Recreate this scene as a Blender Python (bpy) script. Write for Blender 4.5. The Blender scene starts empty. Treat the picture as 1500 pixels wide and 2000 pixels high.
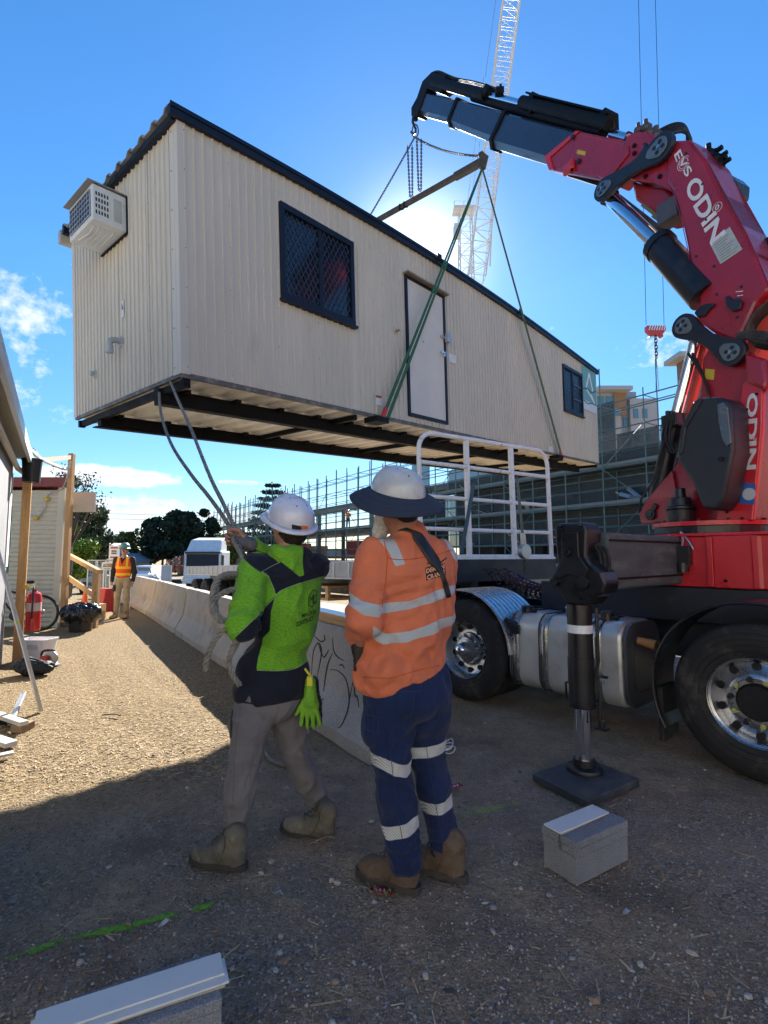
import bpy, bmesh, math, random
import numpy as np
from math import radians as R, sin, cos, pi, sqrt, atan2
from mathutils import Vector, Matrix, noise as mnoise
from mathutils.bvhtree import BVHTree
random.seed(7); RNG = np.random.default_rng(11)
SC = bpy.context.scene; COL = SC.collection
# ------------------------------------------------------------------ camera, sky, sun
F = 1000.0; PIT = R(4.86); CH = 1.5
cd = bpy.data.cameras.new('camera'); cam = bpy.data.objects.new('camera', cd); COL.objects.link(cam)
cam.location = (0, 0, CH); cam.rotation_euler = (R(90) + PIT, 0, 0)
cd.sensor_fit = 'VERTICAL'; cd.sensor_height = 36; cd.sensor_width = 27; cd.lens = 36 * F / 2000
cd.clip_start = .05; cd.clip_end = 3000
SC.camera = cam
SUN_EL = R(31.0); SUN_AZ = R(4.0)          # azimuth clockwise from +Y
sdir = Vector((sin(SUN_AZ) * cos(SUN_EL), cos(SUN_AZ) * cos(SUN_EL), sin(SUN_EL)))
sl = bpy.data.lights.new('sun', 'SUN'); so = bpy.data.objects.new('sun', sl); COL.objects.link(so)
sl.energy = 3.8; sl.angle = R(.5); sl.color = (1, .95, .87)
so.rotation_euler = sdir.to_track_quat('Z', 'Y').to_euler()
so.location = sdir * 50
SC.view_settings.view_transform = 'Standard'; SC.view_settings.look = 'None'
SC.view_settings.gamma = 1; SC.view_settings.use_curve_mapping = False
SC.view_settings.exposure = EXPOSURE = 1.95
SC.cycles.max_bounces = 8; SC.cycles.diffuse_bounces = 4; SC.cycles.glossy_bounces = 4
SC.cycles.transparent_max_bounces = 8; SC.cycles.sample_clamp_indirect = 6
SC.cycles.use_denoising = True
wd = bpy.data.worlds.new('World'); SC.world = wd; wd.use_nodes = True
def ray(px, py):
    x = (px - 750) / F; u = (1000 - py) / F
    return Vector((x, cos(PIT) - u * sin(PIT), u * cos(PIT) + sin(PIT)))
def build_world():
    nt = wd.node_tree; N = nt.nodes; L = nt.links; N.clear()
    out = N.new('ShaderNodeOutputWorld'); bg = N.new('ShaderNodeBackground')
    sky = N.new('ShaderNodeTexSky'); sky.sky_type = 'NISHITA'; sky.sun_disc = False
    sky.sun_elevation = SUN_EL; sky.sun_rotation = SUN_AZ
    sky.air_density = 1.0; sky.dust_density = 0.05; sky.ozone_density = 4.0; sky.altitude = 0
    bg.inputs[1].default_value = .059
    tc = N.new('ShaderNodeTexCoord')
    def vm(op, a, b=None):
        n = N.new('ShaderNodeVectorMath'); n.operation = op
        for i, v in enumerate((a, b)):
            if v is None: continue
            if hasattr(v, 'links'): L.new(v, n.inputs[i])
            else: n.inputs[i].default_value = v
        return n
    def ma(op, a, b=0., c=None):
        n = N.new('ShaderNodeMath'); n.operation = op
        for i, v in enumerate((a, b, c)):
            if v is None: continue
            if hasattr(v, 'links'): L.new(v, n.inputs[i])
            else: n.inputs[i].default_value = v
        return n.outputs[0]
    D = tc.outputs['Generated']
    sep = N.new('ShaderNodeSeparateXYZ'); L.new(D, sep.inputs[0])
    zc = ma('MAXIMUM', sep.outputs[2], .02)
    px = ma('DIVIDE', sep.outputs[0], ma('ADD', zc, .06)); py = ma('DIVIDE', sep.outputs[1], ma('ADD', zc, .06))
    cmb = N.new('ShaderNodeCombineXYZ'); L.new(px, cmb.inputs[0]); L.new(py, cmb.inputs[1])
    n1 = N.new('ShaderNodeTexNoise'); n1.inputs['Scale'].default_value = 2.2; n1.inputs['Detail'].default_value = 12; n1.inputs['Roughness'].default_value = .68
    L.new(cmb.outputs[0], n1.inputs['Vector'])
    n2 = N.new('ShaderNodeTexNoise'); n2.inputs['Scale'].default_value = 30; n2.inputs['Detail'].default_value = 6; n2.inputs['Roughness'].default_value = .6
    L.new(D, n2.inputs['Vector'])
    def blob(p, q, stretch, rad, soft):        # cloud bank around one direction of the sky
        c = ray(p, q).normalized()
        d = vm('SUBTRACT', D, tuple(c)); e = vm('MULTIPLY', d.outputs[0], stretch)
        ln = vm('LENGTH', e.outputs[0])
        return ma('SMOOTH_MIN', 1.0, ma('MAXIMUM', ma('DIVIDE', ma('SUBTRACT', rad, ln.outputs['Value']), soft), 0.), .05)
    banks = [blob(40, 620, (1, 1, 1.25), .17, .16), blob(30, 770, (.8, 1, 2.5), .12, .1), blob(205, 930, (1, 1, 6.5), .155, .06),
             blob(240, 1008, (.8, 1, 3.0), .17, .10), blob(470, 942, (1, 1, 9), .06, .03), blob(1330, 670, (.8, 1, 4.), .17, .12),
             blob(1090, 640, (1, 1, 5), .05, .05), blob(430, 1020, (.5, 1, 3.), .14, .1)]
    g = [1.0, .85, 1.25, 1.1, .9, .62, .6, .9]
    tot = None
    for b, w in zip(banks, g):
        v = ma('MULTIPLY', b, w); tot = v if tot is None else ma('MAXIMUM', tot, v)
    tex = ma('ADD', ma('MULTIPLY', n1.outputs[0], .55), ma('MULTIPLY', n2.outputs[0], .6))
    cv = ma('ADD', tot, ma('MULTIPLY', ma('SUBTRACT', tex, .62), 3.2))
    cv = ma('MULTIPLY', ma('MINIMUM', ma('MAXIMUM', ma('SUBTRACT', cv, .42), 0.), .62), 1.5)
    cv = ma('MULTIPLY', cv, ma('GREATER_THAN', tot, .001))
    # aureole of the veiled sun
    dt = vm('DOT_PRODUCT', D, tuple(sdir)).outputs['Value']; dt = ma('MAXIMUM', dt, 0.)
    glow = ma('ADD', ma('MULTIPLY', ma('POWER', dt, 300.), 7.), ma('MULTIPLY', ma('POWER', dt, 40.), .25))
    hs = N.new('ShaderNodeHueSaturation'); hs.inputs['Saturation'].default_value = 1.22; hs.inputs['Value'].default_value = 1.
    L.new(sky.outputs[0], hs.inputs['Color'])
    mx = N.new('ShaderNodeMixRGB'); L.new(cv, mx.inputs[0]); L.new(hs.outputs[0], mx.inputs[1]); mx.inputs[2].default_value = (5.2, 5.4, 5.7, 1)
    hz = N.new('ShaderNodeMapRange'); hz.inputs['From Min'].default_value = 0.; hz.inputs['From Max'].default_value = .45; hz.inputs['To Min'].default_value = .62; hz.inputs['To Max'].default_value = 1.; L.new(sep.outputs[2], hz.inputs[0]); L.new(hz.outputs[0], hs.inputs['Value'])
    ad = N.new('ShaderNodeMixRGB'); ad.blend_type = 'ADD'; ad.inputs[0].default_value = 1
    gl = vm('SCALE', (1., .97, .92)); L.new(glow, gl.inputs['Scale'])
    L.new(mx.outputs[0], ad.inputs[1]); L.new(gl.outputs[0], ad.inputs[2])
    L.new(ad.outputs[0], bg.inputs[0]); L.new(bg.outputs[0], out.inputs[0])
build_world()
# ------------------------------------------------------------------ geometry from the survey of the photograph
def W(px, py, d):
    r = ray(px, py); return Vector((0, 0, CH)) + r * (d / r.y)
def G(px, py, z=0.):
    r = ray(px, py); return Vector((0, 0, CH)) + r * ((z - CH) / r.z)
def onplane(px, py, P0, n):
    r = ray(px, py); o = Vector((0, 0, CH)); n = Vector(n)
    return o + r * ((Vector(P0) - o).dot(n) / r.dot(n))
def gzn(x, y):        # the street side falls away sooner than the fenced strip
    x = np.asarray(x, float); y = np.asarray(y, float)
    f = lambda a, l: (lambda t: t * t * (3 - 2 * t))(np.clip((y - a) / l, 0, 1)); q = (x + .1) * .845 + (y - 3.84) * .535; q = np.clip((q - .25) / .8, 0, 1)
    return -.75 * (f(14, 18) * (1 - q) + f(7.5, 20) * q)
def gz(x, y): return float(gzn(x, y))
# ------------------------------------------------------------------ object helpers
def tag(o, label=None, cat=None, group=None, kind=None):
    if label: o['label'] = label
    if cat: o['category'] = cat
    if group: o['group'] = group
    if kind: o['kind'] = kind
    return o
def world_mat(o):
    m = o.matrix_basis.copy(); p = o.parent
    while p: m = p.matrix_basis @ m; p = p.parent
    return m
def thing(name, label, cat, loc=(0, 0, 0), rz=0, group=None, mat=None):
    o = bpy.data.objects.new(name, None); COL.objects.link(o); o.empty_display_size = .2
    if mat is not None: o.matrix_basis = mat
    else: o.location = loc; o.rotation_euler = (0, 0, rz)
    return tag(o, label, cat, group)
def kids(o): return [c for c in bpy.data.objects if c.parent == o]
def copy_tree(o, parent=None, label=None):
    c = o.copy(); COL.objects.link(c); c.parent = parent
    if label: c['label'] = label
    for ch in kids(o): copy_tree(ch, c)
    return c
def mesh_obj(name, V, Fc, mat=None, parent=None, world=False, smooth=False, loc=None, mi=None, mats=None, bevel=0, bseg=2, auto=None):
    me = bpy.data.meshes.new(name)
    V = np.asarray(V, dtype=np.float64).reshape(-1, 3)
    o = bpy.data.objects.new(name, me)
    if parent is not None:
        o.parent = parent
        if world:
            M = np.array(world_mat(parent).inverted()); V = V @ M[:3, :3].T + M[:3, 3]
        if loc is not None:
            V = V - np.array(loc); o.location = loc
    elif loc is not None:
        V = V - np.array(loc); o.location = loc
    me.from_pydata(V.tolist(), [], [list(map(int, f)) for f in Fc] if not isinstance(Fc, np.ndarray) else Fc.tolist())
    for m in (mats or ([mat] if mat else [])): me.materials.append(m)
    if mi is not None: me.polygons.foreach_set('material_index', np.asarray(mi, dtype=np.int32))
    if smooth: me.polygons.foreach_set('use_smooth', [True] * len(me.polygons))
    if auto is not None: me.set_sharp_from_angle(angle=R(auto)) if smooth else None
    me.update()
    COL.objects.link(o)
    if bevel:
        b = o.modifiers.new('bevel', 'BEVEL'); b.width = bevel; b.segments = bseg; b.limit_method = 'ANGLE'; b.angle_limit = R(35)
        b.harden_normals = False
    return o
def frame(d, up=(0, 0, 1)):
    d = Vector(d).normalized(); up = Vector(up)
    if abs(d.dot(up)) > .98: up = Vector((0, 1, 0)) if abs(d.y) < .9 else Vector((1, 0, 0))
    x = d.cross(up).normalized(); y = x.cross(d).normalized()
    return x, y, d
class MB:
    def __init__(s): s.v = []; s.f = []; s.m = []; s.k = 0
    def mat(s, k): s.k = k; return s
    def add(s, V, Fc):
        n = len(s.v); s.v += [tuple(p) for p in V]; s.f += [tuple(i + n for i in f) for f in Fc]; s.m += [s.k] * len(Fc)
        return s
    def box(s, c, d, rz=0, M=None):
        c = Vector(c); hx, hy, hz = d[0] / 2, d[1] / 2, d[2] / 2
        Rm = M if M is not None else Matrix.Rotation(rz, 3, 'Z')
        P = [c + Rm @ Vector((a * hx, b * hy, e * hz)) for e in (-1, 1) for a, b in ((-1, -1), (1, -1), (1, 1), (-1, 1))]
        return s.add(P, [(3, 2, 1, 0), (4, 5, 6, 7), (0, 1, 5, 4), (1, 2, 6, 5), (2, 3, 7, 6), (3, 0, 4, 7)])
    def b2(s, lo, hi): 
        lo = Vector(lo); hi = Vector(hi); return s.box((lo + hi) / 2, hi - lo)
    def bar(s, a, b, w, h, up=(0, 0, 1)):
        a = Vector(a); b = Vector(b); x, y, d = frame(b - a, up)
        P = [p + x * (i * w / 2) + y * (j * h / 2) for p in (a, b) for i, j in ((-1, -1), (1, -1), (1, 1), (-1, 1))]
        return s.add(P, [(0, 1, 2, 3), (7, 6, 5, 4), (0, 4, 5, 1), (1, 5, 6, 2), (2, 6, 7, 3), (3, 7, 4, 0)])
    def cyl(s, a, b, r1, r2=None, n=14, caps=True):
        r2 = r1 if r2 is None else r2; a = Vector(a); b = Vector(b); x, y, d = frame(b - a)
        P = [p + x * (r * cos(2 * pi * i / n)) + y * (r * sin(2 * pi * i / n)) for p, r in ((a, r1), (b, r2)) for i in range(n)]
        Fc = [(i, (i + 1) % n, n + (i + 1) % n, n + i) for i in range(n)]
        if caps: Fc += [tuple(range(n - 1, -1, -1)), tuple(range(n, 2 * n))]
        return s.add(P, Fc)
    def tube(s, pts, r, n=8, closed=False, radii=None):
        pts = [Vector(p) for p in pts]; m = len(pts); P = []; x = None
        for i, p in enumerate(pts):
            if closed: d = pts[(i + 1) % m] - pts[i - 1]
            else: d = pts[min(i + 1, m - 1)] - pts[max(i - 1, 0)]
            d.normalize()
            if x is None: x, y, _ = frame(d)
            else: x = (x - d * x.dot(d)).normalized(); y = x.cross(d) * -1 if False else d.cross(x)
            y = d.cross(x)
            rr = radii[i] if radii else r
            P += [p + x * (rr * cos(2 * pi * j / n)) + y * (rr * sin(2 * pi * j / n)) for j in range(n)]
        Fc = []
        for i in range(m if closed else m - 1):
            a = i * n; b = ((i + 1) % m) * n
            Fc += [(a + j, a + (j + 1) % n, b + (j + 1) % n, b + j) for j in range(n)]
        if not closed: Fc += [tuple(range(n - 1, -1, -1)), tuple(range((m - 1) * n, m * n))]
        return s.add(P, Fc)
    def prism(s, outline, z0, z1, M=None):
        """outline: list of (x, y); extruded along z in frame M (4x4)."""
        n = len(outline)
        ar = sum(outline[i][0] * outline[(i + 1) % n][1] - outline[(i + 1) % n][0] * outline[i][1] for i in range(n))
        if ar < 0: outline = outline[::-1]
        if z1 < z0: z0, z1 = z1, z0
        P = [Vector((x, y, z0)) for x, y in outline] + [Vector((x, y, z1)) for x, y in outline]
        if M is not None: P = [M @ p for p in P]
        Fc = [(i, (i + 1) % n, n + (i + 1) % n, n + i) for i in range(n)] + [tuple(range(n - 1, -1, -1)), tuple(range(n, 2 * n))]
        return s.add(P, Fc)
    def lathe(s, prof, o=(0, 0, 0), ax=(0, 0, 1), n=32, closed=False):
        """prof: list of (r, h) along axis."""
        o = Vector(o); x, y, d = frame(ax); m = len(prof)
        P = [o + d * h + x * (r * cos(2 * pi * j / n)) + y * (r * sin(2 * pi * j / n)) for r, h in prof for j in range(n)]
        Fc = []
        for i in range(m if closed else m - 1):
            a = i * n; b = ((i + 1) % m) * n
            Fc += [(a + j, a + (j + 1) % n, b + (j + 1) % n, b + j) for j in range(n)]
        return s.add(P, Fc)
    def sphere(s, c, r, n=12, m=8, sc=(1, 1, 1)):
        c = Vector(c); P = [c + Vector((0, 0, -r * sc[2]))]
        for i in range(1, m):
            t = pi * i / m - pi / 2
            P += [c + Vector((r * cos(t) * cos(2 * pi * j / n) * sc[0], r * cos(t) * sin(2 * pi * j / n) * sc[1], r * sin(t) * sc[2])) for j in range(n)]
        P.append(c + Vector((0, 0, r * sc[2]))); Fc = [(0, 1 + (j + 1) % n, 1 + j) for j in range(n)]
        for i in range(m - 2):
            a = 1 + i * n; b = a + n
            Fc += [(a + j, a + (j + 1) % n, b + (j + 1) % n, b + j) for j in range(n)]
        t = len(P) - 1; a = 1 + (m - 2) * n
        Fc += [(a + j, a + (j + 1) % n, t) for j in range(n)]
        return s.add(P, Fc)
    def build(s, name, mat, parent=None, world=False, smooth=False, bevel=0, loc=None, bseg=2, auto=40, label=None):
        mats = mat if isinstance(mat, (list, tuple)) else [mat]
        o = mesh_obj(name, s.v, s.f, parent=parent, world=world, smooth=smooth, bevel=bevel, bseg=bseg, loc=loc, mats=mats, mi=s.m if len(mats) > 1 else None, auto=auto)
        if label: o['label'] = label
        return o
# ------------------------------------------------------------------ materials
MATS = {}
def M(name, col, rough=.6, metal=0., var=.12, vs=6., bump=0., bs=80., dirt=None, coat=0., spec=.5, stretch=None, fine=0.):
    if name in MATS: return MATS[name]
    m = bpy.data.materials.new(name); m.use_nodes = True; nt = m.node_tree; N = nt.nodes; L = nt.links
    b = N['Principled BSDF']; b.inputs['Metallic'].default_value = metal; b.inputs['Specular IOR Level'].default_value = spec
    b.inputs['Coat Weight'].default_value = coat; b.inputs['Coat Roughness'].default_value = .08
    tc = N.new('ShaderNodeTexCoord'); mp = N.new('ShaderNodeMapping'); L.new(tc.outputs['Object'], mp.inputs[0])
    if stretch: mp.inputs['Scale'].default_value = stretch
    n = N.new('ShaderNodeTexNoise'); n.inputs['Scale'].default_value = vs; n.inputs['Detail'].default_value = 8; n.inputs['Roughness'].default_value = .62
    L.new(mp.outputs[0], n.inputs['Vector'])
    rp = N.new('ShaderNodeMapRange'); rp.inputs['From Min'].default_value = .3; rp.inputs['From Max'].default_value = .7
    rp.inputs['To Min'].default_value = 1 - var; rp.inputs['To Max'].default_value = 1 + var; L.new(n.outputs[0], rp.inputs[0])
    v = N.new('ShaderNodeVectorMath'); v.operation = 'SCALE'; v.inputs[0].default_value = col[:3]; L.new(rp.outputs[0], v.inputs['Scale'])
    c = v.outputs[0]
    if fine:
        nf = N.new('ShaderNodeTexNoise'); nf.inputs['Scale'].default_value = bs; nf.inputs['Detail'].default_value = 3; L.new(mp.outputs[0], nf.inputs['Vector'])
        r2 = N.new('ShaderNodeMapRange'); r2.inputs['From Min'].default_value = .35; r2.inputs['From Max'].default_value = .65
        r2.inputs['To Min'].default_value = 1 - fine; r2.inputs['To Max'].default_value = 1 + fine; L.new(nf.outputs[0], r2.inputs[0])
        v2 = N.new('ShaderNodeVectorMath'); v2.operation = 'SCALE'; L.new(c, v2.inputs[0]); L.new(r2.outputs[0], v2.inputs['Scale']); c = v2.outputs[0]
    if dirt:
        dc, ds, th, amt = dirt
        n2 = N.new('ShaderNodeTexNoise'); n2.inputs['Scale'].default_value = ds; n2.inputs['Detail'].default_value = 10; n2.inputs['Roughness'].default_value = .7
        L.new(mp.outputs[0], n2.inputs['Vector'])
        r = N.new('ShaderNodeMapRange'); r.inputs['From Min'].default_value = th; r.inputs['From Max'].default_value = th + .12
        r.inputs['To Max'].default_value = amt; L.new(n2.outputs[0], r.inputs[0])
        mx = N.new('ShaderNodeMixRGB'); L.new(r.outputs[0], mx.inputs[0]); L.new(c, mx.inputs[1]); mx.inputs[2].default_value = (*dc, 1); c = mx.outputs[0]
    L.new(c, b.inputs['Base Color'])
    r = N.new('ShaderNodeMapRange'); r.inputs['To Min'].default_value = max(.02, rough - .12); r.inputs['To Max'].default_value = min(1, rough + .12)
    r.inputs['From Min'].default_value = .3; r.inputs['From Max'].default_value = .7
    L.new(n.outputs[0], r.inputs[0]); L.new(r.outputs[0], b.inputs['Roughness'])
    if bump:
        nb = N.new('ShaderNodeTexNoise'); nb.inputs['Scale'].default_value = bs; nb.inputs['Detail'].default_value = 6; L.new(mp.outputs[0], nb.inputs['Vector'])
        bm = N.new('ShaderNodeBump'); bm.inputs['Strength'].default_value = bump; bm.inputs['Distance'].default_value = .01
        L.new(nb.outputs[0], bm.inputs['Height']); L.new(bm.outputs[0], b.inputs['Normal'])
    MATS[name] = m; return m
# numpy value noise
def vnoise(P, scale, seed=0):
    P = np.asarray(P, dtype=np.float64) * scale + 1000.37; I = np.floor(P).astype(np.int64); f = P - I; f = f * f * (3 - 2 * f)
    def h(a, b, c):
        n = (a * 73856093) ^ (b * 19349663) ^ (c * 83492791) ^ (seed * 2654435761)
        n = (n ^ (n >> 13)) * 1274126177 & 0x7fffffff
        n = (n ^ (n >> 15)) & 0xffff
        return n / 32767.5 - 1
    x, y, z = I[:, 0], I[:, 1], I[:, 2]; r = 0
    for a in (0, 1):
        for b in (0, 1):
            for c in (0, 1):
                w = (f[:, 0] if a else 1 - f[:, 0]) * (f[:, 1] if b else 1 - f[:, 1]) * (f[:, 2] if c else 1 - f[:, 2])
                r = r + w * h(x + a, y + b, z + c)
    return r
def fbm(P, scale, octv=4, seed=0):
    r = 0; a = 1.
    for i in range(octv): r = r + a * vnoise(P, scale * 2 ** i, seed + i * 17); a *= .5
    return r / 2
def text_mesh(txt, size=1., extrude=.002, space=1., bold=0., shear=0., align='CENTER'):
    cu = bpy.data.curves.new('text', 'FONT'); cu.body = txt; cu.size = size; cu.extrude = extrude; cu.align_x = align; cu.align_y = 'CENTER'
    cu.space_character = space; cu.offset = bold; cu.shear = shear; cu.resolution_u = 4
    ob = bpy.data.objects.new('text', cu); COL.objects.link(ob)
    dg = bpy.context.evaluated_depsgraph_get(); me = ob.evaluated_get(dg).to_mesh()
    V = np.array([v.co[:] for v in me.vertices]); Fc = [tuple(p.vertices) for p in me.polygons]
    ob.evaluated_get(dg).to_mesh_clear(); bpy.data.objects.remove(ob); bpy.data.curves.remove(cu)
    return V, Fc
def lettering(txt, M4, mat, parent, size, name='lettering', world=True, **k):
    V, Fc = text_mesh(txt, size, **k)
    m = np.array(M4); V = V @ m[:3, :3].T + m[:3, 3]
    return mesh_obj(name, V, Fc, mat, parent, world=world)
def catenary(a, b, sag, n=16):
    a = Vector(a); b = Vector(b)
    return [a.lerp(b, i / n) - Vector((0, 0, sag * 4 * (i / n) * (1 - i / n))) for i in range(n + 1)]
def spline(pts, n=8):
    pts = [Vector(p) for p in pts]; P = [pts[0]] + pts + [pts[-1]]; out = []
    for i in range(1, len(P) - 2):
        p0, p1, p2, p3 = P[i - 1:i + 3]
        for k in range(n):
            t = k / n
            out.append(.5 * ((2 * p1) + (p2 - p0) * t + (2 * p0 - 5 * p1 + 4 * p2 - p3) * t * t + (3 * p1 - p0 - 3 * p2 + p3) * t ** 3))
    return out + [pts[-1]]
def rope_mb(mb, pts, r, strands=3, pitch=.09, step=.012):
    """laid rope: strands twisted round a path"""
    pts = [Vector(p) for p in pts]; d = [0]
    for a, b in zip(pts, pts[1:]): d.append(d[-1] + (b - a).length)
    n = max(4, int(d[-1] / step)); Q = []
    j = 0
    for i in range(n + 1):
        s = d[-1] * i / n
        while j < len(d) - 2 and d[j + 1] < s: j += 1
        Q.append(pts[j].lerp(pts[j + 1], (s - d[j]) / max(1e-6, d[j + 1] - d[j])))
    for k in range(strands):
        C = []; x = None
        for i, p in enumerate(Q):
            t = (Q[min(i + 1, n)] - Q[max(i - 1, 0)]).normalized()
            if x is None: x, y, _ = frame(t)
            else: x = (x - t * x.dot(t)).normalized()
            y = t.cross(x); a = 2 * pi * (i * d[-1] / n / pitch + k / strands)
            C.append(p + (x * cos(a) + y * sin(a)) * r * .60)
        mb.tube(C, r * .54, n=6)
    return mb
def chain_mb(mb, pts, link=.05, wire=.006, w=.03):
    pts = [Vector(p) for p in pts]; d = [0]
    for a, b in zip(pts, pts[1:]): d.append(d[-1] + (b - a).length)
    n = max(2, int(d[-1] / (link * .72))); j = 0
    for i in range(n):
        s = d[-1] * (i + .5) / n
        while j < len(d) - 2 and d[j + 1] < s: j += 1
        p = pts[j].lerp(pts[j + 1], (s - d[j]) / max(1e-6, d[j + 1] - d[j])); t = (pts[j + 1] - pts[j]).normalized()
        x, y, _ = frame(t); q = x if i % 2 else y
        hl = link / 2 - w / 2; L = []
        for a in range(10):
            an = 2 * pi * a / 10; L.append(p + t * (hl * (1 if cos(an) > 0 else -1) + w / 2 * cos(an)) + q * (w / 2 * sin(an)))
        mb.tube(L, wire, n=5, closed=True)
    return mb
# shared materials
m_black = M('black_paint', (.012, .013, .016), .38, var=.3, dirt=((.12, .1, .08), 5, .58, .35))
m_rubber = M('rubber', (.014, .014, .015), .75, var=.3, bump=.25, bs=120, dirt=((.11, .095, .08), 4, .52, .5))
m_steel = M('steel', (.42, .43, .45), .35, 1., var=.15)
m_chrome = M('chrome', (.75, .77, .8), .08, 1., var=.05)
m_zinc = M('galvanised', (.45, .47, .48), .45, .8, var=.2, vs=20)
m_white = M('white_paint', (.78, .78, .77), .45, var=.08, dirt=((.22, .13, .08), 11, .57, .85))
m_timber = M('timber', (.50, .28, .11), .7, var=.25, vs=3, stretch=(8, 8, 1), fine=.15, bs=50, bump=.2)
m_timberx = M('timber_lying', (.50, .30, .13), .7, var=.25, vs=3, stretch=(1, 9, 9), fine=.15, bs=50, bump=.2)
m_concrete = M('concrete', (.40, .37, .32), .85, var=.16, vs=3, bump=.5, bs=60, fine=.1, dirt=((.19, .16, .13), 2.2, .56, .6))
m_red = M('red_paint', (.33, .012, .026), .32, var=.15, vs=3, coat=.3, dirt=((.10, .022, .028), 20, .60, .85))
m_rope = M('rope_fibre', (.27, .25, .215), .9, var=.35, vs=30, bump=.5, bs=300)
# ================================================================== GROUND
def ground_mat():
    m = bpy.data.materials.new('site_ground'); m.use_nodes = True; nt = m.node_tree; N = nt.nodes; L = nt.links; b = N['Principled BSDF']
    tc = N.new('ShaderNodeTexCoord'); O = tc.outputs['Object']
    def nz(s, d=8, r=.62, vec=O):
        n = N.new('ShaderNodeTexNoise'); n.inputs['Scale'].default_value = s; n.inputs['Detail'].default_value = d; n.inputs['Roughness'].default_value = r; L.new(vec, n.inputs['Vector']); return n.outputs[0]
    def mr(v, a, c, lo=0., hi=1.):
        n = N.new('ShaderNodeMapRange'); n.inputs['From Min'].default_value = a; n.inputs['From Max'].default_value = c; n.inputs['To Min'].default_value = lo; n.inputs['To Max'].default_value = hi; L.new(v, n.inputs[0]); return n.outputs[0]
    def ma(op, a, b_=0.):
        n = N.new('ShaderNodeMath'); n.operation = op
        for i, v in enumerate((a, b_)):
            if hasattr(v, 'links'): L.new(v, n.inputs[i])
            else: n.inputs[i].default_value = v
        return n.outputs[0]
    def mix(f, a, c, bt='MIX'):
        n = N.new('ShaderNodeMixRGB'); n.blend_type = bt; L.new(f, n.inputs[0]) if hasattr(f, 'links') else setattr(n.inputs[0], 'default_value', f)
        for i, v in ((1, a), (2, c)):
            if hasattr(v, 'links'): L.new(v, n.inputs[i])
            else: n.inputs[i].default_value = (*v, 1)
        return n.outputs[0]
    sx = N.new('ShaderNodeSeparateXYZ'); L.new(O, sx.inputs[0])
    big = nz(.55, 5); mid = nz(3.5, 8); fine = nz(28, 10, .7); vf = nz(90, 4, .7)
    vor = N.new('ShaderNodeTexVoronoi'); vor.inputs['Scale'].default_value = 85; L.new(O, vor.inputs['Vector'])
    vor2 = N.new('ShaderNodeTexVoronoi'); vor2.inputs['Scale'].default_value = 26; L.new(O, vor2.inputs['Vector'])
    gravel = mix(mr(vor.outputs['Color'], .15, .85), (.12, .107, .09), (.52, .465, .40))
    gravel = mix(mr(fine, .42, .6), gravel, (.31, .245, .18))
    dirt = mix(mr(mid, .35, .65), (.33, .245, .165), (.50, .39, .275)); dirt = mix(mr(fine, .45, .62, 0, .6), dirt, (.20, .155, .11))
    # chips of bark and straw strewn over the fenced strip
    mp = N.new('ShaderNodeMapping'); mp.inputs['Scale'].default_value = (30, 75, 30); mp.inputs['Rotation'].default_value = (0, 0, .5); L.new(O, mp.inputs[0])
    mp2 = N.new('ShaderNodeMapping'); mp2.inputs['Scale'].default_value = (75, 24, 30); mp2.inputs['Rotation'].default_value = (0, 0, .3); L.new(O, mp2.inputs[0])
    s1 = nz(1, 4, .6, mp.outputs[0]); s2 = nz(1, 4, .6, mp2.outputs[0])
    straw = mix(mr(s1, .38, .62), (.15, .10, .05), (.40, .285, .145)); straw = mix(mr(s2, .5, .66), straw, (.50, .37, .20)); straw = mix(mr(fine, .6, .72, 0, .55), straw, (.16, .11, .07))
    # blend factor: strip left of the barriers and beyond 3 m
    f = ma('ADD', ma('MULTIPLY', sx.outputs[1], .5), ma('MULTIPLY', sx.outputs[0], -.42)); f = ma('ADD', f, ma('MULTIPLY', ma('SUBTRACT', big, .5), 1.1)); f = ma('ADD', f, ma('MULTIPLY', ma('SUBTRACT', fine, .5), 1.0))
    fac = mr(f, 2.05, 2.65)
    gd = mix(mr(ma('ADD', ma('MULTIPLY', big, .7), ma('MULTIPLY', mid, .5)), (.50), .64), gravel, dirt)
    # compacted clay toward the truck
    far = mr(sx.outputs[1], 2.6, 4.5); gd = mix(ma('MULTIPLY', far, .75), gd, dirt); st = nz(1.3, 6, .55); gd = mix(mr(st, .56, .66, 0, .55), gd, (.15, .115, .085)); gd = mix(mr(st, .34, .42, .45, 0), gd, (.38, .33, .27))
    c = mix(fac, gd, straw)
    sp = mr(vf, .66, .74); c = mix(ma('MULTIPLY', sp, .5), c, (.5, .48, .44))
    L.new(c, b.inputs['Base Color']); b.inputs['Roughness'].default_value = .93; b.inputs['Specular IOR Level'].default_value = .25
    h = ma('ADD', ma('MULTIPLY', fine, .9), ma('MULTIPLY', vf, .5)); h = ma('ADD', h, ma('MULTIPLY', vor.outputs['Distance'], -.5)); h = ma('ADD', h, ma('MULTIPLY', s1, .5)); h = ma('ADD', h, ma('MULTIPLY', vor2.outputs['Distance'], -.4))
    bm = N.new('ShaderNodeBump'); bm.inputs['Strength'].default_value = 1.; bm.inputs['Distance'].default_value = .03; L.new(h, bm.inputs['Height']); L.new(bm.outputs[0], b.inputs['Normal'])
    return m
M_GROUND = ground_mat()
def axis(lo, hi, fine_lo, fine_hi, h):
    a = list(np.arange(fine_lo, fine_hi + 1e-6, h)); s = h; x = fine_hi
    while x < hi: s *= 1.25; x += s; a.append(x)
    s = h; x = fine_lo
    while x > lo: s *= 1.25; x -= s; a.insert(0, x)
    return np.array(a)
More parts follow.
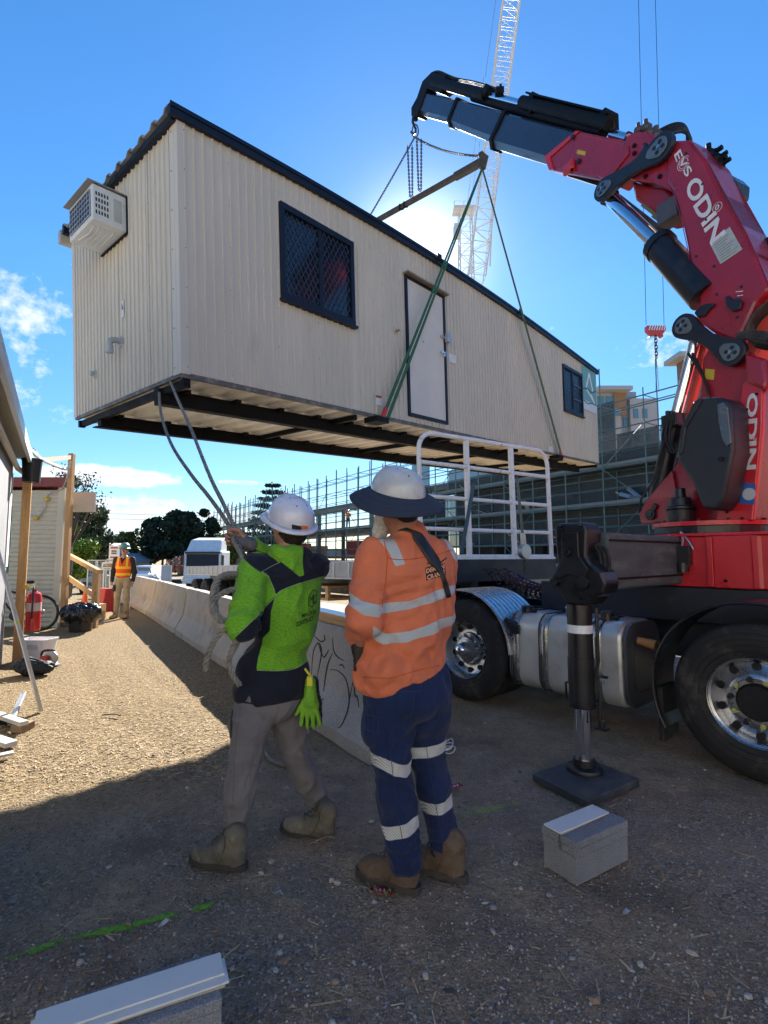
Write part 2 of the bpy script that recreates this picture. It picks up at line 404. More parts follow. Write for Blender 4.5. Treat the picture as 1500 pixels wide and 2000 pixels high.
def micro(P):
    q = (P[:, 0] - .2) * .77 + (P[:, 1] - 2.4) * .64 + .12 * np.sin(P[:, 0] * 1.7); rut = -.014 * np.exp(-((np.abs(q) - .35) / .11) ** 2)
    return rut + .010 * fbm(P, 1.6, 3, 3) + .006 * fbm(P, 9, 3, 9)
def ground():
    X = axis(-900, 900, -5.5, 4.2, .032); Y = axis(-300, 1500, .6, 7.5, .032)
    XX, YY = np.meshgrid(X, Y); P = np.stack([XX.ravel(), YY.ravel(), np.zeros(XX.size)], 1)
    z = gzn(P[:, 0], P[:, 1])
    near = np.clip((14 - np.hypot(P[:, 0], P[:, 1])) / 5, 0, 1)
    z = z + near * (micro(P) - .008)
    P[:, 2] = z; nx = len(X); ny = len(Y)
    i = np.arange(nx - 1)[None, :] + nx * np.arange(ny - 1)[:, None]; i = i.ravel()
    Fc = np.stack([i, i + 1, i + 1 + nx, i + nx], 1)
    o = mesh_obj('ground', P, Fc, M_GROUND, smooth=True); tag(o, kind='structure')
ground()
# the asphalt street behind the barriers
def strip(name, P, mat, z=.012):
    V = [(x, y, gz(x, y) + z) for x, y in P]; n = len(V) // 2
    Fc = [(2 * i, 2 * i + 1, 2 * i + 3, 2 * i + 2) for i in range(n - 1)]
    return mesh_obj(name, V, Fc, mat)
TD = Vector((-.535, .845, 0)).normalized(); TN = Vector((TD.y, -TD.x, 0))      # street direction and its right-hand normal
m_asph = M('asphalt', (.16, .15, .14), .9, var=.2, vs=2, bump=.4, bs=90)
P = []
for s in np.linspace(8, 240, 40):
    a = Vector((-.6, 3.7, 0)) + TD * s
    P += [(a.x + TN.x * 1.3, a.y + TN.y * 1.3), (a.x + TN.x * 9, a.y + TN.y * 9)]
tag(strip('road', P, m_asph), kind='structure')
# sprayed green survey lines and a faint blue one
def paint_line(pts, w, col, name, label, dens):
    m = M('marker_' + name, col, .8, var=.3, vs=60)
    V = []; Fc = []
    pts = [G(*p) for p in pts]
    for k in range(dens):
        t = random.random(); i = min(int(t * (len(pts) - 1)), len(pts) - 2); u = t * (len(pts) - 1) - i
        c = pts[i].lerp(pts[i + 1], u); d = (pts[i + 1] - pts[i]).normalized(); nn = Vector((-d.y, d.x, 0))
        ww = w * (.6 + .4 * sin(t * 9) ** 2)
        c = c + nn * random.gauss(0, ww * .38) + d * random.uniform(-.02, .02)
        if random.random() < .45 + .35 * sin(t * 23 + 1) + .3 * sin(t * 9): continue
        r = random.uniform(.0010, .0032) * (1.3 if random.random() < .15 else 1); n = len(V); kk = random.choice((5, 6)); a0 = random.random() * 6
        z = micro(np.array([[c.x, c.y, 0.]]))[0] - .008 + .0035 if False else 0
        for j in range(kk):
            a = a0 + 2 * pi * j / kk; rr = r * random.uniform(.6, 1.3)
            V.append((c.x + rr * cos(a) * 1.3, c.y + rr * sin(a), 0))
        Fc.append(tuple(range(n, n + kk)))
    V = np.array(V); z = micro(np.stack([V[:, 0], V[:, 1], V[:, 0] * 0], 1)) - .008 + .005
    V[:, 2] = z
    o = mesh_obj(name, V, Fc, m); tag(o, label, 'paint marking', kind='structure')
paint_line([(20, 1868), (120, 1835), (240, 1808), (330, 1785), (410, 1765)], .034, (.14, .36, .02), 'green_paint_line', 'bright green sprayed line on the gravel near the front left', 4200)
paint_line([(900, 1592), (950, 1580), (1010, 1568)], .05, (.25, .55, .05), 'faint_paint_line', 'faint yellow green sprayed mark on the dirt right of the man in orange', 700)
# loose stones and chips
def pebbles():
    base = []
    ico = [(-.53, 0, .85), (.53, 0, .85), (-.53, 0, -.85), (.53, 0, -.85), (0, .85, .53), (0, .85, -.53), (0, -.85, .53), (0, -.85, -.53), (.85, .53, 0), (-.85, .53, 0), (.85, -.53, 0), (-.85, -.53, 0)]
    fc = [(1, 4, 0), (4, 9, 0), (4, 5, 9), (8, 5, 4), (1, 8, 4), (1, 10, 8), (10, 3, 8), (8, 3, 5), (3, 2, 5), (3, 7, 2), (3, 10, 7), (10, 6, 7), (6, 11, 7), (6, 0, 11), (6, 1, 0), (10, 1, 6), (11, 0, 9), (2, 11, 9), (5, 2, 9), (11, 2, 7)]
    n = 24000; r = RNG.random(n); px = RNG.uniform(-60, 1560, n); py = 1180 + 880 * r ** .75
    V = []; Fc = []; mi = []
    I = np.array(ico); FA = np.array(fc); C = []
    for k in range(n):
        g = G(px[k], py[k])
        if g.y > 9: continue
        left = g.y * .5 - g.x * .42 > 2.35
        if left and random.random() < .75: continue
        s = .0022 + .0042 * random.random() ** 2 + (.014 * random.random() ** 2 if random.random() < .018 else 0)
        C.append((g.x, g.y, s))
    C = np.array(C); z = micro(np.stack([C[:, 0], C[:, 1], C[:, 0] * 0], 1)) - .008
    for k in range(len(C)):
        A = I * (1 + RNG.uniform(-.25, .25, (12, 1))) * C[k, 2] * RNG.uniform(.6, 1.3, 3) * np.array([1, 1, .7]); a = RNG.uniform(0, 6.3); c, s = cos(a), sin(a)
        A = A @ np.array([[c, s, 0], [-s, c, 0], [0, 0, 1]]) + [C[k, 0], C[k, 1], z[k] + C[k, 2] * .3]
        V.append(A); Fc.append(FA + 12 * k); mi += [int(RNG.choice([0, 0, 1, 1, 2]))] * 20
    ms = [M('stone_dark', (.13, .12, .11), .85), M('stone_grey', (.36, .335, .30), .85), M('stone_brown', (.24, .17, .12), .85)]
    o = mesh_obj('gravel', np.vstack(V), np.vstack(Fc), mats=ms, mi=mi); tag(o, 'loose grey and brown gravel scattered over the ground', 'gravel', kind='stuff')
    # bark chips and dry straw
    V = []; Fc = []; mi = []; k = 0
    for q in range(15000):
        if q < 11500: g = G(random.uniform(-80, 470), 1185 + 340 * random.random() ** .8)
        else: g = G(random.uniform(-50, 1550), random.uniform(1380, 2020))
        left = g.y * .5 - g.x * .42 > 2.2
        if g.y > 11: continue
        if left is False and (q < 11500 or random.random() < .9): continue
        l = random.uniform(.006, .026) * (1 if left else 1.7) * (1.5 if random.random() < .04 else 1); w = random.uniform(.0015, .0045); a = random.gauss(.5, .9); d = Vector((cos(a), sin(a), random.uniform(-.12, .12))); s = Vector((-sin(a), cos(a), random.uniform(-.4, .4)))
        z = random.uniform(.002, .007); c = Vector((g.x, g.y, z))
        for P_ in (c - d * l - s * w, c + d * l - s * w * .5, c + d * l + s * w, c - d * l + s * w): V.append(P_)
        Fc.append((4 * k, 4 * k + 1, 4 * k + 2, 4 * k + 3)); mi.append(random.choice([0, 0, 1, 2])); k += 1
    V = np.array([tuple(v) for v in V]); V[:, 2] += micro(np.stack([V[:, 0], V[:, 1], V[:, 0] * 0], 1)) - .008
    ms = [M('chip_tan', (.44, .31, .165), .85), M('chip_brown', (.22, .15, .09), .85), M('chip_pale', (.54, .42, .25), .85)]
    o = mesh_obj('bark_chips', V, Fc, mats=ms, mi=mi); tag(o, 'dry bark chips and straw strewn on the ground', 'bark chips', kind='stuff')
pebbles()
# fallen sticks, leaves and rubbish, each its own
def stick(a, b, r, label, curved=.02):
    p, q = G(*a), G(*b); mid = (p + q) / 2 + Vector((curved, curved, .012))
    mb = MB().tube(spline([p + Vector((0, 0, r)), mid, q + Vector((0, 0, r))], 5), r, n=6, radii=None)
    o = mb.build('stick', M('dry_wood', (.25, .19, .13), .85, var=.3, vs=20), loc=p, smooth=True); tag(o, label, 'stick', 'sticks on the ground')
stick((290, 1600), (385, 1568), .006, 'long brown stick lying left of the green workman\'s boots')
stick((600, 1652), (652, 1636), .004, 'short pale stick lying in front of the two workmen')
stick((1277, 1693), (1296, 1722), .006, 'dark stick right of the grey block stack')
stick((200, 1398), (235, 1399), .008, 'pale stick on the sunlit straw near the shadow edge')
def leaf(px, py, s, rz, col, label, name='gum_leaf', cat='leaf', group='fallen leaves on the ground'):
    g = G(px, py); mb = MB(); n = 8; o_ = []
    for i in range(n + 1):
        t = i / n; w = s * .2 * sin(pi * t) ** .7; x = (t - .5) * s; zz = .012 + .01 * sin(pi * t) + .004 * cos(9 * t)
        o_.append([(x, -w, zz + .004), (x, 0, zz), (x, w, zz + .004)])
    V = [Matrix.Rotation(rz, 3, 'Z') @ Vector(p) + g for r_ in o_ for p in r_]
    Fc = [(3 * i + k, 3 * i + 3 + k, 3 * i + 4 + k, 3 * i + 1 + k) for i in range(n) for k in (0, 1)]
    o = mesh_obj(name, V, Fc, M('leaf_' + label[:9], col, .7, var=.3, vs=40), loc=g, smooth=True); sd = o.modifiers.new('s', 'SOLIDIFY'); sd.thickness = .0012
    tag(o, label, cat, group)
for a in [(322, 1812, .055, .9, (.6, .6, .58), 'white leaf near the green line at front left'), (542, 1752, .05, -.1, (.35, .38, .42), 'grey leaf in front of the green workman'), (955, 1440, .05, 1.2, (.35, .26, .18), 'brown leaf near the outrigger pad'),
          (958, 1660, .05, -.7, (.3, .24, .17), 'dry leaf right of the orange workman\'s boots'), (945, 1365, .05, .1, (.45, .4, .32), 'pale leaf behind the outrigger, by the truck tank'), (1225, 1790, .045, .6, (.3, .28, .25), 'grey leaf in front of the block stack'),
          (560, 1545, .045, .3, (.5, .48, .4), 'cream leaf left of the green workman\'s raised boot'), (310, 1672, .05, -.2, (.35, .3, .24), 'brown leaf left of the green workman\'s front boot'), (880, 1950, .06, -.5, (.12, .09, .07), 'dark curled leaf at the bottom of the photo')]:
    leaf(a[0], a[1], a[2], a[3], a[4], a[5])
def rock(px, py, s, label, col=(.45, .43, .38)):
    g = G(px, py); mb = MB().sphere((0, 0, s * .35), s, 9, 6, (1, .75, .5)); V = np.array(mb.v); V = V * (1 + .22 * vnoise(V, 1.3 / s, 5))[:, None] + np.array(g)
    o = mesh_obj('stone', V, mb.f, M('pale_stone' + label[:5], col, .9, var=.2, vs=30, bump=.4), loc=g); tag(o, label, 'stone', 'single stones on the ground')
rock(366, 1540, .016, 'pale angular stone left of the green workman\'s legs'); rock(963, 1775, .02, 'grey stone on the ground below the orange workman\'s boots', (.2, .2, .21)); rock(1072, 1750, .016, 'small grey stone left of the block stack', (.2, .2, .2))
rock(24, 1762, .02, 'grey stone at the far left edge of the ground', (.3, .3, .32)); rock(655, 1920, .018, 'brown stone on the ground at bottom centre', (.25, .19, .15))
def wrapper(px, py, rz, cols, label):
    g = G(px, py); V = []; n = 10; w = .05; h = .024
    for i in range(n + 1):
        for j in range(5):
            x = (i / n - .5) * 2 * w; y = (j / 4 - .5) * 2 * h
            V.append(Matrix.Rotation(rz, 3, 'Z') @ Vector((x, y, .014 + .009 * sin(3 * i + j) + .006 * cos(5 * j))) + g)
    Fc = [(5 * i + j, 5 * i + 5 + j, 5 * i + 6 + j, 5 * i + 1 + j) for i in range(n) for j in range(4)]
    mi = [(0 if (k % 4) in (1, 2) and 8 < k < 32 else 1) if k % 7 else 2 for k in range(len(Fc))]
    ms = [M('wr' + label[:6] + str(i), c, .25, var=.05) for i, c in enumerate(cols)]
    o = mesh_obj('wrapper', V, Fc, mats=ms, mi=mi, loc=g, smooth=True); sd = o.modifiers.new('s', 'SOLIDIFY'); sd.thickness = .001
    tag(o, label, 'wrapper')
wrapper(888, 1540, .5, [(.75, .75, .8), (.55, .03, .05), (.1, .2, .5)], 'red, white and blue crumpled wrapper beside the orange workman\'s leg')
wrapper(745, 1746, -.3, [(.75, .7, .4), (.4, .02, .04), (.2, .5, .1)], 'red and green torn wrapper in front of the orange workman\'s left boot')
# strapping loops lying behind the men
def loops(px, py, col, label, n=4, s=.09, wdt=.012):
    g = G(px, py); mb = MB()
    for k in range(n):
        c = g + Vector((random.uniform(-.05, .05), random.uniform(-.05, .05), .02 + .01 * k)); a0 = random.random() * 3; e = random.uniform(.4, .8)
        pts = [c + Matrix.Rotation(a0, 3, 'Z') @ Vector((s * cos(t), s * e * sin(t), .015 * sin(2 * t + k))) for t in np.linspace(0, 2 * pi, 20, endpoint=False)]
        mb.tube(pts, wdt / 3, n=5, closed=True)
    o = mb.build('strapping_loop', M('strap' + label[:5], col, .5, var=.1), loc=g, smooth=True); tag(o, label, 'strapping')
loops(872, 1466, (.7, .7, .68), 'white plastic strapping tangled behind the orange workman\'s knee')
loops(602, 1437, (.2, .35, .7), 'blue strapping scrap below the hanging green gloves', 2, .035, .01)
loops(1063, 1500, (.3, .22, .12), 'thin tan cord ring at the left of the black outrigger pad', 1, .04, .012)
# ================================================================== CONCRETE BARRIERS
BA = G(722, 1492) + Vector((0, 0, 0))
def barrier_mesh(L=3.6, H=.86):
    prof = [(-.30, 0), (-.30, .10), (-.15, .34), (-.085, H - .02), (-.07, H), (.07, H), (.085, H - .02), (.15, .34), (.30, .10), (.30, 0)]
    n = len(prof); ns = 26; V = []
    for i in range(ns + 1):
        x = L * i / ns; e = .012 if i in (0, ns) else 0
        for y, z in prof: V.append((x, y * (1 - e * 4), max(0, z - e)))
    V = np.array(V); V[:, 1] += .006 * vnoise(V, 5, 2); V[:, 2] += .005 * vnoise(V, 4, 5) * (V[:, 2] > .05)
    Fc = [(i * n + j, i * n + j + 1, (i + 1) * n + j + 1, (i + 1) * n + j) for i in range(ns) for j in range(n - 1)]
    Fc += [tuple(range(n)), tuple(range(ns * n + n - 1, ns * n - 1, -1))]
    return V, Fc
BV, BF = barrier_mesh()
m_barr = M('barrier_concrete', (.42, .37, .30), .88, var=.14, vs=2.5, bump=.45, bs=70, fine=.10, dirt=((.17, .14, .11), 1.8, .54, .55))
m_barr2 = M('barrier_concrete_grey', (.37, .36, .335), .88, var=.14, vs=2.5, bump=.5, bs=70, fine=.14, dirt=((.16, .145, .13), 9, .60, .75))
bl = ['graffitied grey barrier beside the man in orange, nearest of the concrete row', 'second concrete barrier from the camera, behind the rope coil', 'third concrete barrier of the row, with a small yellow paint splash',
      'fourth concrete barrier of the row, beside the far workman', 'fifth concrete barrier of the row, just past the far workman', 'farthest visible concrete barrier of the row']
p = BA + Vector((.24, .13, 0)); ang = atan2(.845, -.535); BAR = []
for k in range(6):
    if k >= 3: ang += R(1.6)
    o = mesh_obj('concrete_barrier', BV, BF, m_barr2 if k == 0 else m_barr, auto=30); o.location = (p.x, p.y, gz(p.x, p.y)); o.rotation_euler = (0, 0, ang)
    tag(o, bl[k], 'barrier', 'concrete barriers along the street'); BAR.append(o)
    p = p + Vector((cos(ang), sin(ang), 0)) * 3.70
# graffiti strokes on the nearest barrier (parts of it), laid on its left face
def barrier_face(o, px, py, off=.004):
    Mi = o.matrix_basis.copy()
    dg = BVHTree.FromPolygons([tuple(v) for v in BV], BF)
    inv = Mi.inverted(); ro = inv @ Vector((0, 0, CH)); rd = (inv.to_3x3() @ ray(px, py)).normalized()
    h = dg.ray_cast(ro, rd)
    return (h[0] + h[1] * off * (1 if h[1].dot(rd) < 0 else -1)) if h[0] else None
bpy.context.view_layer.update()
def graffiti(o, strokes, mat, r=.006):
    mb = MB()
    for s in strokes:
        P_ = [barrier_face(o, q.x, q.y, .001) for q in spline([Vector((a, b, 0)) for a, b in s], 7)]; P_ = [q for q in P_ if q]
        if len(P_) > 2:
            mb.tube(P_, r, n=5, radii=[r * (.45 + .75 * sin(pi * i / len(P_))) for i in range(len(P_))])
    if mb.v: mb.build('graffiti', mat, o, label='thin black sprayed tag lines')
graffiti(BAR[0], [[(608, 1235), (625, 1252), (634, 1250), (633, 1240)], [(608, 1330), (612, 1275), (622, 1256), (628, 1275), (620, 1320)], [(622, 1258), (632, 1283), (642, 1270)], [(650, 1245), (652, 1270), (660, 1283), (672, 1290)],
                  [(650, 1275), (640, 1300), (632, 1350)], [(645, 1308), (660, 1310), (675, 1325), (682, 1355), (680, 1385), (668, 1415), (659, 1422)], [(683, 1365), (691, 1330), (694, 1358), (698, 1360), (701, 1382)], [(662, 1300), (668, 1298), (673, 1305)],
                  [(606, 1360), (618, 1372), (632, 1365)]], M('spray_black', (.03, .03, .035), .7))
mbp = MB()
for i in range(60):
    q = barrier_face(BAR[2], 362 + random.gauss(0, 3.5), 1162 + random.gauss(0, 5), .002)
    if q: mbp.sphere(q, random.uniform(.004, .013), 5, 3, (1, .25, 1))
if mbp.v: mbp.build('paint_splash', M('yellow_splash', (.5, .38, .08), .8), BAR[2], label='small yellow paint splash')
# timber lengths lying on top of the nearest barrier
Tb = BAR[0].matrix_basis.copy(); BARLEN = 3.6
def lay(y, z, x0, x1, w, h, mat, label, tilt=0):
    mb = MB().box((0, 0, 0), (x1 - x0, w, h)); o = mb.build('timber_length', mat, bevel=.003)
    o.matrix_basis = Tb @ Matrix.Translation(((x0 + x1) / 2, y, z)) @ Matrix.Rotation(tilt, 4, 'Z')
    tag(o, label, 'timber', 'timber lengths on the nearest barrier')
lay(.0, .86 + .024, .15, 1.75, .10, .045, m_timberx, 'lower pine length lying flat on the graffitied barrier')
lay(.006, .86 + .070, .35, 1.62, .09, .042, M('timber_b', (.55, .36, .17), .7, var=.25, vs=3, stretch=(1, 9, 9)), 'upper pine length stacked on another on the graffitied barrier', .01)
lay(.0, .86 + .098, .25, 1.9, .14, .012, M('galv_flat', (.62, .66, .70), .35, .6), 'pale metal strip lying on the pine lengths over the barrier', -.015)

# ================================================================== BLOCK STACKS
m_blk = M('block_grey', (.22, .235, .26), .92, var=.15, vs=8, bump=.9, bs=200, fine=.35); m_bw = M('board_white', (.62, .63, .62), .55, var=.05, vs=6, dirt=((.4, .38, .33), 6, .62, .5)); m_bg = M('board_core', (.36, .34, .28), .7)
def stack(o, d, lab, boards, top):
    d = Vector(d).normalized(); n = Vector((-d.y, d.x, 0)); rz = atan2(d.y, d.x)
    def piece(x, y, z, l, w, h, mat, label, cat, nm, a=0, grp='block stacks'):
        c = o + d * (x + l / 2) + n * (y + w / 2); q = MB().b2((-l / 2, -w / 2, 0), (l / 2, w / 2, h)).build(nm, mat, bevel=.004 if h > .02 else .001); q.location = (c.x, c.y, z); q.rotation_euler = (0, 0, rz + a); tag(q, label, cat, grp)
    piece(0, 0, 0, .39, .19, .118, m_blk, 'big grey concrete block at the bottom of the ' + lab, 'block', 'concrete_block')
    piece(.002, -.004, .120, .385, .09, .036, m_blk, 'front slim grey paver on the ' + lab, 'block', 'paver'); piece(-.012, .092, .120, .39, .095, .034, m_blk, 'rear slim grey paver on the ' + lab, 'block', 'paver', .012)
    piece(-.002, -.006, .158, .388, .092, .034, m_blk, 'upper front grey paver on the ' + lab, 'block', 'paver', -.01); piece(-.014, .094, .156, .39, .095, .036, m_blk, 'upper rear grey paver on the ' + lab, 'block', 'paver', .01)
    for k, (x, y, l, w, a) in enumerate(boards): piece(x, y, .1935 + .008 * k, l, w, .0065, m_bw if k else m_bg, ['lower', 'top', 'uppermost'][k] + ' thin pale board on the ' + lab, 'board', 'thin_board', a)
A_ = G(1127, 1732); B_ = G(1231, 1678); stack(A_, B_ - A_, 'stack by the outrigger pad', [(-.01, .075, .37, .10, .02), (-.02, .07, .37, .098, .0)], 1)
A_ = G(95, 1977, .20); B_ = G(430, 1869, .20); d_ = (B_ - A_).normalized(); n_ = Vector((-d_.y, d_.x, 0)); A2 = B_ - d_ * .40 - n_ * .145; A2.z = 0
stack(A2, d_, 'stack at the bottom left', [(-.10, .03, .50, .098, -.02), (-.11, .025, .52, .10, .0), (-.10, .05, .50, .093, .004)], 1)
# ================================================================== SUSPENDED SITE OFFICE
CYAW, CTL, CTW, CL, CW, CHT = R(49.308), R(3.71), R(1.126), 11.76, 2.72, 2.408
CA = Vector((-1.897, 4.677, 3.213))
CR = Matrix.Rotation(CYAW, 4, 'Z') @ Matrix.Rotation(-CTL, 4, 'Y') @ Matrix.Rotation(CTW, 4, 'X')
CM = Matrix.Translation(CA) @ CR; CMI = CM.inverted()
def CP(px, py, y=0.):        # -> (x, z) on the long wall plane
    h = CMI @ onplane(px, py, CM @ Vector((0, y, 0)), CR.to_3x3() @ Vector((0, 1, 0))); return h.x, h.z
def CE(px, py, x=0.):        # -> (y, z) on the end wall plane
    h = CMI @ onplane(px, py, CM @ Vector((x, 0, 0)), CR.to_3x3() @ Vector((1, 0, 0))); return h.y, h.z
def camber(x): x = min(max(x, 0), CL); return .215 * sin(pi * (x / CL) ** .85)
m_clad = M('cream_cladding', (.57, .515, .43), .40, var=.08, vs=1.2, spec=.45, stretch=(1, 1, .3), dirt=((.46, .40, .32), 2.0, .60, .45))
m_navy = M('navy_trim', (.008, .014, .030), .45, var=.15, spec=.25)
m_floorpan = M('floor_pan', (.85, .81, .70), .38, .1, var=.15, vs=2, dirt=((.5, .42, .30), 3, .58, .5))
m_bk = M('chassis_black', (.006, .007, .009), .65, var=.3, spec=.2, dirt=((.06, .05, .045), 6, .64, .25))
m_roof = M('roof_sheet', (.30, .29, .27), .5, .3, var=.2, vs=4)
office = thing('site_office', 'cream ribbed portable site office hanging in the air from green slings', 'portable building', mat=CM)
def rib_wall(length, top, flip, origin, dirv, nrm, z0=0., pitch=.1, holes=()):
    """ribbed sheet standing on a line; narrow ribs project along nrm. returns V, F with rows cut for openings"""
    xs = []; x = .06
    brk = sorted(set([h[0] for h in holes] + [h[1] for h in holes]))
    while x < length - .06:
        xs += [(x - .013, 0), (x - .008, .017), (x + .008, .017), (x + .013, 0)]; x += pitch
    xs = [(0, 0)] + xs + [(length, 0)]
    xs = [p for p in xs if not any(abs(p[0] - b) < .02 for b in brk)] + [(b, 0) for b in brk]; xs.sort()
    V = []; Fc = []; origin = Vector(origin); dirv = Vector(dirv); nrm = Vector(nrm)
    zs0 = sorted(set([h[2] for h in holes] + [h[3] for h in holes]))
    for xx, d in xs:
        for z in [z0] + zs0 + [top(xx)]: V.append(origin + dirv * xx + nrm * d + Vector((0, 0, z)))
    k = len(zs0) + 2
    for i in range(len(xs) - 1):
        xm = (xs[i][0] + xs[i + 1][0]) / 2
        for j in range(k - 1):
            zz = ([z0] + zs0 + [2.4]); zm = (zz[j] + zz[j + 1]) / 2
            if any(h[0] < xm < h[1] and h[2] < zm < h[3] for h in holes): continue
            q = (i * k + j, (i + 1) * k + j, (i + 1) * k + j + 1, i * k + j + 1); Fc.append(q[::-1] if flip else q)
    return V, Fc
def rect(pts, y=0.):
    c = [CP(*p, y) for p in pts]        # tl, tr, br, bl
    return ((c[0][0] + c[3][0]) / 2, (c[1][0] + c[2][0]) / 2, (c[2][1] + c[3][1]) / 2, (c[0][1] + c[1][1]) / 2)
w1 = rect([(546, 402), (685, 476), (687, 634), (549, 582)]); w2 = rect([(1097, 713), (1134, 733), (1136, 813), (1100, 800)]); dr = rect([(791, 541), (865, 577), (872, 830), (797, 812)])
dr = (dr[0], dr[1], max(dr[2], .0), dr[3])
print('w1', w1, 'w2', w2, 'door', dr)
holes = [w1, w2]
top = lambda x: CHT + camber(x)
V, Fc = rib_wall(CL, top, False, (0, 0, 0), (1, 0, 0), (0, -1, 0), holes=[h for h in holes] + [dr])
mesh_obj('long_wall', V, Fc, m_clad, office)
V, Fc = rib_wall(CW, lambda x: CHT + .0 * x, True, (0, 0, 0), (0, 1, 0), (-1, 0, 0))
mesh_obj('end_wall', V, Fc, m_clad, office, label=None) if False else mesh_obj('end_wall', V, Fc, m_clad, office)
V, Fc = rib_wall(CW, lambda x: CHT, False, (CL, 0, 0), (0, 1, 0), (1, 0, 0)); mesh_obj('far_end_wall', V, Fc, m_clad, office)
V, Fc = rib_wall(CL, lambda x: CHT + camber(x), True, (0, CW, 0), (1, 0, 0), (0, 1, 0)); mesh_obj('back_wall', V, Fc, m_clad, office)
# interior lining so nothing looks hollow
MB().b2((.08, .09, .06), (CL - .08, CW - .08, 2.3)).build('interior', M('interior_dark', (.03, .03, .035), .8), office)
# corner cappings with rivets
MB().b2((-.014, -.014, -.01), (.075, .002, CHT + .01)).b2((-.015, -.0145, -.01), (.002, .13, CHT + .008)).build('corner_capping', m_clad, office); MB().b2((CL - .075, -.013, -.01), (CL + .014, .002, CHT + .01)).build('corner_capping', m_clad, office); MB().b2((-.014, CW - .08, -.01), (.002, CW + .012, CHT + .008)).build('corner_capping', m_clad, office)
mb = MB()
for z in np.arange(.06, 2.4, .38):
    for q in ((.055, -.0145, z), (CL - .05, -.0145, z), ): mb.cyl(q, (q[0], q[1] - .006, q[2]), .008, .006, 8)
    mb.cyl((-.015, .1, z), (-.021, .1, z), .008, .006, 8)
for x in np.arange(.55, CL - .3, .6):
    for z in np.arange(.08, 2.3, .44):
        if any(h[0] - .08 < x < h[1] + .08 and h[2] - .08 < z < h[3] + .08 for h in holes + [dr]): continue
        mb.cyl((x, 0, z), (x, -.007, z), .009, .006, 7)
for y in (.62, 1.3, 2.0):
    for z in np.arange(.12, 2.4, .44): mb.cyl((0, y, z), (-.007, y, z), .009, .006, 7)
o = mb.build('rivets', M('rivet', (.30, .28, .25), .4, .3), office); o['kind'] = 'stuff'
# joint strips on the end wall
MB().b2((-.013, .615, 0), (-.002, .635, CHT)).b2((-.013, 1.345, 0), (-.002, 1.36, CHT)).build('joint_strip', m_clad, office)
# roof with corrugations running along the building, cambered, and navy barge trim
nx = 36; prof = []; y = -.05; 
while y < CW + .1:
    prof += [(y, 0), (y + .03, .045), (y + .10, .05), (y + .135, .0)]; y += .27
V = []; 
for i in range(nx + 1):
    x = -.10 + (CL + .2) * i / nx; zt = CHT + .045 + camber(x)
    for yy, d in prof: V.append((x, yy, zt + d - .012 * max(0, yy)))
n = len(prof); Fc = [(i * n + j, (i + 1) * n + j, (i + 1) * n + j + 1, i * n + j + 1) for i in range(nx) for j in range(n - 1)]
ro = mesh_obj('roof', V, Fc, m_roof, office); s = ro.modifiers.new('s', 'SOLIDIFY'); s.thickness = .012; s.offset = -1
def cambered_strip(y0, y1, z0, z1, x0, x1, n=36):
    V = []; Fc = []
    for i in range(n + 1):
        x = x0 + (x1 - x0) * i / n; c = CHT + camber(x)
        V += [(x, y0, c + z0), (x, y1, c + z0), (x, y1, c + z1), (x, y0, c + z1)]
    for i in range(n):
        a = 4 * i; Fc += [(a + j, a + 4 + j, a + 4 + (j + 1) % 4, a + (j + 1) % 4) for j in range(4)]
    return V, Fc + [(3, 2, 1, 0), (4 * n, 4 * n + 1, 4 * n + 2, 4 * n + 3)]
V, Fc = cambered_strip(-.06, -.012, -.012, .085, -.10, CL + .09); t = mesh_obj('roof_trim', V, Fc, m_navy, office)
V, Fc = cambered_strip(-.072, -.0605, .055, .098, -.102, CL + .092); mesh_obj('trim_lip', V, Fc, m_navy, t)
V, Fc = cambered_strip(CW + .012, CW + .075, -.04, .08, -.10, CL + .09); mesh_obj('rear_gutter', V, Fc, m_navy, office)
MB().b2((-.065, .0, CHT - .02), (-.004, CW, CHT + .035)).build('end_trim', m_navy, office)
MB().b2((-.12, CW + .0765, CHT - .14), (.1, CW + .16, CHT + .02)).build('gutter_end', M('gutter_cream', (.35, .33, .28), .5), office)
# underside: trough-section floor pan, black skids, joists, corner lugs
pitch = .30; V = []; xs = []; x = .0
while x < CL - .01:
    xs += [(x, -.003), (x + .17, -.003), (x + .185, -.05), (x + .28, -.05)]; x += pitch
xs = [(min(a, CL), z) for a, z in xs]
for a, z in xs: V += [(a, .01, z), (a, CW - .01, z)]
Fc = [(2 * i + 1, 2 * i + 3, 2 * i + 2, 2 * i) for i in range(len(xs) - 1)]
mesh_obj('floor_pan', V, Fc, m_floorpan, office)
for ys in (.52, 2.12):
    sk = MB().b2((-.0 if ys < 1 else .06, ys - .05, -.20), (CL - .12, ys + .05, -.05)); sk.b2((.0, ys - .06, -.212), (CL - .12, ys + .06, -.201))
    sk.build('skid_beam', m_bk, office, bevel=.006)
mb = MB()
for x in np.arange(.07, CL, 2.32): mb.b2((x - .03, .04, -.115), (x + .03, CW - .04, -.047))
mb.build('cross_member', m_bk, office)
for i in range(int(CL / .6)):
    for ys in (.52, 2.12): MB().b2((.23 + .6 * i, ys - .16, -.085), (.26 + .6 * i + .03, ys + .16, -.046)).build('skid_bracket', m_bk, office)
MB().b2((.0, -.006, -.045), (CL, .03, .004)).b2((-.004, .0301, -.035), (.03, CW, .002)).build('bottom_rail', M('bottom_rail', (.10, .09, .085), .5, dirt=((.35, .3, .22), 5, .5, .6)), office)
for xx, yy in ((.05, .03), (.05, CW - .06), (CL - .12, .03)):
    MB().b2((xx - .03, yy - .02, -.13), (xx + .04, yy + .03, -.046)).cyl((xx, yy - .03, -.09), (xx, yy + .04, -.09), .018, n=10).build('corner_lug', m_bk, office)
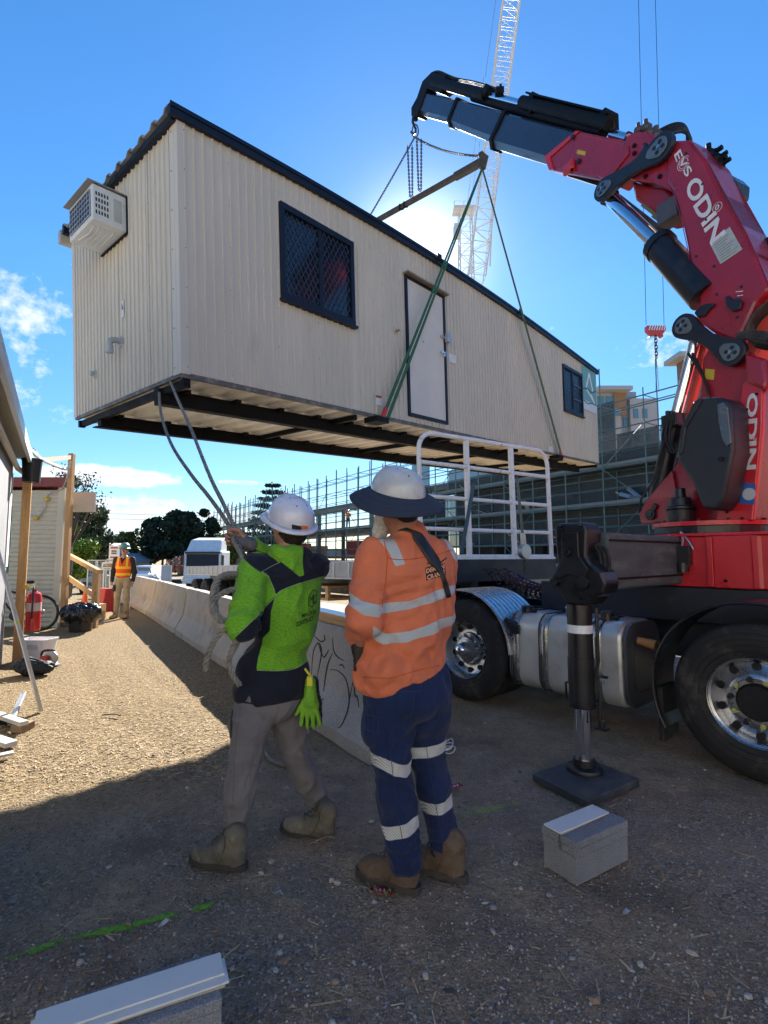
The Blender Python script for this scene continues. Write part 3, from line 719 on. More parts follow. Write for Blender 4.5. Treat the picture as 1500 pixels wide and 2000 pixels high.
# windows
m_glass = M('dark_glass', (.012, .018, .03), .06, var=.02, spec=.9)
def diamond(mb, x0, x1, z0, z1, y, p=.075, w=.009):
    def clip(x, z, dx, dz):
        ts = []
        t0, t1 = -1e9, 1e9
        for a, d, lo, hi in ((x, dx, x0, x1), (z, dz, z0, z1)):
            u, v = (lo - a) / d, (hi - a) / d
            if u > v: u, v = v, u
            t0 = max(t0, u); t1 = min(t1, v)
        return (t0, t1) if t1 - t0 > .01 else None
    for sg in (1, -1):
        k = -40
        while k < 60:
            X = x0 + k * p; c = clip(X, z0, .6 * sg, 1)
            if c: mb.bar((X + .6 * sg * c[0], y, z0 + c[0]), (X + .6 * sg * c[1], y, z0 + c[1]), w, .004, (0, 1, 0))
            k += 1
def window(h, nm, split=.52, rows=()):
    x0, x1, z0, z1 = h; f = .055
    fr = MB(); fr.b2((x0 - .02, -.05, z1 - f), (x1 + .02, .05, z1 + .02)).b2((x0 - .02, -.05, z0 - .02), (x1 + .02, .05, z0 + f)).b2((x0 - .02, -.048, z0 + f), (x0 + f - .015, .05, z1 - f)).b2((x1 - f + .015, -.048, z0 + f), (x1 + .02, .05, z1 - f))
    w = fr.build('window', m_navy, office, bevel=.004)
    xm = x0 + (x1 - x0) * split
    MB().b2((xm - .03, -.03, z0 + f), (xm + .03, .04, z1 - f)).build('mullion', m_navy, w)
    MB().b2((x0 + .02, .0, z0 + .02), (x1 - .02, .012, z1 - .02)).build('pane', m_glass, w)
    g = MB(); diamond(g, x0 + f, xm - .03, z0 + f, z1 - f, -.018); diamond(g, xm + .03, x1 - f, z0 + f, z1 - f, -.024)
    for r in rows: g.b2((xm + .03, -.03, z0 + (z1 - z0) * r - .02), (x1 - f, -.015, z0 + (z1 - z0) * r + .02))
    g.build('security_grille', M('grille', (.03, .04, .07), .4), w)
    MB().b2((x0 - .04, -.075, z0 - .05), (x1 + .04, -.0, z0 - .021)).build('sill', m_navy, w)
window(w1, 'a'); window(w2, 'b', .5, (.34, .67))
# door
x0, x1, z0, z1 = dr
d = MB().b2((x0 + .03, -.012, z0 + .05), (x1 - .03, .03, z1 - .035)).build('door', M('door_cream', (.62, .58, .52), .5, var=.07, vs=2, bump=.15, bs=90, dirt=((.5, .45, .38), 3, .6, .4)), office, bevel=.004)
df = MB(); df.b2((x0 - .015, -.03, z0), (x0 + .029, .05, z1)).b2((x1 - .029, -.03, z0), (x1 + .015, .05, z1)).b2((x0 + .029, -.03, z1 - .034), (x1 - .029, .05, z1)).b2((x0 + .0, -.034, z0 - .002), (x1 - .0, .05, z0 + .049))
df.build('door_frame', m_navy, office)
MB().b2((x0 - .04, -.10, z1 + .004), (x1 + .04, .0, z1 + .03)).build('door_hood', M('hood', (.22, .17, .11), .6), office)
px_, pz_ = CP(864, 690); MB().b2((px_ - .09, -.045, pz_ - .015), (px_ + .03, -.02, pz_ + .015)).cyl((px_ - .02, -.06, pz_ - .05), (px_ - .02, -.03, pz_ - .05), .022).build('handle', m_chrome, d)
px_, pz_ = CP(866, 661); MB().b2((px_ - .12, -.04, pz_ - .02), (px_ + .08, -.025, pz_ + .02)).b2((px_ - .02, -.10, pz_ - .08), (px_ + .06, -.041, pz_ + .06)).cyl((px_ + .02, -.10, pz_ + .04), (px_ + .02, -.10, pz_ + .1), .01).build('padlock_hasp', m_zinc, d, bevel=.004)
px_, pz_ = CP(825, 668); MB().cyl((px_, -.012, pz_), (px_, -.024, pz_), .014).build('peephole', m_steel, d)
px_, pz_ = CP(768, 645); MB().b2((px_ - .012, -.03, pz_ - .05), (px_ + .012, -.005, pz_ + .05)).b2((px_, -.10, pz_ - .012), (px_ + .06, -.02, pz_ + .012)).build('tap_bracket', M('bracket', (.5, .45, .36), .5), office)
def plate(pts, mat, name, y=-.018, label=None, th=.004, parent=None):
    c = [CP(*p, y) for p in pts]; V = [(a, y, b) for a, b in c] + [(a, y + th, b) for a, b in c]
    return mesh_obj(name, V, [(0, 3, 2, 1), (4, 5, 6, 7), (0, 1, 5, 4), (1, 2, 6, 5), (2, 3, 7, 6), (3, 0, 4, 7)], mat, parent or office)
plate([(877, 690), (890, 695), (891, 711), (878, 707)], M('notice_white', (.62, .64, .64), .5), 'notice', label='x')
st = plate([(733, 771), (746, 773), (746, 793), (734, 790)], M('notice_white', (.62, .64, .64), .5), 'notice'); plate([(734, 771.5), (745.5, 773.5), (745.5, 778), (734, 776)], M('notice_red', (.35, .05, .04), .5), 'notice_band', y=-.022, parent=st)
plate([(1071, 870), (1080, 873), (1080, 884), (1072, 882)], M('notice_white', (.62, .64, .64), .5), 'notice')
# teal company sign with a white A and brush strokes
sx0, sx1 = CP(1136, 760)[0], CP(1162.5, 760)[0]; sz1 = CP(1150, 724)[1] + .02; sz0 = CP(1150, 790)[1]
sg = MB().b2((sx0, -.024, sz0), (sx1, -.014, sz1)).build('company_sign', M('teal', (.16, .34, .33), .5, var=.12, vs=4), office)
MB().b2((sx0 + .03, -.030, sz0 - .19), (sx1 - .02, -.0245, sz0 + .05)).build('white_panel', M('sign_white', (.6, .63, .66), .5), sg)
m_let = M('letter_white', (.80, .80, .80), .5); sw = sx1 - sx0; sh = sz1 - sz0; cx = (sx0 + sx1) / 2; cz = sz0 + sh * .66
def stroke(pts, r, mat, name, y=-.027):
    mb = MB()
    for a, b in zip(pts, pts[1:]): mb.bar((sx0 + sw * a[0], y, sz0 + sh * a[1]), (sx0 + sw * b[0], y, sz0 + sh * b[1]), r, .004, (0, 1, 0))
    mb.build(name, mat, sg)
stroke([(.25, .42), (.5, .88), (.72, .42)], .075, m_let, 'letter'); stroke([(.3, .38), (.85, .08), (.6, .3)], .05, m_let, 'emblem_stroke')
stroke([(.05, .36), (.3, .42), (.5, .37), (.65, .36), (.95, .46)], .03, M('teal_dark', (.03, .12, .12), .5), 'brush_stroke', -.032); stroke([(.05, .04), (.3, -.02), (.6, .05), (.95, .04)], .03, M('teal_dark', (.03, .12, .12), .5), 'brush_stroke', -.032)
# air conditioner on the end wall
ya, za1 = CE(250, 388); _, za0 = CE(249, 456); yb, zb = CE(211, 487)
print('AC', ya, za1, za0, yb, zb)
yb = ya + .66; za0 = min(za0, zb); hh = za1 - za0; pr = .36
ac = MB().b2((-pr, ya, za0), (-.012, yb, za1)).build('air_conditioner', M('ac_white', (.62, .63, .63), .45, var=.08, vs=5, dirt=((.42, .36, .28), 5, .58, .6)), office, bevel=.012)
mdk = M('louvre_dark', (.012, .014, .02), .5)
for r_ in range(4):
    lo = MB()
    for c_ in range(5):
        xx = -pr + .03 + c_ * .028; zz = za1 - .06 - (r_ + 1) * (hh - .1) / 4.2; lo.b2((xx, ya - .003, zz + .015), (xx + .014, ya + .002, zz + (hh - .1) / 4.2 - .012))
    lo.build('louvre', mdk, ac)
MB().b2((-.15, ya - .004, za0 + .06), (-.07, ya - .001, za1 - .07)).build('side_panel', M('ac_grey', (.40, .41, .40), .5), ac)
MB().b2((-pr - .006, ya + .05, za0 + .05), (-pr + .002, yb - .04, za1 - .05)).build('coil', mdk, ac)
g = MB()
for i in range(9): g.b2((-pr - .013, ya + .05 + i * (yb - ya - .1) / 8 - .003, za0 + .05), (-pr - .007, ya + .05 + i * (yb - ya - .1) / 8 + .003, za1 - .05))
for i in range(6): g.b2((-pr - .0145, ya + .045, za0 + .05 + i * (hh - .1) / 5 - .003), (-pr - .0135 + .004, yb - .035, za0 + .05 + i * (hh - .1) / 5 + .003))
g.build('coil_guard', M('guard', (.5, .52, .55), .4, .5), ac)
MB().b2((-pr - .05, ya - .02, za1 + .008), (-.0, yb + .03, za1 + .018)).build('rain_hood', M('hood_grey', (.22, .21, .19), .5), ac)
MB().b2((-.03, ya - .03, za0 - .03), (-.011, ya - .012, za1 + .0)).b2((-.03, ya - .03, za0 - .03), (-.011, yb + .02, za0 - .012)).build('mounting_frame', m_bk, ac)
u = MB()
for i in range(5): u.tube([(-pr + .06 + i * .05, ya + .12, za0 - .004), (-pr + .08 + i * .045, ya + .3, za0 - .004), (-pr + .05 + i * .055, yb - .12, za0 - .004)], .008, n=6)
u.build('base_pressing', M('ac_white', (.6, .6, .6)), ac)
# drain elbow, small outlet, sticker
yy, zz = CE(238, 668); el = spline([(0, yy, zz), (-.07, yy, zz + .004), (-.12, yy, zz - .02), (-.13, yy, zz - .07), (-.13, yy, zz - .15)], 5)
m_pvc = M('pvc_grey', (.38, .39, .40), .45)
MB().tube(el, .032, n=12).cyl((-.004, yy, zz), (-.02, yy, zz), .062).cyl((-.13, yy, zz - .07), (-.13, yy, zz - .15), .04, n=12).build('drain_pipe', m_pvc, office, smooth=True)
yy, zz = CE(189, 731); MB().cyl((-.004, yy, zz), (-.03, yy, zz), .06, .05, 8).cyl((-.03, yy, zz), (-.075, yy, zz), .03, n=8).build('outlet', m_pvc, office)
yy, zz = CE(241, 604); s = MB().b2((-.0135, yy - .035, zz - .09), (-.012, yy + .035, zz + .09)).build('sticker', m_let, office); MB().prism([(-.025, -.02), (.025, -.02), (0, .05)], -.002, 0, Matrix(((0, 0, 1, -.0135), (1, 0, 0, yy), (0, 1, 0, zz + .01), (0, 0, 0, 1)))).build('warning_triangle', mdk, s)
# ------------------------------------------------------------------ lifting gear
hook = W(810, 268, 10.0)
near = CM @ Vector((5.83, .0, CHT)); e1 = onplane(938, 318, CM @ Vector((0, -.17, 0)), CR.to_3x3() @ Vector((0, 1, 0))); e2 = W(716, 442, 10.95)
m_chain = M('chain_steel', (.10, .09, .08), .5, .7, var=.3)
sb = thing('spreader_bar', 'rusty steel spreader bar above the roof with angled end brackets', 'spreader bar', e1)
MB().bar(e1, e2, .085, .085).build('beam', M('rusty_steel', (.10, .075, .055), .6, .4, var=.4, vs=10), sb, world=True, bevel=.008)
dd = (e2 - e1).normalized()
MB().bar(e1 - dd * .1 + Vector((0, 0, .10)), e1 - dd * .02 - Vector((0, 0, .12)), .12, .10).bar(e1 - dd * .04 + Vector((0, 0, .0)), e1 + dd * .6 + Vector((0, 0, 0)), .11, .11).cyl(e1 - dd * .06 + Vector((0, 0, .14)), e1 - dd * .0 + Vector((0, 0, .14)), .05).build('end_bracket', M('rusty_steel', (.1, .08, .06)), sb, world=True, bevel=.006)
for k, t in enumerate((.60, .64)): MB().cyl(e1.lerp(e2, t) - Vector((.05, 0, 0)), e1.lerp(e2, t) + Vector((.05, 0, 0)), .06, n=10).build('clamp', m_bk, sb, world=True)
def chain(a, b, sag, label, link=.055, wire=.0075, w=.032, pts=None):
    o = chain_mb(MB(), pts or catenary(a, b, sag, 10), link, wire, w).build('lifting_chain', m_chain, loc=a, smooth=True); tag(o, label, 'chain', 'lifting chains')
chain(hook, e1 + Vector((0, 0, .13)), .10, 'chain from the crane hook down to the near end of the spreader bar')
far_end = e2 + Vector((0, 0, .12)); chain(hook, far_end, .02, 'taut chain from the crane hook to the far end of the spreader bar')
for k, (a, b, l) in enumerate([((799, 285), (803, 385), 'loose chain loop hanging left, down to the spreader bar'), ((817, 272), (820, 372), 'loose chain loop hanging right, below the crane hook')]):
    p1 = W(a[0] - 3, a[1], 9.9); p2 = W(a[0] + 6, a[1], 9.9); bt = W(b[0], b[1], 9.9)
    chain(p1, p2, 0, l, pts=[p1, bt + Vector((-.025, 0, .03)), bt, bt + Vector((.025, 0, .03)), p2])
m_sling = M('green_webbing', (.022, .115, .06), .75, var=.2, vs=40, bump=.4, bs=400); m_sling2 = M('olive_webbing', (.11, .15, .05), .75, var=.2, vs=40)
def sling(p, q, label, w0, w1, mat, sep=.05, cuff=True):
    t = thing('lifting_sling', label, 'sling', p, group='green lifting slings')
    d = (q - p).normalized(); n = CR.to_3x3() @ Vector((0, -1, 0)); s = d.cross(n).normalized()
    for k in (-1, 1):
        a = p + s * .01 * k; b = q + s * sep * k; V = [a - s * w0, a + s * w0, b + s * w1, b - s * w1]; V = V + [v + n * .006 for v in V]
        mesh_obj('webbing', [tuple(v) for v in V], [(3, 2, 1, 0), (4, 5, 6, 7), (0, 1, 5, 4), (1, 2, 6, 5), (2, 3, 7, 6), (3, 0, 4, 7)], mat, t, world=True)
    if cuff:
        MB().bar(q + s * sep - d * .13, q + s * sep + d * .02, w1 * 2.3, .02, n).build('end_sleeve', M('sleeve_red', (.5, .03, .03), .6), t, world=True)
    return t
lug = e1 - dd * .04 - Vector((0, 0, .12))
f1 = CM @ Vector((CP(741, 812)[0], -.10, -.05)); f2 = CM @ Vector((CP(1088, 888)[0], -.10, -.05))
sling(lug, f1, 'doubled green sling from the spreader bar to the floor left of the door', .012, .028, m_sling, .045)
sling(lug, f2, 'olive green sling from the spreader bar down to the floor between door and far window', .020, .036, m_sling2, .014)
lg = e2 + dd * .0 - Vector((0, 0, .05))
sling(lg, CM @ Vector((CP(741, 812)[0], CW + .09, -.03)), 'left rear green sling on the hidden side of the site office', .012, .028, m_sling, .03, False)
sling(lg, CM @ Vector((CP(1088, 888)[0], CW + .09, -.03)), 'right rear green sling on the hidden side of the site office', .012, .028, m_sling, .03, False)
# sling lugs / protectors on the roof trim and bottom
for q in (859, 1016):
    xx = CP(q, 530 if q < 900 else 615, -.09)[0]; MB().b2((xx - .05, -.105, CHT + camber(xx) + .02), (xx + .05, -.093, CHT + camber(xx) + .12)).build('edge_protector', m_bk, office)
for xx in (CP(741, 812)[0], CP(1088, 888)[0]): MB().b2((xx - .2, -.12, -.12), (xx + .06, .1, -.0465)).build('lifting_point', m_bk, office)
# ================================================================== CRANE TRUCK
T0 = Vector((2.48, 3.507, 0)); TU = Vector((-.6456, .7637, 0)); TNN = Vector((.7637, .6456, 0)); ZZ = Vector((0, 0, 1))
TM = Matrix(((TU.x, -TNN.x, 0, T0.x), (TU.y, -TNN.y, 0, T0.y), (0, 0, 1, 0), (0, 0, 0, 1)))     # local x rearwards, y to the near side, z up
def T(u, n, z): return T0 + TU * u + TNN * n + ZZ * z
def TLp(px, py, n): h = onplane(px, py, T(0, n, 0), TNN) - T0; return h.dot(TU), h.z
truck = thing('crane_truck', 'red loader crane on a dark truck with its outrigger down', 'crane truck', mat=TM)
m_frame = M('truck_frame', (.012, .015, .025), .5, var=.25, dirt=((.08, .075, .07), 3, .58, .5))
m_tank = M('tank_alu', (.62, .62, .60), .38, .55, var=.12, vs=2.5, dirt=((.42, .39, .33), 3, .52, .6), bump=.06, bs=30)
m_tankend = M('tank_end', (.14, .145, .15), .42, .7, var=.1)
def tbox(mb, u0, u1, n0, n1, z0, z1):     # local y = -n
    return mb.b2((u0, -n1, z0), (u1, -n0, z1))
# chassis
mb = MB(); tbox(mb, -3.2, 4.6, .78, .88, .62, .94); tbox(mb, -3.2, 4.6, 1.62, 1.72, .62, .94)
for u in (-1.5, -.2, 1.2, 2.2, 3.2, 4.5): tbox(mb, u, u + .1, .881, 1.619, .66, .90)
mb.build('chassis', m_frame, truck, bevel=.006)
mb = MB(); tbox(mb, -2.0, 2.0, .60, 1.9, .945, 1.235); mb.build('sub_frame', m_frame, truck, bevel=.01)
mb = MB(); tbox(mb, .95, 1.9, .72, .776, .4, .92); tbox(mb, -.2, .75, 1.75, 2.2, .4, .92); mb.build('battery_box', m_frame, truck, bevel=.02)
# fuel tank
def rrect(w, h, r, n=6):
    P = []
    for cx, cy, a0 in ((w / 2 - r, h / 2 - r, 0), (-w / 2 + r, h / 2 - r, 90), (-w / 2 + r, -h / 2 + r, 180), (w / 2 - r, -h / 2 + r, 270)):
        P += [(cx + r * cos(R(a0 + 90 * i / n)), cy + r * sin(R(a0 + 90 * i / n))) for i in range(n + 1)]
    return P
def tankmesh(mb, u0, u1, cn, cz, w, h, r, dish=.03):
    rings = [(u0 + dish * 0, .82), (u0 + .012, .93), (u0 + dish, .985), (u0 + dish + .02, 1), (u1 - dish - .02, 1), (u1 - dish, .985), (u1 - .012, .93), (u1, .82)]
    V = []; n = None
    for u, s in rings:
        q = rrect(w * s, h * s, r * s); n = len(q); V += [(u, -cn + a, cz + b) for a, b in q]
    Fc = [(i * n + j, i * n + (j + 1) % n, (i + 1) * n + (j + 1) % n, (i + 1) * n + j) for i in range(len(rings) - 1) for j in range(n)]
    Fc += [tuple(range(n - 1, -1, -1)), tuple(range((len(rings) - 1) * n, len(rings) * n))]; mb.add(V, Fc)
mb = MB(); tankmesh(mb, .90, 2.03, .37, .60, .66, .70, .15); tk = mb.build('fuel_tank', m_tank, truck, smooth=True, auto=50)
for u in (1.12, 1.62, 1.93): 
    q = rrect(.675, .715, .157); mb = MB(); n = len(q); V = [(u + du, -.37 + a, .60 + b) for du in (-.04, .04) for a, b in q]; mb.add(V, [(j, (j + 1) % n, n + (j + 1) % n, n + j) for j in range(n)])
    o = mb.build('strap', M('strap_steel', (.33, .34, .35), .25, .9), tk, smooth=True); s = o.modifiers.new('s', 'SOLIDIFY'); s.thickness = .006
    mb = MB(); V = [(u + du, -.37 + a, .60 + b) for du in (.048, .056) for a, b in q]; mb.add(V, [(j, (j + 1) % n, n + (j + 1) % n, n + j) for j in range(n)]); o = mb.build('strap_rubber', m_rubber, tk); s = o.modifiers.new('s', 'SOLIDIFY'); s.thickness = .008
mb = MB(); tankmesh(mb, .868, .905, .37, .60, .64, .68, .15, .012); mb.build('tank_end', m_tankend, tk, smooth=True)
q = rrect(.42, .46, .1); mb = MB(); mb.tube([(.866, -.37 + a, .60 + b) for a, b in q], .008, n=6, closed=True); mb.build('end_pressing', m_tankend, tk, smooth=True)
for u, r_, h_, m_ in ((1.40, .075, .07, m_steel), (1.10, .05, .05, m_black), (1.90, .055, .035, m_black)):
    MB().cyl((u, -.20, .945), (u, -.20, .955 + h_), r_, r_, 16).cyl((u, -.20, .955 + h_), (u, -.20, .975 + h_), r_ * 1.1, r_ * .95, 16).cyl((u - .1, -.2, .97), (u, -.2, .97), .02).build('filler_cap', m_, tk, bevel=.003)
# wheels
def tyre_prof(w=.29, Ro=.52, Ri=.292):
    return [(Ri, .02), (Ri + .03, .0), (Ri + .09, -.012), (Ro - .10, -.012), (Ro - .03, .006), (Ro - .012, .02), (Ro, .04), (Ro + .002, w * .3), (Ro - .009, w * .3 + .002), (Ro - .009, w * .34), (Ro + .003, w * .342),
            (Ro + .003, w * .49), (Ro - .009, w * .492), (Ro - .009, w * .53), (Ro + .003, w * .532), (Ro + .002, w * .68), (Ro - .009, w * .682), (Ro - .009, w * .72), (Ro + .002, w * .722), (Ro, w - .04), (Ro - .03, w - .006), (Ri + .09, w + .012), (Ri, w - .02)]
def wheel(u, n, front, parent, name='wheel', M4=None):
    """axis along n; outer side at n. Local object coordinates of the parent (y = -n)"""
    wh = bpy.data.objects.new(name, None); COL.objects.link(wh); wh.parent = parent; wh.location = (u, -n, .52); wh.empty_display_size = .1
    ax = (0, -1, 0)
    mb = MB().lathe(tyre_prof(), (0, 0, 0), ax, 64)
    for k in range(4): mb.lathe([(.335 + .04 * k, -.0135 - .001 * k), (.338 + .04 * k, -.0175), (.342 + .04 * k, -.0135)], (0, 0, 0), ax, 64)
    mb.build('tyre', m_rubber, wh, smooth=True, auto=35)
    m_rim = M('rim_alloy', (.46, .47, .49), .28, .9, var=.15, vs=5, dirt=((.18, .16, .14), 4, .55, .6)); dk = M('hole_dark', (.006, .006, .007), .8)
    if front:
        prof = [(.296, .0), (.300, .012), (.292, .022), (.278, .03), (.268, .055), (.255, .075), (.20, .055), (.185, .035), (.178, .028), (.155, .022), (.150, .028), (.118, .028), (.112, .045), (.112, .12), (.0, .13)]
    else:
        prof = [(.296, .0), (.300, .012), (.292, .022), (.280, .045), (.262, .10), (.225, .125), (.17, .125), (.16, .10), (.13, .09), (.12, .05), (.075, .035), (.07, -.0), (.06, -.03), (.035, -.045), (.0, -.05)]
    MB().lathe(prof, (0, 0, 0), ax, 56).build('rim', m_rim, wh, smooth=True, auto=35)
    mb = MB(); rr, hh = (.232, .066) if front else (.222, .118)
    for k in range(10): a = 2 * pi * (k + .5) / 10; c = Vector((rr * cos(a), -hh, rr * sin(a))); mb.cyl(c + Vector((0, .012, 0)), c + Vector((0, -.012, 0)), .027, n=14)
    o = mb.build('hand_hole', dk, wh)
    o['kind'] = 'stuff'
    if front:
        MB().cyl((0, -.02, 0), (0, .0, 0), .111, n=28).lathe([(.112, .02), (.118, .012), (.124, .02)], (0, 0, 0), (0, -1, 0), 40).build('hub', dk, wh)
        for k in range(10):
            a = 2 * pi * k / 10 + .1; c = Vector((.150 * cos(a), -.016, .150 * sin(a)))
            if k % 2:
                mb = MB(); P = [(.017 * cos(t), .017 * sin(t)) for t in np.linspace(R(30), R(330), 12)] + [(.042, 0)]; an = a + (pi if k % 4 == 1 else 0) + .6
                Mx = Matrix.Translation(c + Vector((0, .02, 0))) @ Matrix.Rotation(R(90), 4, 'X') @ Matrix.Rotation(an, 4, 'Z'); mb.prism(P, -.004, .008, Mx); mb.build('nut_indicator', M('nut_yellow', (.36, .36, .10), .5), wh, bevel=.003)
            else: MB().cyl(c, c + Vector((0, .03, 0)), .022, .018, 6).build('wheel_nut', m_black, wh)
    else:
        MB().sphere((0, .03, 0), .062, 20, 12, (1, .8, 1)).build('hub_cap', m_chrome, wh, smooth=True)
        for k in range(10): a = 2 * pi * k / 10; c = Vector((.145 * cos(a), -.092, .145 * sin(a))); MB().cyl(c, c + Vector((0, .035, 0)), .016, .014, 6).build('wheel_nut', m_steel, wh)
    return wh
wf = wheel(0, 0, True, truck); wr = wheel(2.565, 0, False, truck)
def cpw(w, u, n):
    c = copy_tree(w, w.parent); c.location = (u, -n, .52); return c
cpw(wr, 3.93, 0)
for u in (2.565, 3.93):
    c = cpw(wr, u, .31); c2 = cpw(wr, u, 2.5 - .60); c3 = cpw(wr, u, 2.5 - .29)
cpw(wf, 0, 2.2)
def arc_guard(uc, zc, r, a0, a1, n0, n1, name, mat, th=.02, lip=True, ribs=False):
    mb = MB(); k = 28; V = []
    for i in range(k + 1):
        a = R(a0 + (a1 - a0) * i / k)
        for rr, nn in ((r, n0), (r + (.008 if ribs else 0), n0 + .02), (r + .004, n1), (r + th, n1), (r + th, n0)):
            V.append((uc + rr * cos(a), -nn, zc + rr * sin(a)))
    Fc = [(i * 5 + j, (i + 1) * 5 + j, (i + 1) * 5 + (j + 1) % 5, i * 5 + (j + 1) % 5) for i in range(k) for j in range(5)]; Fc += [(0, 1, 2, 3, 4), tuple(k * 5 + j for j in (4, 3, 2, 1, 0))]
    mb.add(V, Fc); o = mb.build(name, mat, truck, smooth=True, auto=30)
    if lip:
        mb = MB(); mb.tube([(uc + (r + th / 2) * cos(R(a0 + (a1 - a0) * i / k)), -n0 + .0, zc + (r + th / 2) * sin(R(a0 + (a1 - a0) * i / k))) for i in range(k + 1)], .012, n=8); mb.build('guard_lip', mat, o, smooth=True)
    if ribs:
        for j in range(1, 9):
            nn = n0 + (n1 - n0) * j / 9; mb = MB(); mb.tube([(uc + (r + th) * cos(R(a0 + (a1 - a0) * i / k)), -nn, zc + (r + th) * sin(R(a0 + (a1 - a0) * i / k))) for i in range(k + 1)], .009, n=6); mb.build('guard_rib', mat, o, smooth=True)
    return o
arc_guard(0, .53, .64, 165, -28, -.02, .36, 'front_mudguard', M('guard_black', (.013, .013, .015), .35, var=.2), .02)
arc_guard(2.565, .53, .60, 178, -8, -.02, .60, 'rear_mudguard', M('guard_alu', (.50, .52, .55), .28, .9, var=.12, vs=6, dirt=((.25, .23, .2), 5, .6, .5)), .014, ribs=True)
arc_guard(3.93, .53, .60, 178, 2, -.02, .60, 'rear_mudguard', M('guard_alu', (.5, .5, .5)), .014, ribs=True)
mb = MB(); P = [TLp(*p, .06) for p in ((1310, 1330), (1318, 1300), (1330, 1395), (1312, 1398))]
MB().b2((.60, -.30, .10), (.64, -.02, .50)).build('mud_flap', m_rubber, truck, bevel=.01)
MB().b2((2.0 - .12, -.1, .50 + .25), (2.0 + .02, -.02, .52 + .32)).cyl((1.9, -.05, .83), (2.05, -.05, .87), .03).build('guard_bracket', m_black, truck, bevel=.006)
MB().cyl((.66, -.1, .80), (.80, -.1, .82), .04, .03).build('marker_lamp', M('amber', (.35, .17, .06), .5), truck, smooth=True)
# cab back part beyond the right edge of the picture
mb = MB(); tbox(mb, -3.6, -1.75, .0, 2.5, 1.0, 3.3); mb.build('cab', M('cab_red', (.35, .02, .03), .3, coat=.3), truck, bevel=.08)
# red crane base: faceted box
m_redb = M('red_base', (.58, .02, .03), .34, var=.12, vs=3, coat=.3, dirt=((.20, .03, .03), 12, .6, .5))
def trprism(out_un, z0, z1, name, mat, parent=truck, bevel=.01, **k):
    return MB().prism([(u, -n) for u, n in out_un], z0, z1).build(name, mat, parent, bevel=bevel, **k)
base = trprism([(.92, .95), (.86, .72), (.70, .60), (.42, .60), (.38, .56), (.12, .56), (.06, .60), (-.22, .60), (-.26, .56), (-.5, .56), (-.56, .62), (-1.3, .62), (-1.3, 1.9), (.92, 1.9)], 1.24, 1.66, 'crane_base', m_redb)
trprism([(.96, 1.0), (.88, .68), (.70, .56), (-1.35, .56), (-1.35, 1.95), (.96, 1.95)], 1.661, 1.685, 'top_flange', m_redb, base, .004)
MB().cyl((-.08, -.553, 1.46), (-.08, -.60, 1.46), .075, n=24).build('lightening_hole', M('hole_dark', (.006, .006, .007)), base)
o = kids(base)[-1]; o.scale = (1, 1, 1)
for u in (.40, .09, -.24): MB().b2((u - .02, -.552, 1.25), (u + .02, -.545, 1.655)).build('pressed_rib', m_redb, base, bevel=.006)
MB().b2((.66, -.585, 1.42), (.54, -.50, 1.58)).cyl((.60, -.53, 1.36), (.60, -.53, 1.44), .05).b2((.545, -.59, 1.50), (.655, -.588, 1.55)).build('control_valve', m_black, base, bevel=.012)
for a, b in (((.78, -.53, 1.42), (.70, -.56, 1.68)), ((.60, -.54, 1.58), (.62, -.58, 1.70)), ((.52, -.56, 1.55), (.62, -.59, 1.70))):
    MB().tube(spline([a, ((a[0] + b[0]) / 2 - .01, -.57, (a[2] + b[2]) / 2), b], 5), .008, n=6).build('pipe', m_zinc, base, smooth=True)
# slew ring
C0 = T(.595, 1.25, 0); KX = Vector((-.4214, .9069, 0)); KY = Vector((-KX.y, KX.x, 0))      # KY: toward the viewer's left
KM = Matrix(((KX.x, KY.x, 0, C0.x), (KX.y, KY.y, 0, C0.y), (0, 0, 1, 0), (0, 0, 0, 1))); KMI = KM.inverted()
def K(px, py, y=0.): h = KMI @ onplane(px, py, KM @ Vector((0, y, 0)), KY); return h.x, h.z
K2 = KM @ Matrix(((1, 0, 0, 0), (0, 0, -1, 0), (0, 1, 0, 0), (0, 0, 0, 1)))          # (x, z, -y)
ring = MB().cyl(KM @ Vector((0, 0, 1.69)), KM @ Vector((0, 0, 1.76)), .47, n=48).build('slew_ring', m_black, truck, world=True, bevel=.004)
mb = MB().cyl(KM @ Vector((0, 0, 1.762)), KM @ Vector((0, 0, 1.80)), .49, n=48).build('ring_flange', m_redb, ring, world=True)
mb = MB()
for k in range(26): a = 2 * pi * k / 26; p = KM @ Vector((.455 * cos(a), .455 * sin(a), 1.80)); mb.cyl(p, p + ZZ * .022, .017, n=6)
o = mb.build('flange_bolts', m_black, ring, world=True); o['kind'] = 'stuff'
def kpr(pts, y0, y1, name, mat, parent=truck, bevel=.012, ref=None, **k):
    """outline read from the photograph on the crane's own vertical plane, then given its thickness y0..y1"""
    out = [K(*p, max(y0, y1) if ref is None else ref) for p in pts]
    return MB().prism(out, -y0, -y1, K2).build(name, mat, parent, world=True, bevel=bevel, **k)
def kc(p, y): a, b = K(*p, y); return KM @ Vector((a, y, b))
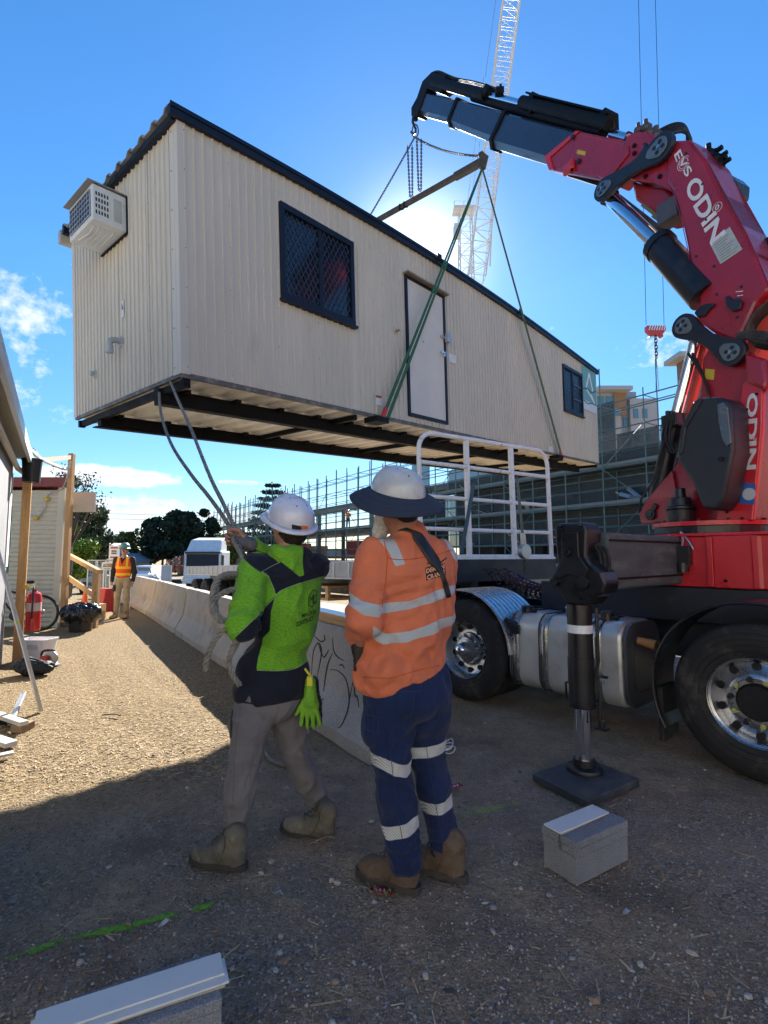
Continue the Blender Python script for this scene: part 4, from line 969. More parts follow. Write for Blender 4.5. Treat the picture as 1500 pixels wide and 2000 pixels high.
# column
col = kpr([(1367, 768), (1372, 700), (1385, 676), (1465, 687), (1488, 745), (1482, 860), (1468, 1018), (1254, 1022), (1248, 1002), (1262, 978), (1315, 915), (1345, 860)], -.20, .16, 'crane_column', m_red, bevel=.02)
pl = kpr([(1449, 752), (1455, 742), (1490, 744), (1488, 840), (1470, 1017), (1396, 1017), (1418, 930), (1440, 830)], .161, .215, 'side_plate', m_redb, col, .012)
kpr([(1247, 1003), (1262, 976), (1312, 918), (1320, 960), (1345, 1020), (1252, 1024)], .161, .20, 'side_plate', m_red, col)
kpr([(1452, 690), (1492, 700), (1500, 745), (1494, 765), (1455, 745)], .10, .26, 'column_head', m_red, col, .03)
c = kc((1273, 1005), .20); MB().cyl(c - KY * 0, c + KY * .03, .055, n=20).cyl(c + KY * .03, c + KY * .04, .03).bar(c + KY * .015, kc((1281, 985), .215), .05, .02, KY).build('pivot_pin', m_black, col, world=True, bevel=.004)
# black plastic cover
cov = kpr([(1353, 785), (1366, 776), (1400, 775), (1420, 781), (1430, 800), (1433, 880), (1414, 975), (1398, 998), (1370, 992), (1350, 940), (1322, 900), (1321, 880), (1332, 830)], .22, .46, 'hose_cover', M('plastic_black', (.022, .023, .027), .42, var=.15, vs=3, bump=.1, bs=250), truck, .07, bseg=4, smooth=True, auto=60)
kpr([(1400, 790), (1412, 785), (1421, 795), (1428, 865), (1420, 872), (1410, 858), (1402, 820)], .462, .478, 'cover_window', M('cover_glossy', (.14, .15, .16), .22, .5), cov, .006)
c = kc((1407, 897), .47); MB().cyl(c - KY * .01, c + KY * .003, .022, n=16).build('cover_hole', M('hole_dark', (.006, .006, .007)), cov, world=True)
kpr([(1353, 785), (1366, 776), (1372, 780), (1340, 835), (1332, 885), (1326, 890), (1328, 840)], .40, .475, 'cover_edge', M('plastic_black', (.02, .02, .02)), cov, .02)
# crane base upright gear / slewing motor in front of the column
c = kc((1330, 1000), .30)
MB().cyl(c - ZZ * .15, c + ZZ * .02, .10, .115, 20).cyl(c + ZZ * .02, c + ZZ * .05, .125, n=20).cyl(c + ZZ * .05, c + ZZ * .13, .10, .09, 20).cyl(c + ZZ * .13, c + ZZ * .22, .05, .045, 12).build('slewing_motor', m_black, truck, world=True, bevel=.006, smooth=True)
# first boom ram: chrome rod and barrel
def ram(a, b, c_, y, r1, r2, name, mat2, parent=truck):
    A, B, C_ = kc(a, y), kc(b, y), kc(c_, y); d = (B - A).normalized()
    o = MB().cyl(B, C_, r2, n=26).cyl(B - d * .03, B + d * .05, r2 * 1.08, n=26).build(name, mat2, parent, world=True, smooth=True, auto=35)
    MB().cyl(A, B + d * .05, r1, n=22).build('piston_rod', m_chrome, o, world=True, smooth=True, auto=35)
    MB().cyl(A - KY * .05, A + KY * .05, r1 * 1.25, n=18).build('rod_eye', m_black, o, world=True)
    return o
r1_ = ram((1362, 655), (1322, 812), (1282, 985), .08, .058, .085, 'main_ram', m_black)
mbx = MB(); mbx.tube([kc(p, .2) for p in ((1318, 815), (1302, 850), (1288, 900), (1275, 940), (1252, 975), (1249, 1000))], .012, n=7); mbx.build('hydraulic_hose', m_rubber, r1_, world=True, smooth=True)
for k in range(3):
    MB().tube([kc(p, .19 + .03 * k) for p in spline([Vector((1300 + 6 * k, 822, 0)), Vector((1296 + 7 * k, 860, 0)), Vector((1312 + 6 * k, 885, 0)), Vector((1322, 870, 0))], 5)] if False else [kc((q.x, q.y), .19 + .03 * k) for q in spline([Vector((1300 + 6 * k, 822, 0)), Vector((1294 + 7 * k, 858, 0)), Vector((1308 + 6 * k, 884, 0)), Vector((1322, 866, 0))], 5)], .011, n=6).build('hydraulic_hose', m_rubber, r1_, world=True, smooth=True)
c = kc((1312, 822), .17); MB().box(c, (.16, .10, .12), atan2(KX.y, KX.x)).cyl(c + ZZ * .06, c + ZZ * .10, .02).cyl(c + KX * .04 + ZZ * .06, c + KX * .04 + ZZ * .11, .02).build('valve_block', m_black, r1_, world=True, bevel=.008)
MB().bar(kc((1380, 668), .02), kc((1346, 810), .02), .05, .05).build('guard_strut', M('orange_red', (.6, .06, .04), .35), truck, world=True)
# inner boom
ib = kpr([(1310, 278), (1318, 273), (1345, 272), (1378, 310), (1408, 376), (1453, 449), (1474, 495), (1497, 552), (1502, 565), (1478, 590), (1450, 650), (1434, 668), (1395, 652), (1359, 626), (1357, 611), (1364, 588), (1363, 570), (1352, 547), (1340, 475), (1324, 402), (1312, 372), (1303, 361), (1300, 330)], -.19, .19, 'inner_boom', m_red, bevel=.03)
kpr([(1345, 272), (1352, 280), (1382, 318), (1412, 384), (1457, 455), (1476, 500), (1502, 560), (1497, 552), (1474, 495), (1453, 449), (1408, 376), (1378, 310)], -.17, .17, 'top_flange', M('boom_edge', (.30, .06, .10), .35), ib, .0, ref=.19)
m_link = M('link_black', (.014, .016, .022), .4, var=.2)
def link(a, b, ra, rb, y, parent, name='knuckle_link'):
    A, B = kc(a, y), kc(b, y); pa = K(*a, y); pb = K(*b, y); d = Vector((pb[0] - pa[0], pb[1] - pa[1])).normalized(); nn = Vector((-d.y, d.x)); P = []
    L_ = (Vector(pb) - Vector(pa)).length; bd = atan2(d.y, d.x)
    for t in np.linspace(bd + R(75), bd + R(285), 12): P.append((pa[0] + ra * cos(t), pa[1] + ra * sin(t)))
    for f, w in ((.3, .62), (.5, .5), (.7, .62)): q = Vector(pa).lerp(Vector(pb), f) - nn * w * (ra + rb) / 2; P.append((q.x, q.y))
    for t in np.linspace(bd - R(105), bd + R(105), 12): P.append((pb[0] + rb * cos(t), pb[1] + rb * sin(t)))
    for f, w in ((.7, .62), (.5, .5), (.3, .62)): q = Vector(pa).lerp(Vector(pb), f) + nn * w * (ra + rb) / 2; P.append((q.x, q.y))
    o = MB().prism(P, -(y - .04), -(y + .02), K2).build(name, m_link, parent, world=True, bevel=.008)
    mg = M('pin_plate', (.16, .18, .18), .4, .5)
    for q, c, r_, sg in ((pa, A, ra, 1), (pb, B, rb, -1)):
        o2 = MB(); dd = Vector((d.x, d.y)) * sg; O_ = []
        for t in np.linspace(0, 2 * pi, 18, endpoint=False):
            lob = 1 + .55 * max(0, cos(t - (bd if sg > 0 else bd + pi))) ** 6; O_.append((q[0] + r_ * .66 * lob * cos(t), q[1] + r_ * .66 * lob * sin(t)))
        pp = MB().prism(O_, -(y + .021), -(y + .032), K2).build('pin_plate', mg, o, world=True, bevel=.003)
        for k in range(4):
            a_ = 2 * pi * k / 4 + .4; p = c + (KX * cos(a_) + ZZ * sin(a_)) * r_ * .34 + KY * .032; MB().cyl(p, p + KY * .004, r_ * .15, n=10).build('pin_slot', m_black, o, world=True)
        MB().cyl(c + KY * .032, c + KY * .045, r_ * .13, n=10).build('pin', m_steel, o, world=True)
    return o
link((1336, 637), (1431, 689), .115, .115, .24, truck); link((1179, 370), (1290, 289), .125, .145, .24, truck)
kpr([(1250, 325), (1246, 315), (1252, 302), (1262, 290), (1258, 282), (1266, 280), (1270, 298), (1264, 318)], .20, .225, 'pin_cover', m_link, truck, .006, ref=.19)
for out in ([(1359, 612), (1372, 598), (1385, 594), (1400, 594), (1396, 601), (1388, 606), (1380, 618), (1366, 621)], [(1420, 582), (1426, 578), (1432, 586), (1446, 583), (1453, 592), (1448, 606), (1434, 610), (1424, 600)]):
    kpr(out, .20, .22, 'pin_cover', m_link, ib, .006, ref=.19)
# labels and lettering on the crane
def fit_text(txt, A, B, h, N_, mat, parent, flip=1, off=.003, bold=.012, name='lettering', ext=.001):
    V, Fc = text_mesh(txt, 1., 0.0001, bold=bold); lo = V.min(0); hi = V.max(0); V = (V - (lo + hi) / 2) / (hi - lo)
    d = (B - A); N_ = Vector(N_).normalized(); up = N_.cross(d.normalized()) * flip
    Mx = np.array([list(d), list(up * h), list(N_ * ext * 2)]); V = V @ Mx + np.array((A + B) / 2 + N_ * off)
    return mesh_obj(name, V, Fc, mat, parent, world=True)
ml = M('lettering_white', (.72, .70, .70), .45, var=.1, vs=30)
YB = .193
fit_text('ODIN', kc((1350, 353), YB), kc((1404, 468), YB), .145, KY, ml, ib, bold=.03)
fit_text('E', kc((1323, 297), YB), kc((1328, 311), YB), .07, KY, ml, ib, bold=.02); fit_text('S', kc((1340, 328), YB), kc((1347, 341), YB), .07, KY, ml, ib, bold=.02)
fit_text('V', kc((1330, 312), YB), kc((1339, 325), YB), .06, KY, ml, ib, bold=.02)
def ringmark(c, r, w, parent, n=24, a0=0, a1=360):
    MB().tube([c + (KX * cos(R(a0 + (a1 - a0) * i / n)) + ZZ * sin(R(a0 + (a1 - a0) * i / n))) * r for i in range(n + 1)], w, n=5).build('emblem', ml, parent, world=True)
for r_ in (.045, .062): ringmark(kc((1335, 319), YB), r_, .0028, ib, a0=-150, a1=150 if r_ > .05 else 190)
q = kc((1401, 405), YB); ringmark(q, .042, .0026, ib); fit_text('0', q - KX * .0 + KX * .018 + ZZ * .006, q - KX * .018 - ZZ * .006, .045, KY, ml, ib, flip=1)
kpr([(1386, 475), (1425, 443), (1450, 487), (1407, 516)], YB, YB + .003, 'rating_plate', M('plate_grey', (.42, .45, .43), .5, var=.12, vs=30, dirt=((.25, .2, .2), 40, .6, .6)), ib, 0)
mt = M('fine_print', (.22, .22, .22), .6); pp = [(1386, 475), (1425, 443), (1450, 487), (1407, 516)]
for i in range(9):
    t = .1 + .8 * i / 8; a = Vector(pp[0]).lerp(Vector(pp[3]), t); b = Vector(pp[1]).lerp(Vector(pp[2]), t); a2 = a.lerp(b, .1); b2_ = a.lerp(b, .55 + .4 * ((i * 37) % 10) / 10); MB().bar(kc(a2, YB + .004), kc(b2_, YB + .004), .006, .001, KY).build('fine_print', mt, ib, world=True)
for k in range(3): MB().bar(kc((1437 + 1.5 * k, 570 + 4 * k), YB + .004), kc((1451, 568.5 + 4 * k), YB + .004), .008, .002, KY).build('stripe', [ml, m_redb][k % 2], ib, world=True)
fit_text('ODIN', kc((1470, 768), .218), kc((1466, 917), .218), .085, KY, ml, pl, bold=.03)
q = kc((1474.5, 858), .218); ringmark(q, .010, .0025, pl, 10)
kpr([(1447, 942), (1475, 945), (1473, 986), (1444, 983)], .216, .219, 'decal', M('decal_blue', (.03, .14, .42), .4), pl, 0); q = kc((1463, 965), .2205); MB().cyl(q, q + KY * .0015, .052, n=30).build('decal_disc', M('decal_white', (.55, .57, .58), .5), pl, world=True)
# knuckle and outer boom sheath
kn = kpr([(1221, 270), (1228, 262), (1244, 256), (1268, 257), (1282, 270), (1300, 289), (1305, 324), (1312, 375), (1275, 357), (1232, 350), (1197, 333), (1195, 319), (1205, 300), (1218, 284)], -.17, .17, 'boom_knuckle', m_red, bevel=.025)
sh = kpr([(1126, 257), (1133, 256), (1221, 275), (1224, 300), (1205, 332), (1187, 356), (1172, 352), (1076, 333), (1066, 309)], -.20, .165, 'boom_sheath', m_red, bevel=.02)
kpr([(1126, 256), (1134, 256), (1076, 308), (1084, 333), (1074, 333), (1064, 307)], -.21, .185, 'sheath_collar', m_redb, sh, .008, ref=.165)
kpr([(1216, 292), (1226, 282), (1228, 300), (1200, 335), (1186, 352), (1160, 342), (1170, 322)], .166, .19, 'gusset', m_red, sh, .01)
c = kc((1117, 322), .19); MB().cyl(c - ZZ * .06, c + ZZ * .06, .035).box(c + KX * .05, (.16, .05, .12), atan2(KX.y, KX.x)).build('sheath_bracket', m_redb, sh, world=True, bevel=.01)
for p in ((1120, 268), (1131, 315)): c = kc(p, .17); MB().cyl(c, c + KY * .02, .03, n=12).build('slide_pad', m_black, sh, world=True)
# telescopic sections
m_tele = M('tele_navy', (.020, .030, .060), .33, var=.18, vs=3, coat=.2, dirt=((.12, .12, .13), 5, .6, .35))
tops = [((1140, 259), (984, 219)), ((990, 219), (892, 193)), ((898, 194), (828, 180))]; bots = [((1088, 326), (953, 285)), ((958, 278), (872, 243)), ((878, 240), (812, 222))]
for k, ((t1, t2), (b1, b2_)) in enumerate(zip(tops, bots)):
    y = .15 - .022 * k; A1, A2, B1, B2 = [Vector(K(*p, y)) for p in (t1, t2, b1, b2_)]
    V = []
    for (tt, bb) in ((A1, B1), (A2, B2)):
        d_ = bb - tt; l = d_.length
        for yy, f in ((y - .03, 0), (y, .06), (y, .80), (y - .09, 1.0), (-y + .09, 1.0), (-y, .80), (-y, .06), (-y + .03, 0)):
            q = tt + d_ * f; V.append(KM @ Vector((q.x, yy, q.y)))
    Fc = [(j, (j + 1) % 8, 8 + (j + 1) % 8, 8 + j) for j in range(8)] + [tuple(range(7, -1, -1)), tuple(range(8, 16))]
    o = mesh_obj('boom_extension', [tuple(v) for v in V], Fc, m_tele, truck, world=True)
    # end clamp
    V = []
    for off in (.02, -.07):
        for q8, v in enumerate(V_ := [Vector(v_) for v_ in [tuple(x) for x in (np.array([tuple(p) for p in [KM @ Vector(((A2 + (B2 - A2) * f).x, yy * 1.1, (A2 + (B2 - A2) * f).y)) for yy, f in ((y, -.06), (y + .01, .0), (y + .01, .82), (y - .08, 1.07), (-y + .08, 1.07), (-y - .01, .82), (-y - .01, 0), (-y, -.06))]]))]]):
            ax_ = (A1 - A2).normalized(); V.append(v + (KX * ax_.x + ZZ * ax_.y) * (-off))
    mesh_obj('end_clamp', [tuple(v) for v in V], Fc, m_bk, o, world=True)
# boom head with hook bracket
hd = kpr([(825, 158), (842, 141), (868, 146), (873, 168), (857, 181), (833, 172), (830, 182), (822, 205), (813, 228), (803, 226), (803, 210), (814, 190), (820, 172)], -.11, .13, 'boom_head', m_bk, bevel=.01)
MB().cyl(kc((812, 232), .1) , kc((812, 232), -.1), .05, n=14).build('head_pin', m_bk, hd, world=True)
hk = MB(); hk.tube([kc(p, 0) for p in ((807, 228), (806, 238), (809, 246))], .028, n=8); hk.tube([kc((811 + 6 * cos(t), 256 + 13 * sin(t)), 0) for t in np.linspace(0, 2 * pi, 14, endpoint=False)], .014, n=6, closed=True)
hk.tube([kc(p, 0) for p in ((809, 246), (812, 252), (812, 258), (807, 262), (803, 258))], .024, n=8); hk.build('load_hook', m_chain, hd, world=True, smooth=True)
# extension rams along the top
def kcyl(a, b, y, r, name, mat, parent, n=18): return MB().cyl(kc(a, y), kc(b, y), r, n=n).build(name, mat, parent, world=True, smooth=True, auto=40)
c1 = kcyl((846, 160), (950, 186), .08, .085, 'extension_ram', m_bk, truck); kcyl((950, 184), (1020, 202), .06, .045, 'piston_rod', m_chrome, c1)
c2 = kcyl((925, 189), (1045, 224), .0, .07, 'extension_ram', m_bk, truck); c3 = kcyl((1045, 222), (1180, 257), .03, .075, 'extension_ram', m_bk, truck)
c4 = kcyl((1020, 199), (1192, 242), .12, .078, 'extension_ram', m_bk, truck)
kcyl((1022, 196), (1190, 238), -.06, .06, 'extension_ram', m_bk, truck); MB().bar(kc((1035, 184), .1), kc((1196, 224), .1), .16, .02).build('hose_tray', m_bk, c4, world=True)
for t in np.linspace(.1, .95, 6): MB().cyl(kc((1035 + 161 * t, 185 + 40 * t), .1) , kc((1034 + 161 * t, 192 + 40 * t), .1), .012, n=6).build('tray_post', m_bk, c4, world=True)
for p, h in (((1048, 205), .26), ((957, 180), .15), ((1190, 238), .22)):
    c = kc(p, .06); MB().box(c, (.09, .22, h), atan2(KX.y, KX.x), ).build('ram_clamp', m_bk, truck, world=True, bevel=.01)
kcyl((1195, 262), (1226, 271), .05, .05, 'piston_rod', m_chrome, c3)
hp = MB()
for k in range(3): hp.tube([kc((p.x, p.y + 2.4 * k), .10 - .04 * k) for p in spline([Vector((842, 143, 0)), Vector((858, 139, 0)), Vector((890, 152, 0)), Vector((930, 160, 0)), Vector((975, 174, 0))], 5)], .012, n=6)
hp.build('hydraulic_hose', m_rubber, c1, world=True, smooth=True)
c = kc((978, 176), .1); MB().sphere(c, .05).box(c + KX * .03, (.12, .1, .09)).cyl(c, c + ZZ * .09, .02).build('hose_coupling', m_bk, c1, world=True)
MB().tube([kc((q.x, q.y), .1) for q in spline([Vector((1190, 244, 0)), Vector((1197, 238, 0)), Vector((1201, 246, 0)), Vector((1197, 253, 0)), Vector((1188, 252, 0))], 5)], .009, n=6).build('hydraulic_hose', m_rubber, c4, world=True, smooth=True)
# hoses over the knuckle
hz = MB()
for k in range(4): hz.tube([kc((p.x + 2 * k, p.y + 5 * k), -.05 + .05 * k) for p in spline([Vector((1275, 266, 0)), Vector((1290, 254, 0)), Vector((1315, 243, 0)), Vector((1332, 243, 0)), Vector((1342, 256, 0)), Vector((1343, 272, 0))], 5)], .017, n=7)
hz.build('hydraulic_hoses', m_rubber, kn, world=True, smooth=True)['kind'] = 'stuff'
v = MB(); 
for p, s in (((1247, 255), .05), ((1262, 250), .055), ((1270, 262), .06), ((1282, 268), .07)): c = kc(p, .05); v.sphere(c, s, 8, 6); v.cyl(c, c + ZZ * s * 1.7, s * .4)
v.build('hose_manifold', M('manifold', (.10, .07, .06), .5, .3), kn, world=True)
MB().tube([kc((q.x, q.y), .08) for q in spline([Vector((1223, 262, 0)), Vector((1228, 258, 0)), Vector((1240, 263, 0)), Vector((1250, 262, 0))], 5)], .010, n=6).build('hydraulic_hose', m_rubber, kn, world=True, smooth=True)
# second ram (inner boom to knuckle), struts and dark gear in between
r2_ = ram((1190, 385), (1288, 480), (1378, 580), .12, .075, .145, 'boom_ram', m_black)
MB().bar(kc((1205, 385), -.1), kc((1300, 460), -.1), .07, .07).build('boom_strut', m_bk, truck, world=True)
kpr([(1232, 352), (1262, 362), (1300, 366), (1325, 392), (1330, 432), (1300, 440), (1268, 412), (1240, 390)], -.14, .05, 'knuckle_casting', M('red_dark', (.30, .012, .018), .4, coat=.2), truck, .03)
MB().box(kc((1312, 415), .08), (.22, .18, .22), atan2(KX.y, KX.x)).build('valve_box', M('valve_grey', (.07, .07, .08), .5), truck, world=True, bevel=.02)
MB().bar(kc((1278, 420), .1), kc((1300, 436), .1), .05, .05).bar(kc((1255, 400), .1), kc((1292, 428), .1), .03, .03).build('ram_linkage', M('linkage_brass', (.20, .16, .08), .5, .5), truck, world=True)
kpr([(1108, 336), (1180, 356), (1184, 366), (1165, 362), (1108, 344)], -.06, .08, 'lower_ram', m_bk, truck, .01)
# right-hand side gear behind the inner boom
v = MB()
for p, s in (((1385, 305), .07), ((1398, 312), .06), ((1404, 325), .06), ((1393, 322), .07)): c = kc(p, -.12); v.sphere(c, s, 8, 6); v.cyl(c, c + ZZ * s * 1.8, s * .35); v.cyl(c, c + KX * -s * 1.8, s * .35)
v.build('hose_manifold', m_bk, ib, world=True)
kpr([(1402, 338), (1424, 340), (1436, 352), (1434, 378), (1422, 386), (1408, 372)], -.40, -.15, 'work_lamp', M('lamp_black', (.03, .035, .035), .3), truck, .03)
kpr([(1468, 480), (1500, 460), (1530, 460), (1530, 560), (1500, 552), (1478, 500)], -.40, -.10, 'oil_cooler', m_black, truck, .02)
kpr([(1500, 540), (1530, 560), (1530, 600), (1440, 760), (1432, 745), (1462, 660), (1490, 590)], -.16, .10, 'rear_link', M('orange_red', (.62, .09, .06), .3, coat=.3), truck, .02)
hz = MB()
for k in range(5): hz.tube([kc((p.x + 3 * k, p.y + 3 * k), .22 - .03 * k) for p in spline([Vector((1502, 590, 0)), Vector((1480, 606, 0)), Vector((1462, 632, 0)), Vector((1460, 658, 0)), Vector((1480, 668, 0)), Vector((1515, 672, 0))], 6)], .014, n=7)
for k in range(3): hz.tube([kc((p.x, p.y + 6 * k), .22) for p in spline([Vector((1440, 655, 0)), Vector((1465, 648, 0)), Vector((1520, 655, 0))], 6)], .018, n=7)
hz.build('hydraulic_hoses', m_rubber, col, world=True, smooth=True)['kind'] = 'stuff'
kpr([(1466, 715), (1480, 700), (1510, 712), (1510, 745), (1480, 742)], .10, .20, 'hose_clamp', m_bk, col, .02)
kpr([(1502, 690), (1540, 690), (1540, 740), (1512, 740)], .10, .20, 'hose_clamp', m_bk, col, .02)
# ------------------------------------------------------------------ outrigger
og = G(1142, 1519); ou, on = (og - T0).dot(TU), (og - T0).dot(TNN)
m_og = M('outrigger_black', (.010, .011, .014), .34, var=.3, vs=5, dirt=((.12, .11, .10), 9, .62, .4))
out = [(1082, 1029), (1089, 1022), (1140, 1020), (1147, 1034), (1145, 1086), (1154, 1100), (1175, 1118), (1184, 1139), (1178, 1160), (1161, 1167), (1150, 1184), (1105, 1181), (1094, 1160), (1075, 1139), (1075, 1125), (1088, 1100), (1084, 1065)]
P = [TLp(*p, on - .10) for p in out]
MY = Matrix(((1, 0, 0, 0), (0, 0, -1, 0), (0, 1, 0, 0), (0, 0, 0, 1)))
hdg = MB().prism(P, on - .10, on + .10, MY).build('outrigger_head', m_og, truck, bevel=.018)
P = [TLp(*p, on - .12) for p in ((1096, 1040), (1128, 1040), (1130, 1085), (1148, 1112), (1140, 1130), (1110, 1122), (1092, 1130), (1082, 1122), (1096, 1095))]
MB().prism(P, on - .118, on - .10, MY).build('head_plate', m_og, hdg, bevel=.006)
for p, r_ in (((1108, 1080), .028), ((1140, 1138), .04), ((1094, 1028), .01), ((1132, 1027), .01), ((1083, 1137), .03)):
    a, b = TLp(*p, on - .12); MB().cyl((a, -(on - .10), b), (a, -(on - .14), b), r_, n=14).build('bolt', m_og, hdg, bevel=.003)
MB().cyl((ou, -on, .0 + .47), (ou, -on, 1.22), .083, n=30).cyl((ou, -on, .47), (ou, -on, .50), .09, n=30).cyl((ou, -on, .62), (ou, -on, .80), .088, n=30).build('leg_tube', m_og, truck, smooth=True, auto=35)
MB().cyl((ou, -on, .10), (ou, -on, .50), .058, n=30).build('leg_ram', m_chrome, truck, smooth=True, auto=35)
MB().lathe([(.0, .085), (.09, .085), (.115, .075), (.12, .06), (.12, .052), (0, .052)], (ou, -on, 0), (0, 0, 1), 36).lathe([(0, .13), (.07, .13), (.075, .086), (0, .086)], (ou, -on, 0), (0, 0, 1), 30).build('foot_plate', m_og, truck, smooth=True, auto=30)
MB().lathe([(.0845, 0), (.086, .0), (.086, .055), (.0845, .055)], (ou, -on, .97), (0, 0, 1), 30).build('reflective_band', m_let, truck, smooth=True)
mb = MB(); mb.tube([(ou - .14, -on + .03, z) for z in (1.15, .95, .8)] + [(ou - .125, -on + .03, .72), (ou - .145, -on + .03, .6), (ou - .14, -on + .03, .42)], .012, n=8); mb.build('leg_pipe', m_og, truck, smooth=True)
MB().cyl((ou - .14, -on + .03, .70), (ou - .14, -on + .03, .712), .03).b2((ou - .20, -on + .02, .695), (ou - .10, -on + .04, .71)).build('pipe_clip', m_og, truck); MB().cyl((ou - .15, -on + .03, .37), (ou - .15, -on + .03, .42), .022).b2((ou - .19, -on + .0, .36), (ou - .11, -on + .06, .375)).build('leg_valve', m_og, truck, bevel=.003)
mb = MB(); mb.tube([(ou + .085, -on, .62), (ou + .12, -on + .0, .61), (ou + .12, -on + .0, .50), (ou + .085, -on, .49)], .008, n=6); mb.build('carry_handle', m_og, truck, smooth=True)
mb = MB()
for k in range(3):
    a, b = TLp(1150 + 8 * k, 1072, on + .05); mb.tube(spline([(a, -(on + .05), b - .2), (a + .02, -(on + .02), b - .05), (a - .02, -(on + .03), b + .03), (a - .08, -(on + .04), b - .03), (a - .08, -(on + .03), b - .16), (a + .02, -(on + .0), b - .22)], 5), .012, n=7)
mb.build('hydraulic_hose', m_rubber, hdg, smooth=True)
bm = MB().b2((ou - .17, -.95, 1.26), (ou + .17, -(on + .10), 1.66)).build('outrigger_beam', M('beam_worn', (.060, .078, .080), .7, 0., var=.3, vs=3, stretch=(1, 1, 4), dirt=((.14, .15, .14), 4, .5, .6)), truck, bevel=.02)
MB().b2((ou - .178, -.94, 1.60), (ou + .178, -(on + .12), 1.615)).b2((ou - .178, -.94, 1.33), (ou + .178, -(on + .12), 1.345)).build('beam_rib', m_bk, bm)
MB().b2((ou - .21, -.99, 1.20), (ou + .21, -.72, 1.70)).build('beam_collar', m_black, truck, bevel=.02)
MB().b2((ou - .25, -.80, 1.19), (ou - .16, -.66, 1.32)).build('beam_roller', m_black, truck, bevel=.02)
# pad under the foot: black plastic slab
pc = [G(*p) for p in ((1036, 1526), (1148, 1583), (1254, 1537), (1140, 1490))]
pd = MB(); V = [Vector((p.x, p.y, z)) for z in (.0, .052) for p in pc]; pd.add(V, [(3, 2, 1, 0), (4, 5, 6, 7), (0, 1, 5, 4), (1, 2, 6, 5), (2, 3, 7, 6), (3, 0, 4, 7)])
ctr = sum(pc, Vector()) / 4; k_ = .965; pd.v = [tuple(Vector((ctr.x + (p[0] - ctr.x) * k_, ctr.y + (p[1] - ctr.y) * k_, p[2]))) for p in pd.v]
o = pd.build('outrigger_pad', M('pad_plastic', (.03, .038, .05), .55, var=.25, vs=8, bump=.2, dirt=((.12, .12, .12), 6, .52, .6)), loc=ctr, bevel=.008); tag(o, 'square black plastic outrigger pad on the dirt under the crane leg', 'outrigger pad')
# ================================================================== SEMI-TRAILER
LA = Vector((.455, 6.10, 0)); RA = LA + Vector((.845, .535, 0)) * 2.40; RW = (RA - LA).normalized()
XM = Matrix(((TD.x, -RW.x, 0, LA.x), (TD.y, -RW.y, 0, LA.y), (0, 0, 1, 0), (0, 0, 0, 1)))      # x rearwards, y toward camera side (-n)
XM = XM @ Matrix.Translation((0, 0, .03)) @ Matrix.Rotation(R(1.45), 4, 'Y')
trl = thing('flatbed_trailer', 'long empty flatbed semi-trailer with a tall white tube headboard', 'trailer', mat=XM)
m_tw = M('trailer_white', (.55, .56, .57), .45, var=.15, vs=4, dirt=((.22, .15, .10), 6, .54, .75))
m_deck = M('trailer_deck', (.20, .13, .09), .8, var=.3, vs=4)
TLn = 13.2
MB().b2((.05, -2.36, 1.36), (TLn, -.04, 1.42)).build('deck', m_deck, trl)
MB().b2((0, -.035, 1.16), (TLn, .0, 1.43)).build('side_rail', M('rail_grey', (.34, .35, .37), .5, var=.2, vs=5, dirt=((.2, .12, .08), 4, .56, .5)), trl, bevel=.008); MB().b2((0, -2.40, 1.16), (TLn, -2.365, 1.43)).build('side_rail', M('rail_grey', (.3, .3, .3)), trl, bevel=.008)
for k in range(26): MB().b2((.25 + .5 * k, .001, 1.18), (.29 + .5 * k, .02, 1.41)).build('rope_rail_post', m_tw, trl)
MB().b2((.1, .02, 1.17), (TLn, .032, 1.19)).build('rope_rail', m_tw, trl)
mb = MB(); mb.b2((0, -.9, .86), (TLn, -.78, 1.355)).b2((0, -1.62, .86), (TLn, -1.5, 1.355)).b2((-.02, -2.40, 1.14), (.1, 0, 1.42)); mb.build('chassis', m_frame, trl)
mb = MB()
for k in range(20): mb.b2((.4 + .65 * k, -2.35, 1.24), (.46 + .65 * k, -.05, 1.355))
mb.build('cross_members', m_frame, trl)['kind'] = 'stuff'
for y in (-.35, -2.0): MB().b2((2.15, y - .08, .75), (2.31, y + .08, 1.30)).b2((2.18, y - .055, .42), (2.28, y + .055, .749)).b2((2.10, y - .13, .38), (2.36, y + .13, .42)).build('landing_leg', m_frame, trl, bevel=.006)
MB().bar((2.25, -.35, 1.1), (3.2, -.7, .95), .05, .05).bar((2.25, -.35, .7), (3.0, -.9, 1.2), .05, .05).build('leg_brace', M('brace_rusty', (.20, .13, .07), .7), trl)
# pallets slung under the deck
MB().b2((2.7, -.75, .80), (4.1, -.1, .84)).b2((2.7, -.75, 1.0), (4.1, -.1, 1.04)).b2((2.7, -.15, .841), (2.8, -.1, .999)).b2((3.9, -.15, .841), (4.0, -.1, .999)).build('dunnage_rack', m_timberx, trl)
t0 = None
for x in (9.6, 10.9, 12.2):
    for y in (0.02,):
        if t0 is None:
            t0 = wheel(x, 0.02, False, trl); 
        else: c = copy_tree(t0, trl); c.location = (x, -.02, .52)
        c = copy_tree(t0, trl); c.location = (x, -.33, .52); c = copy_tree(t0, trl); c.location = (x, -2.10, .52)
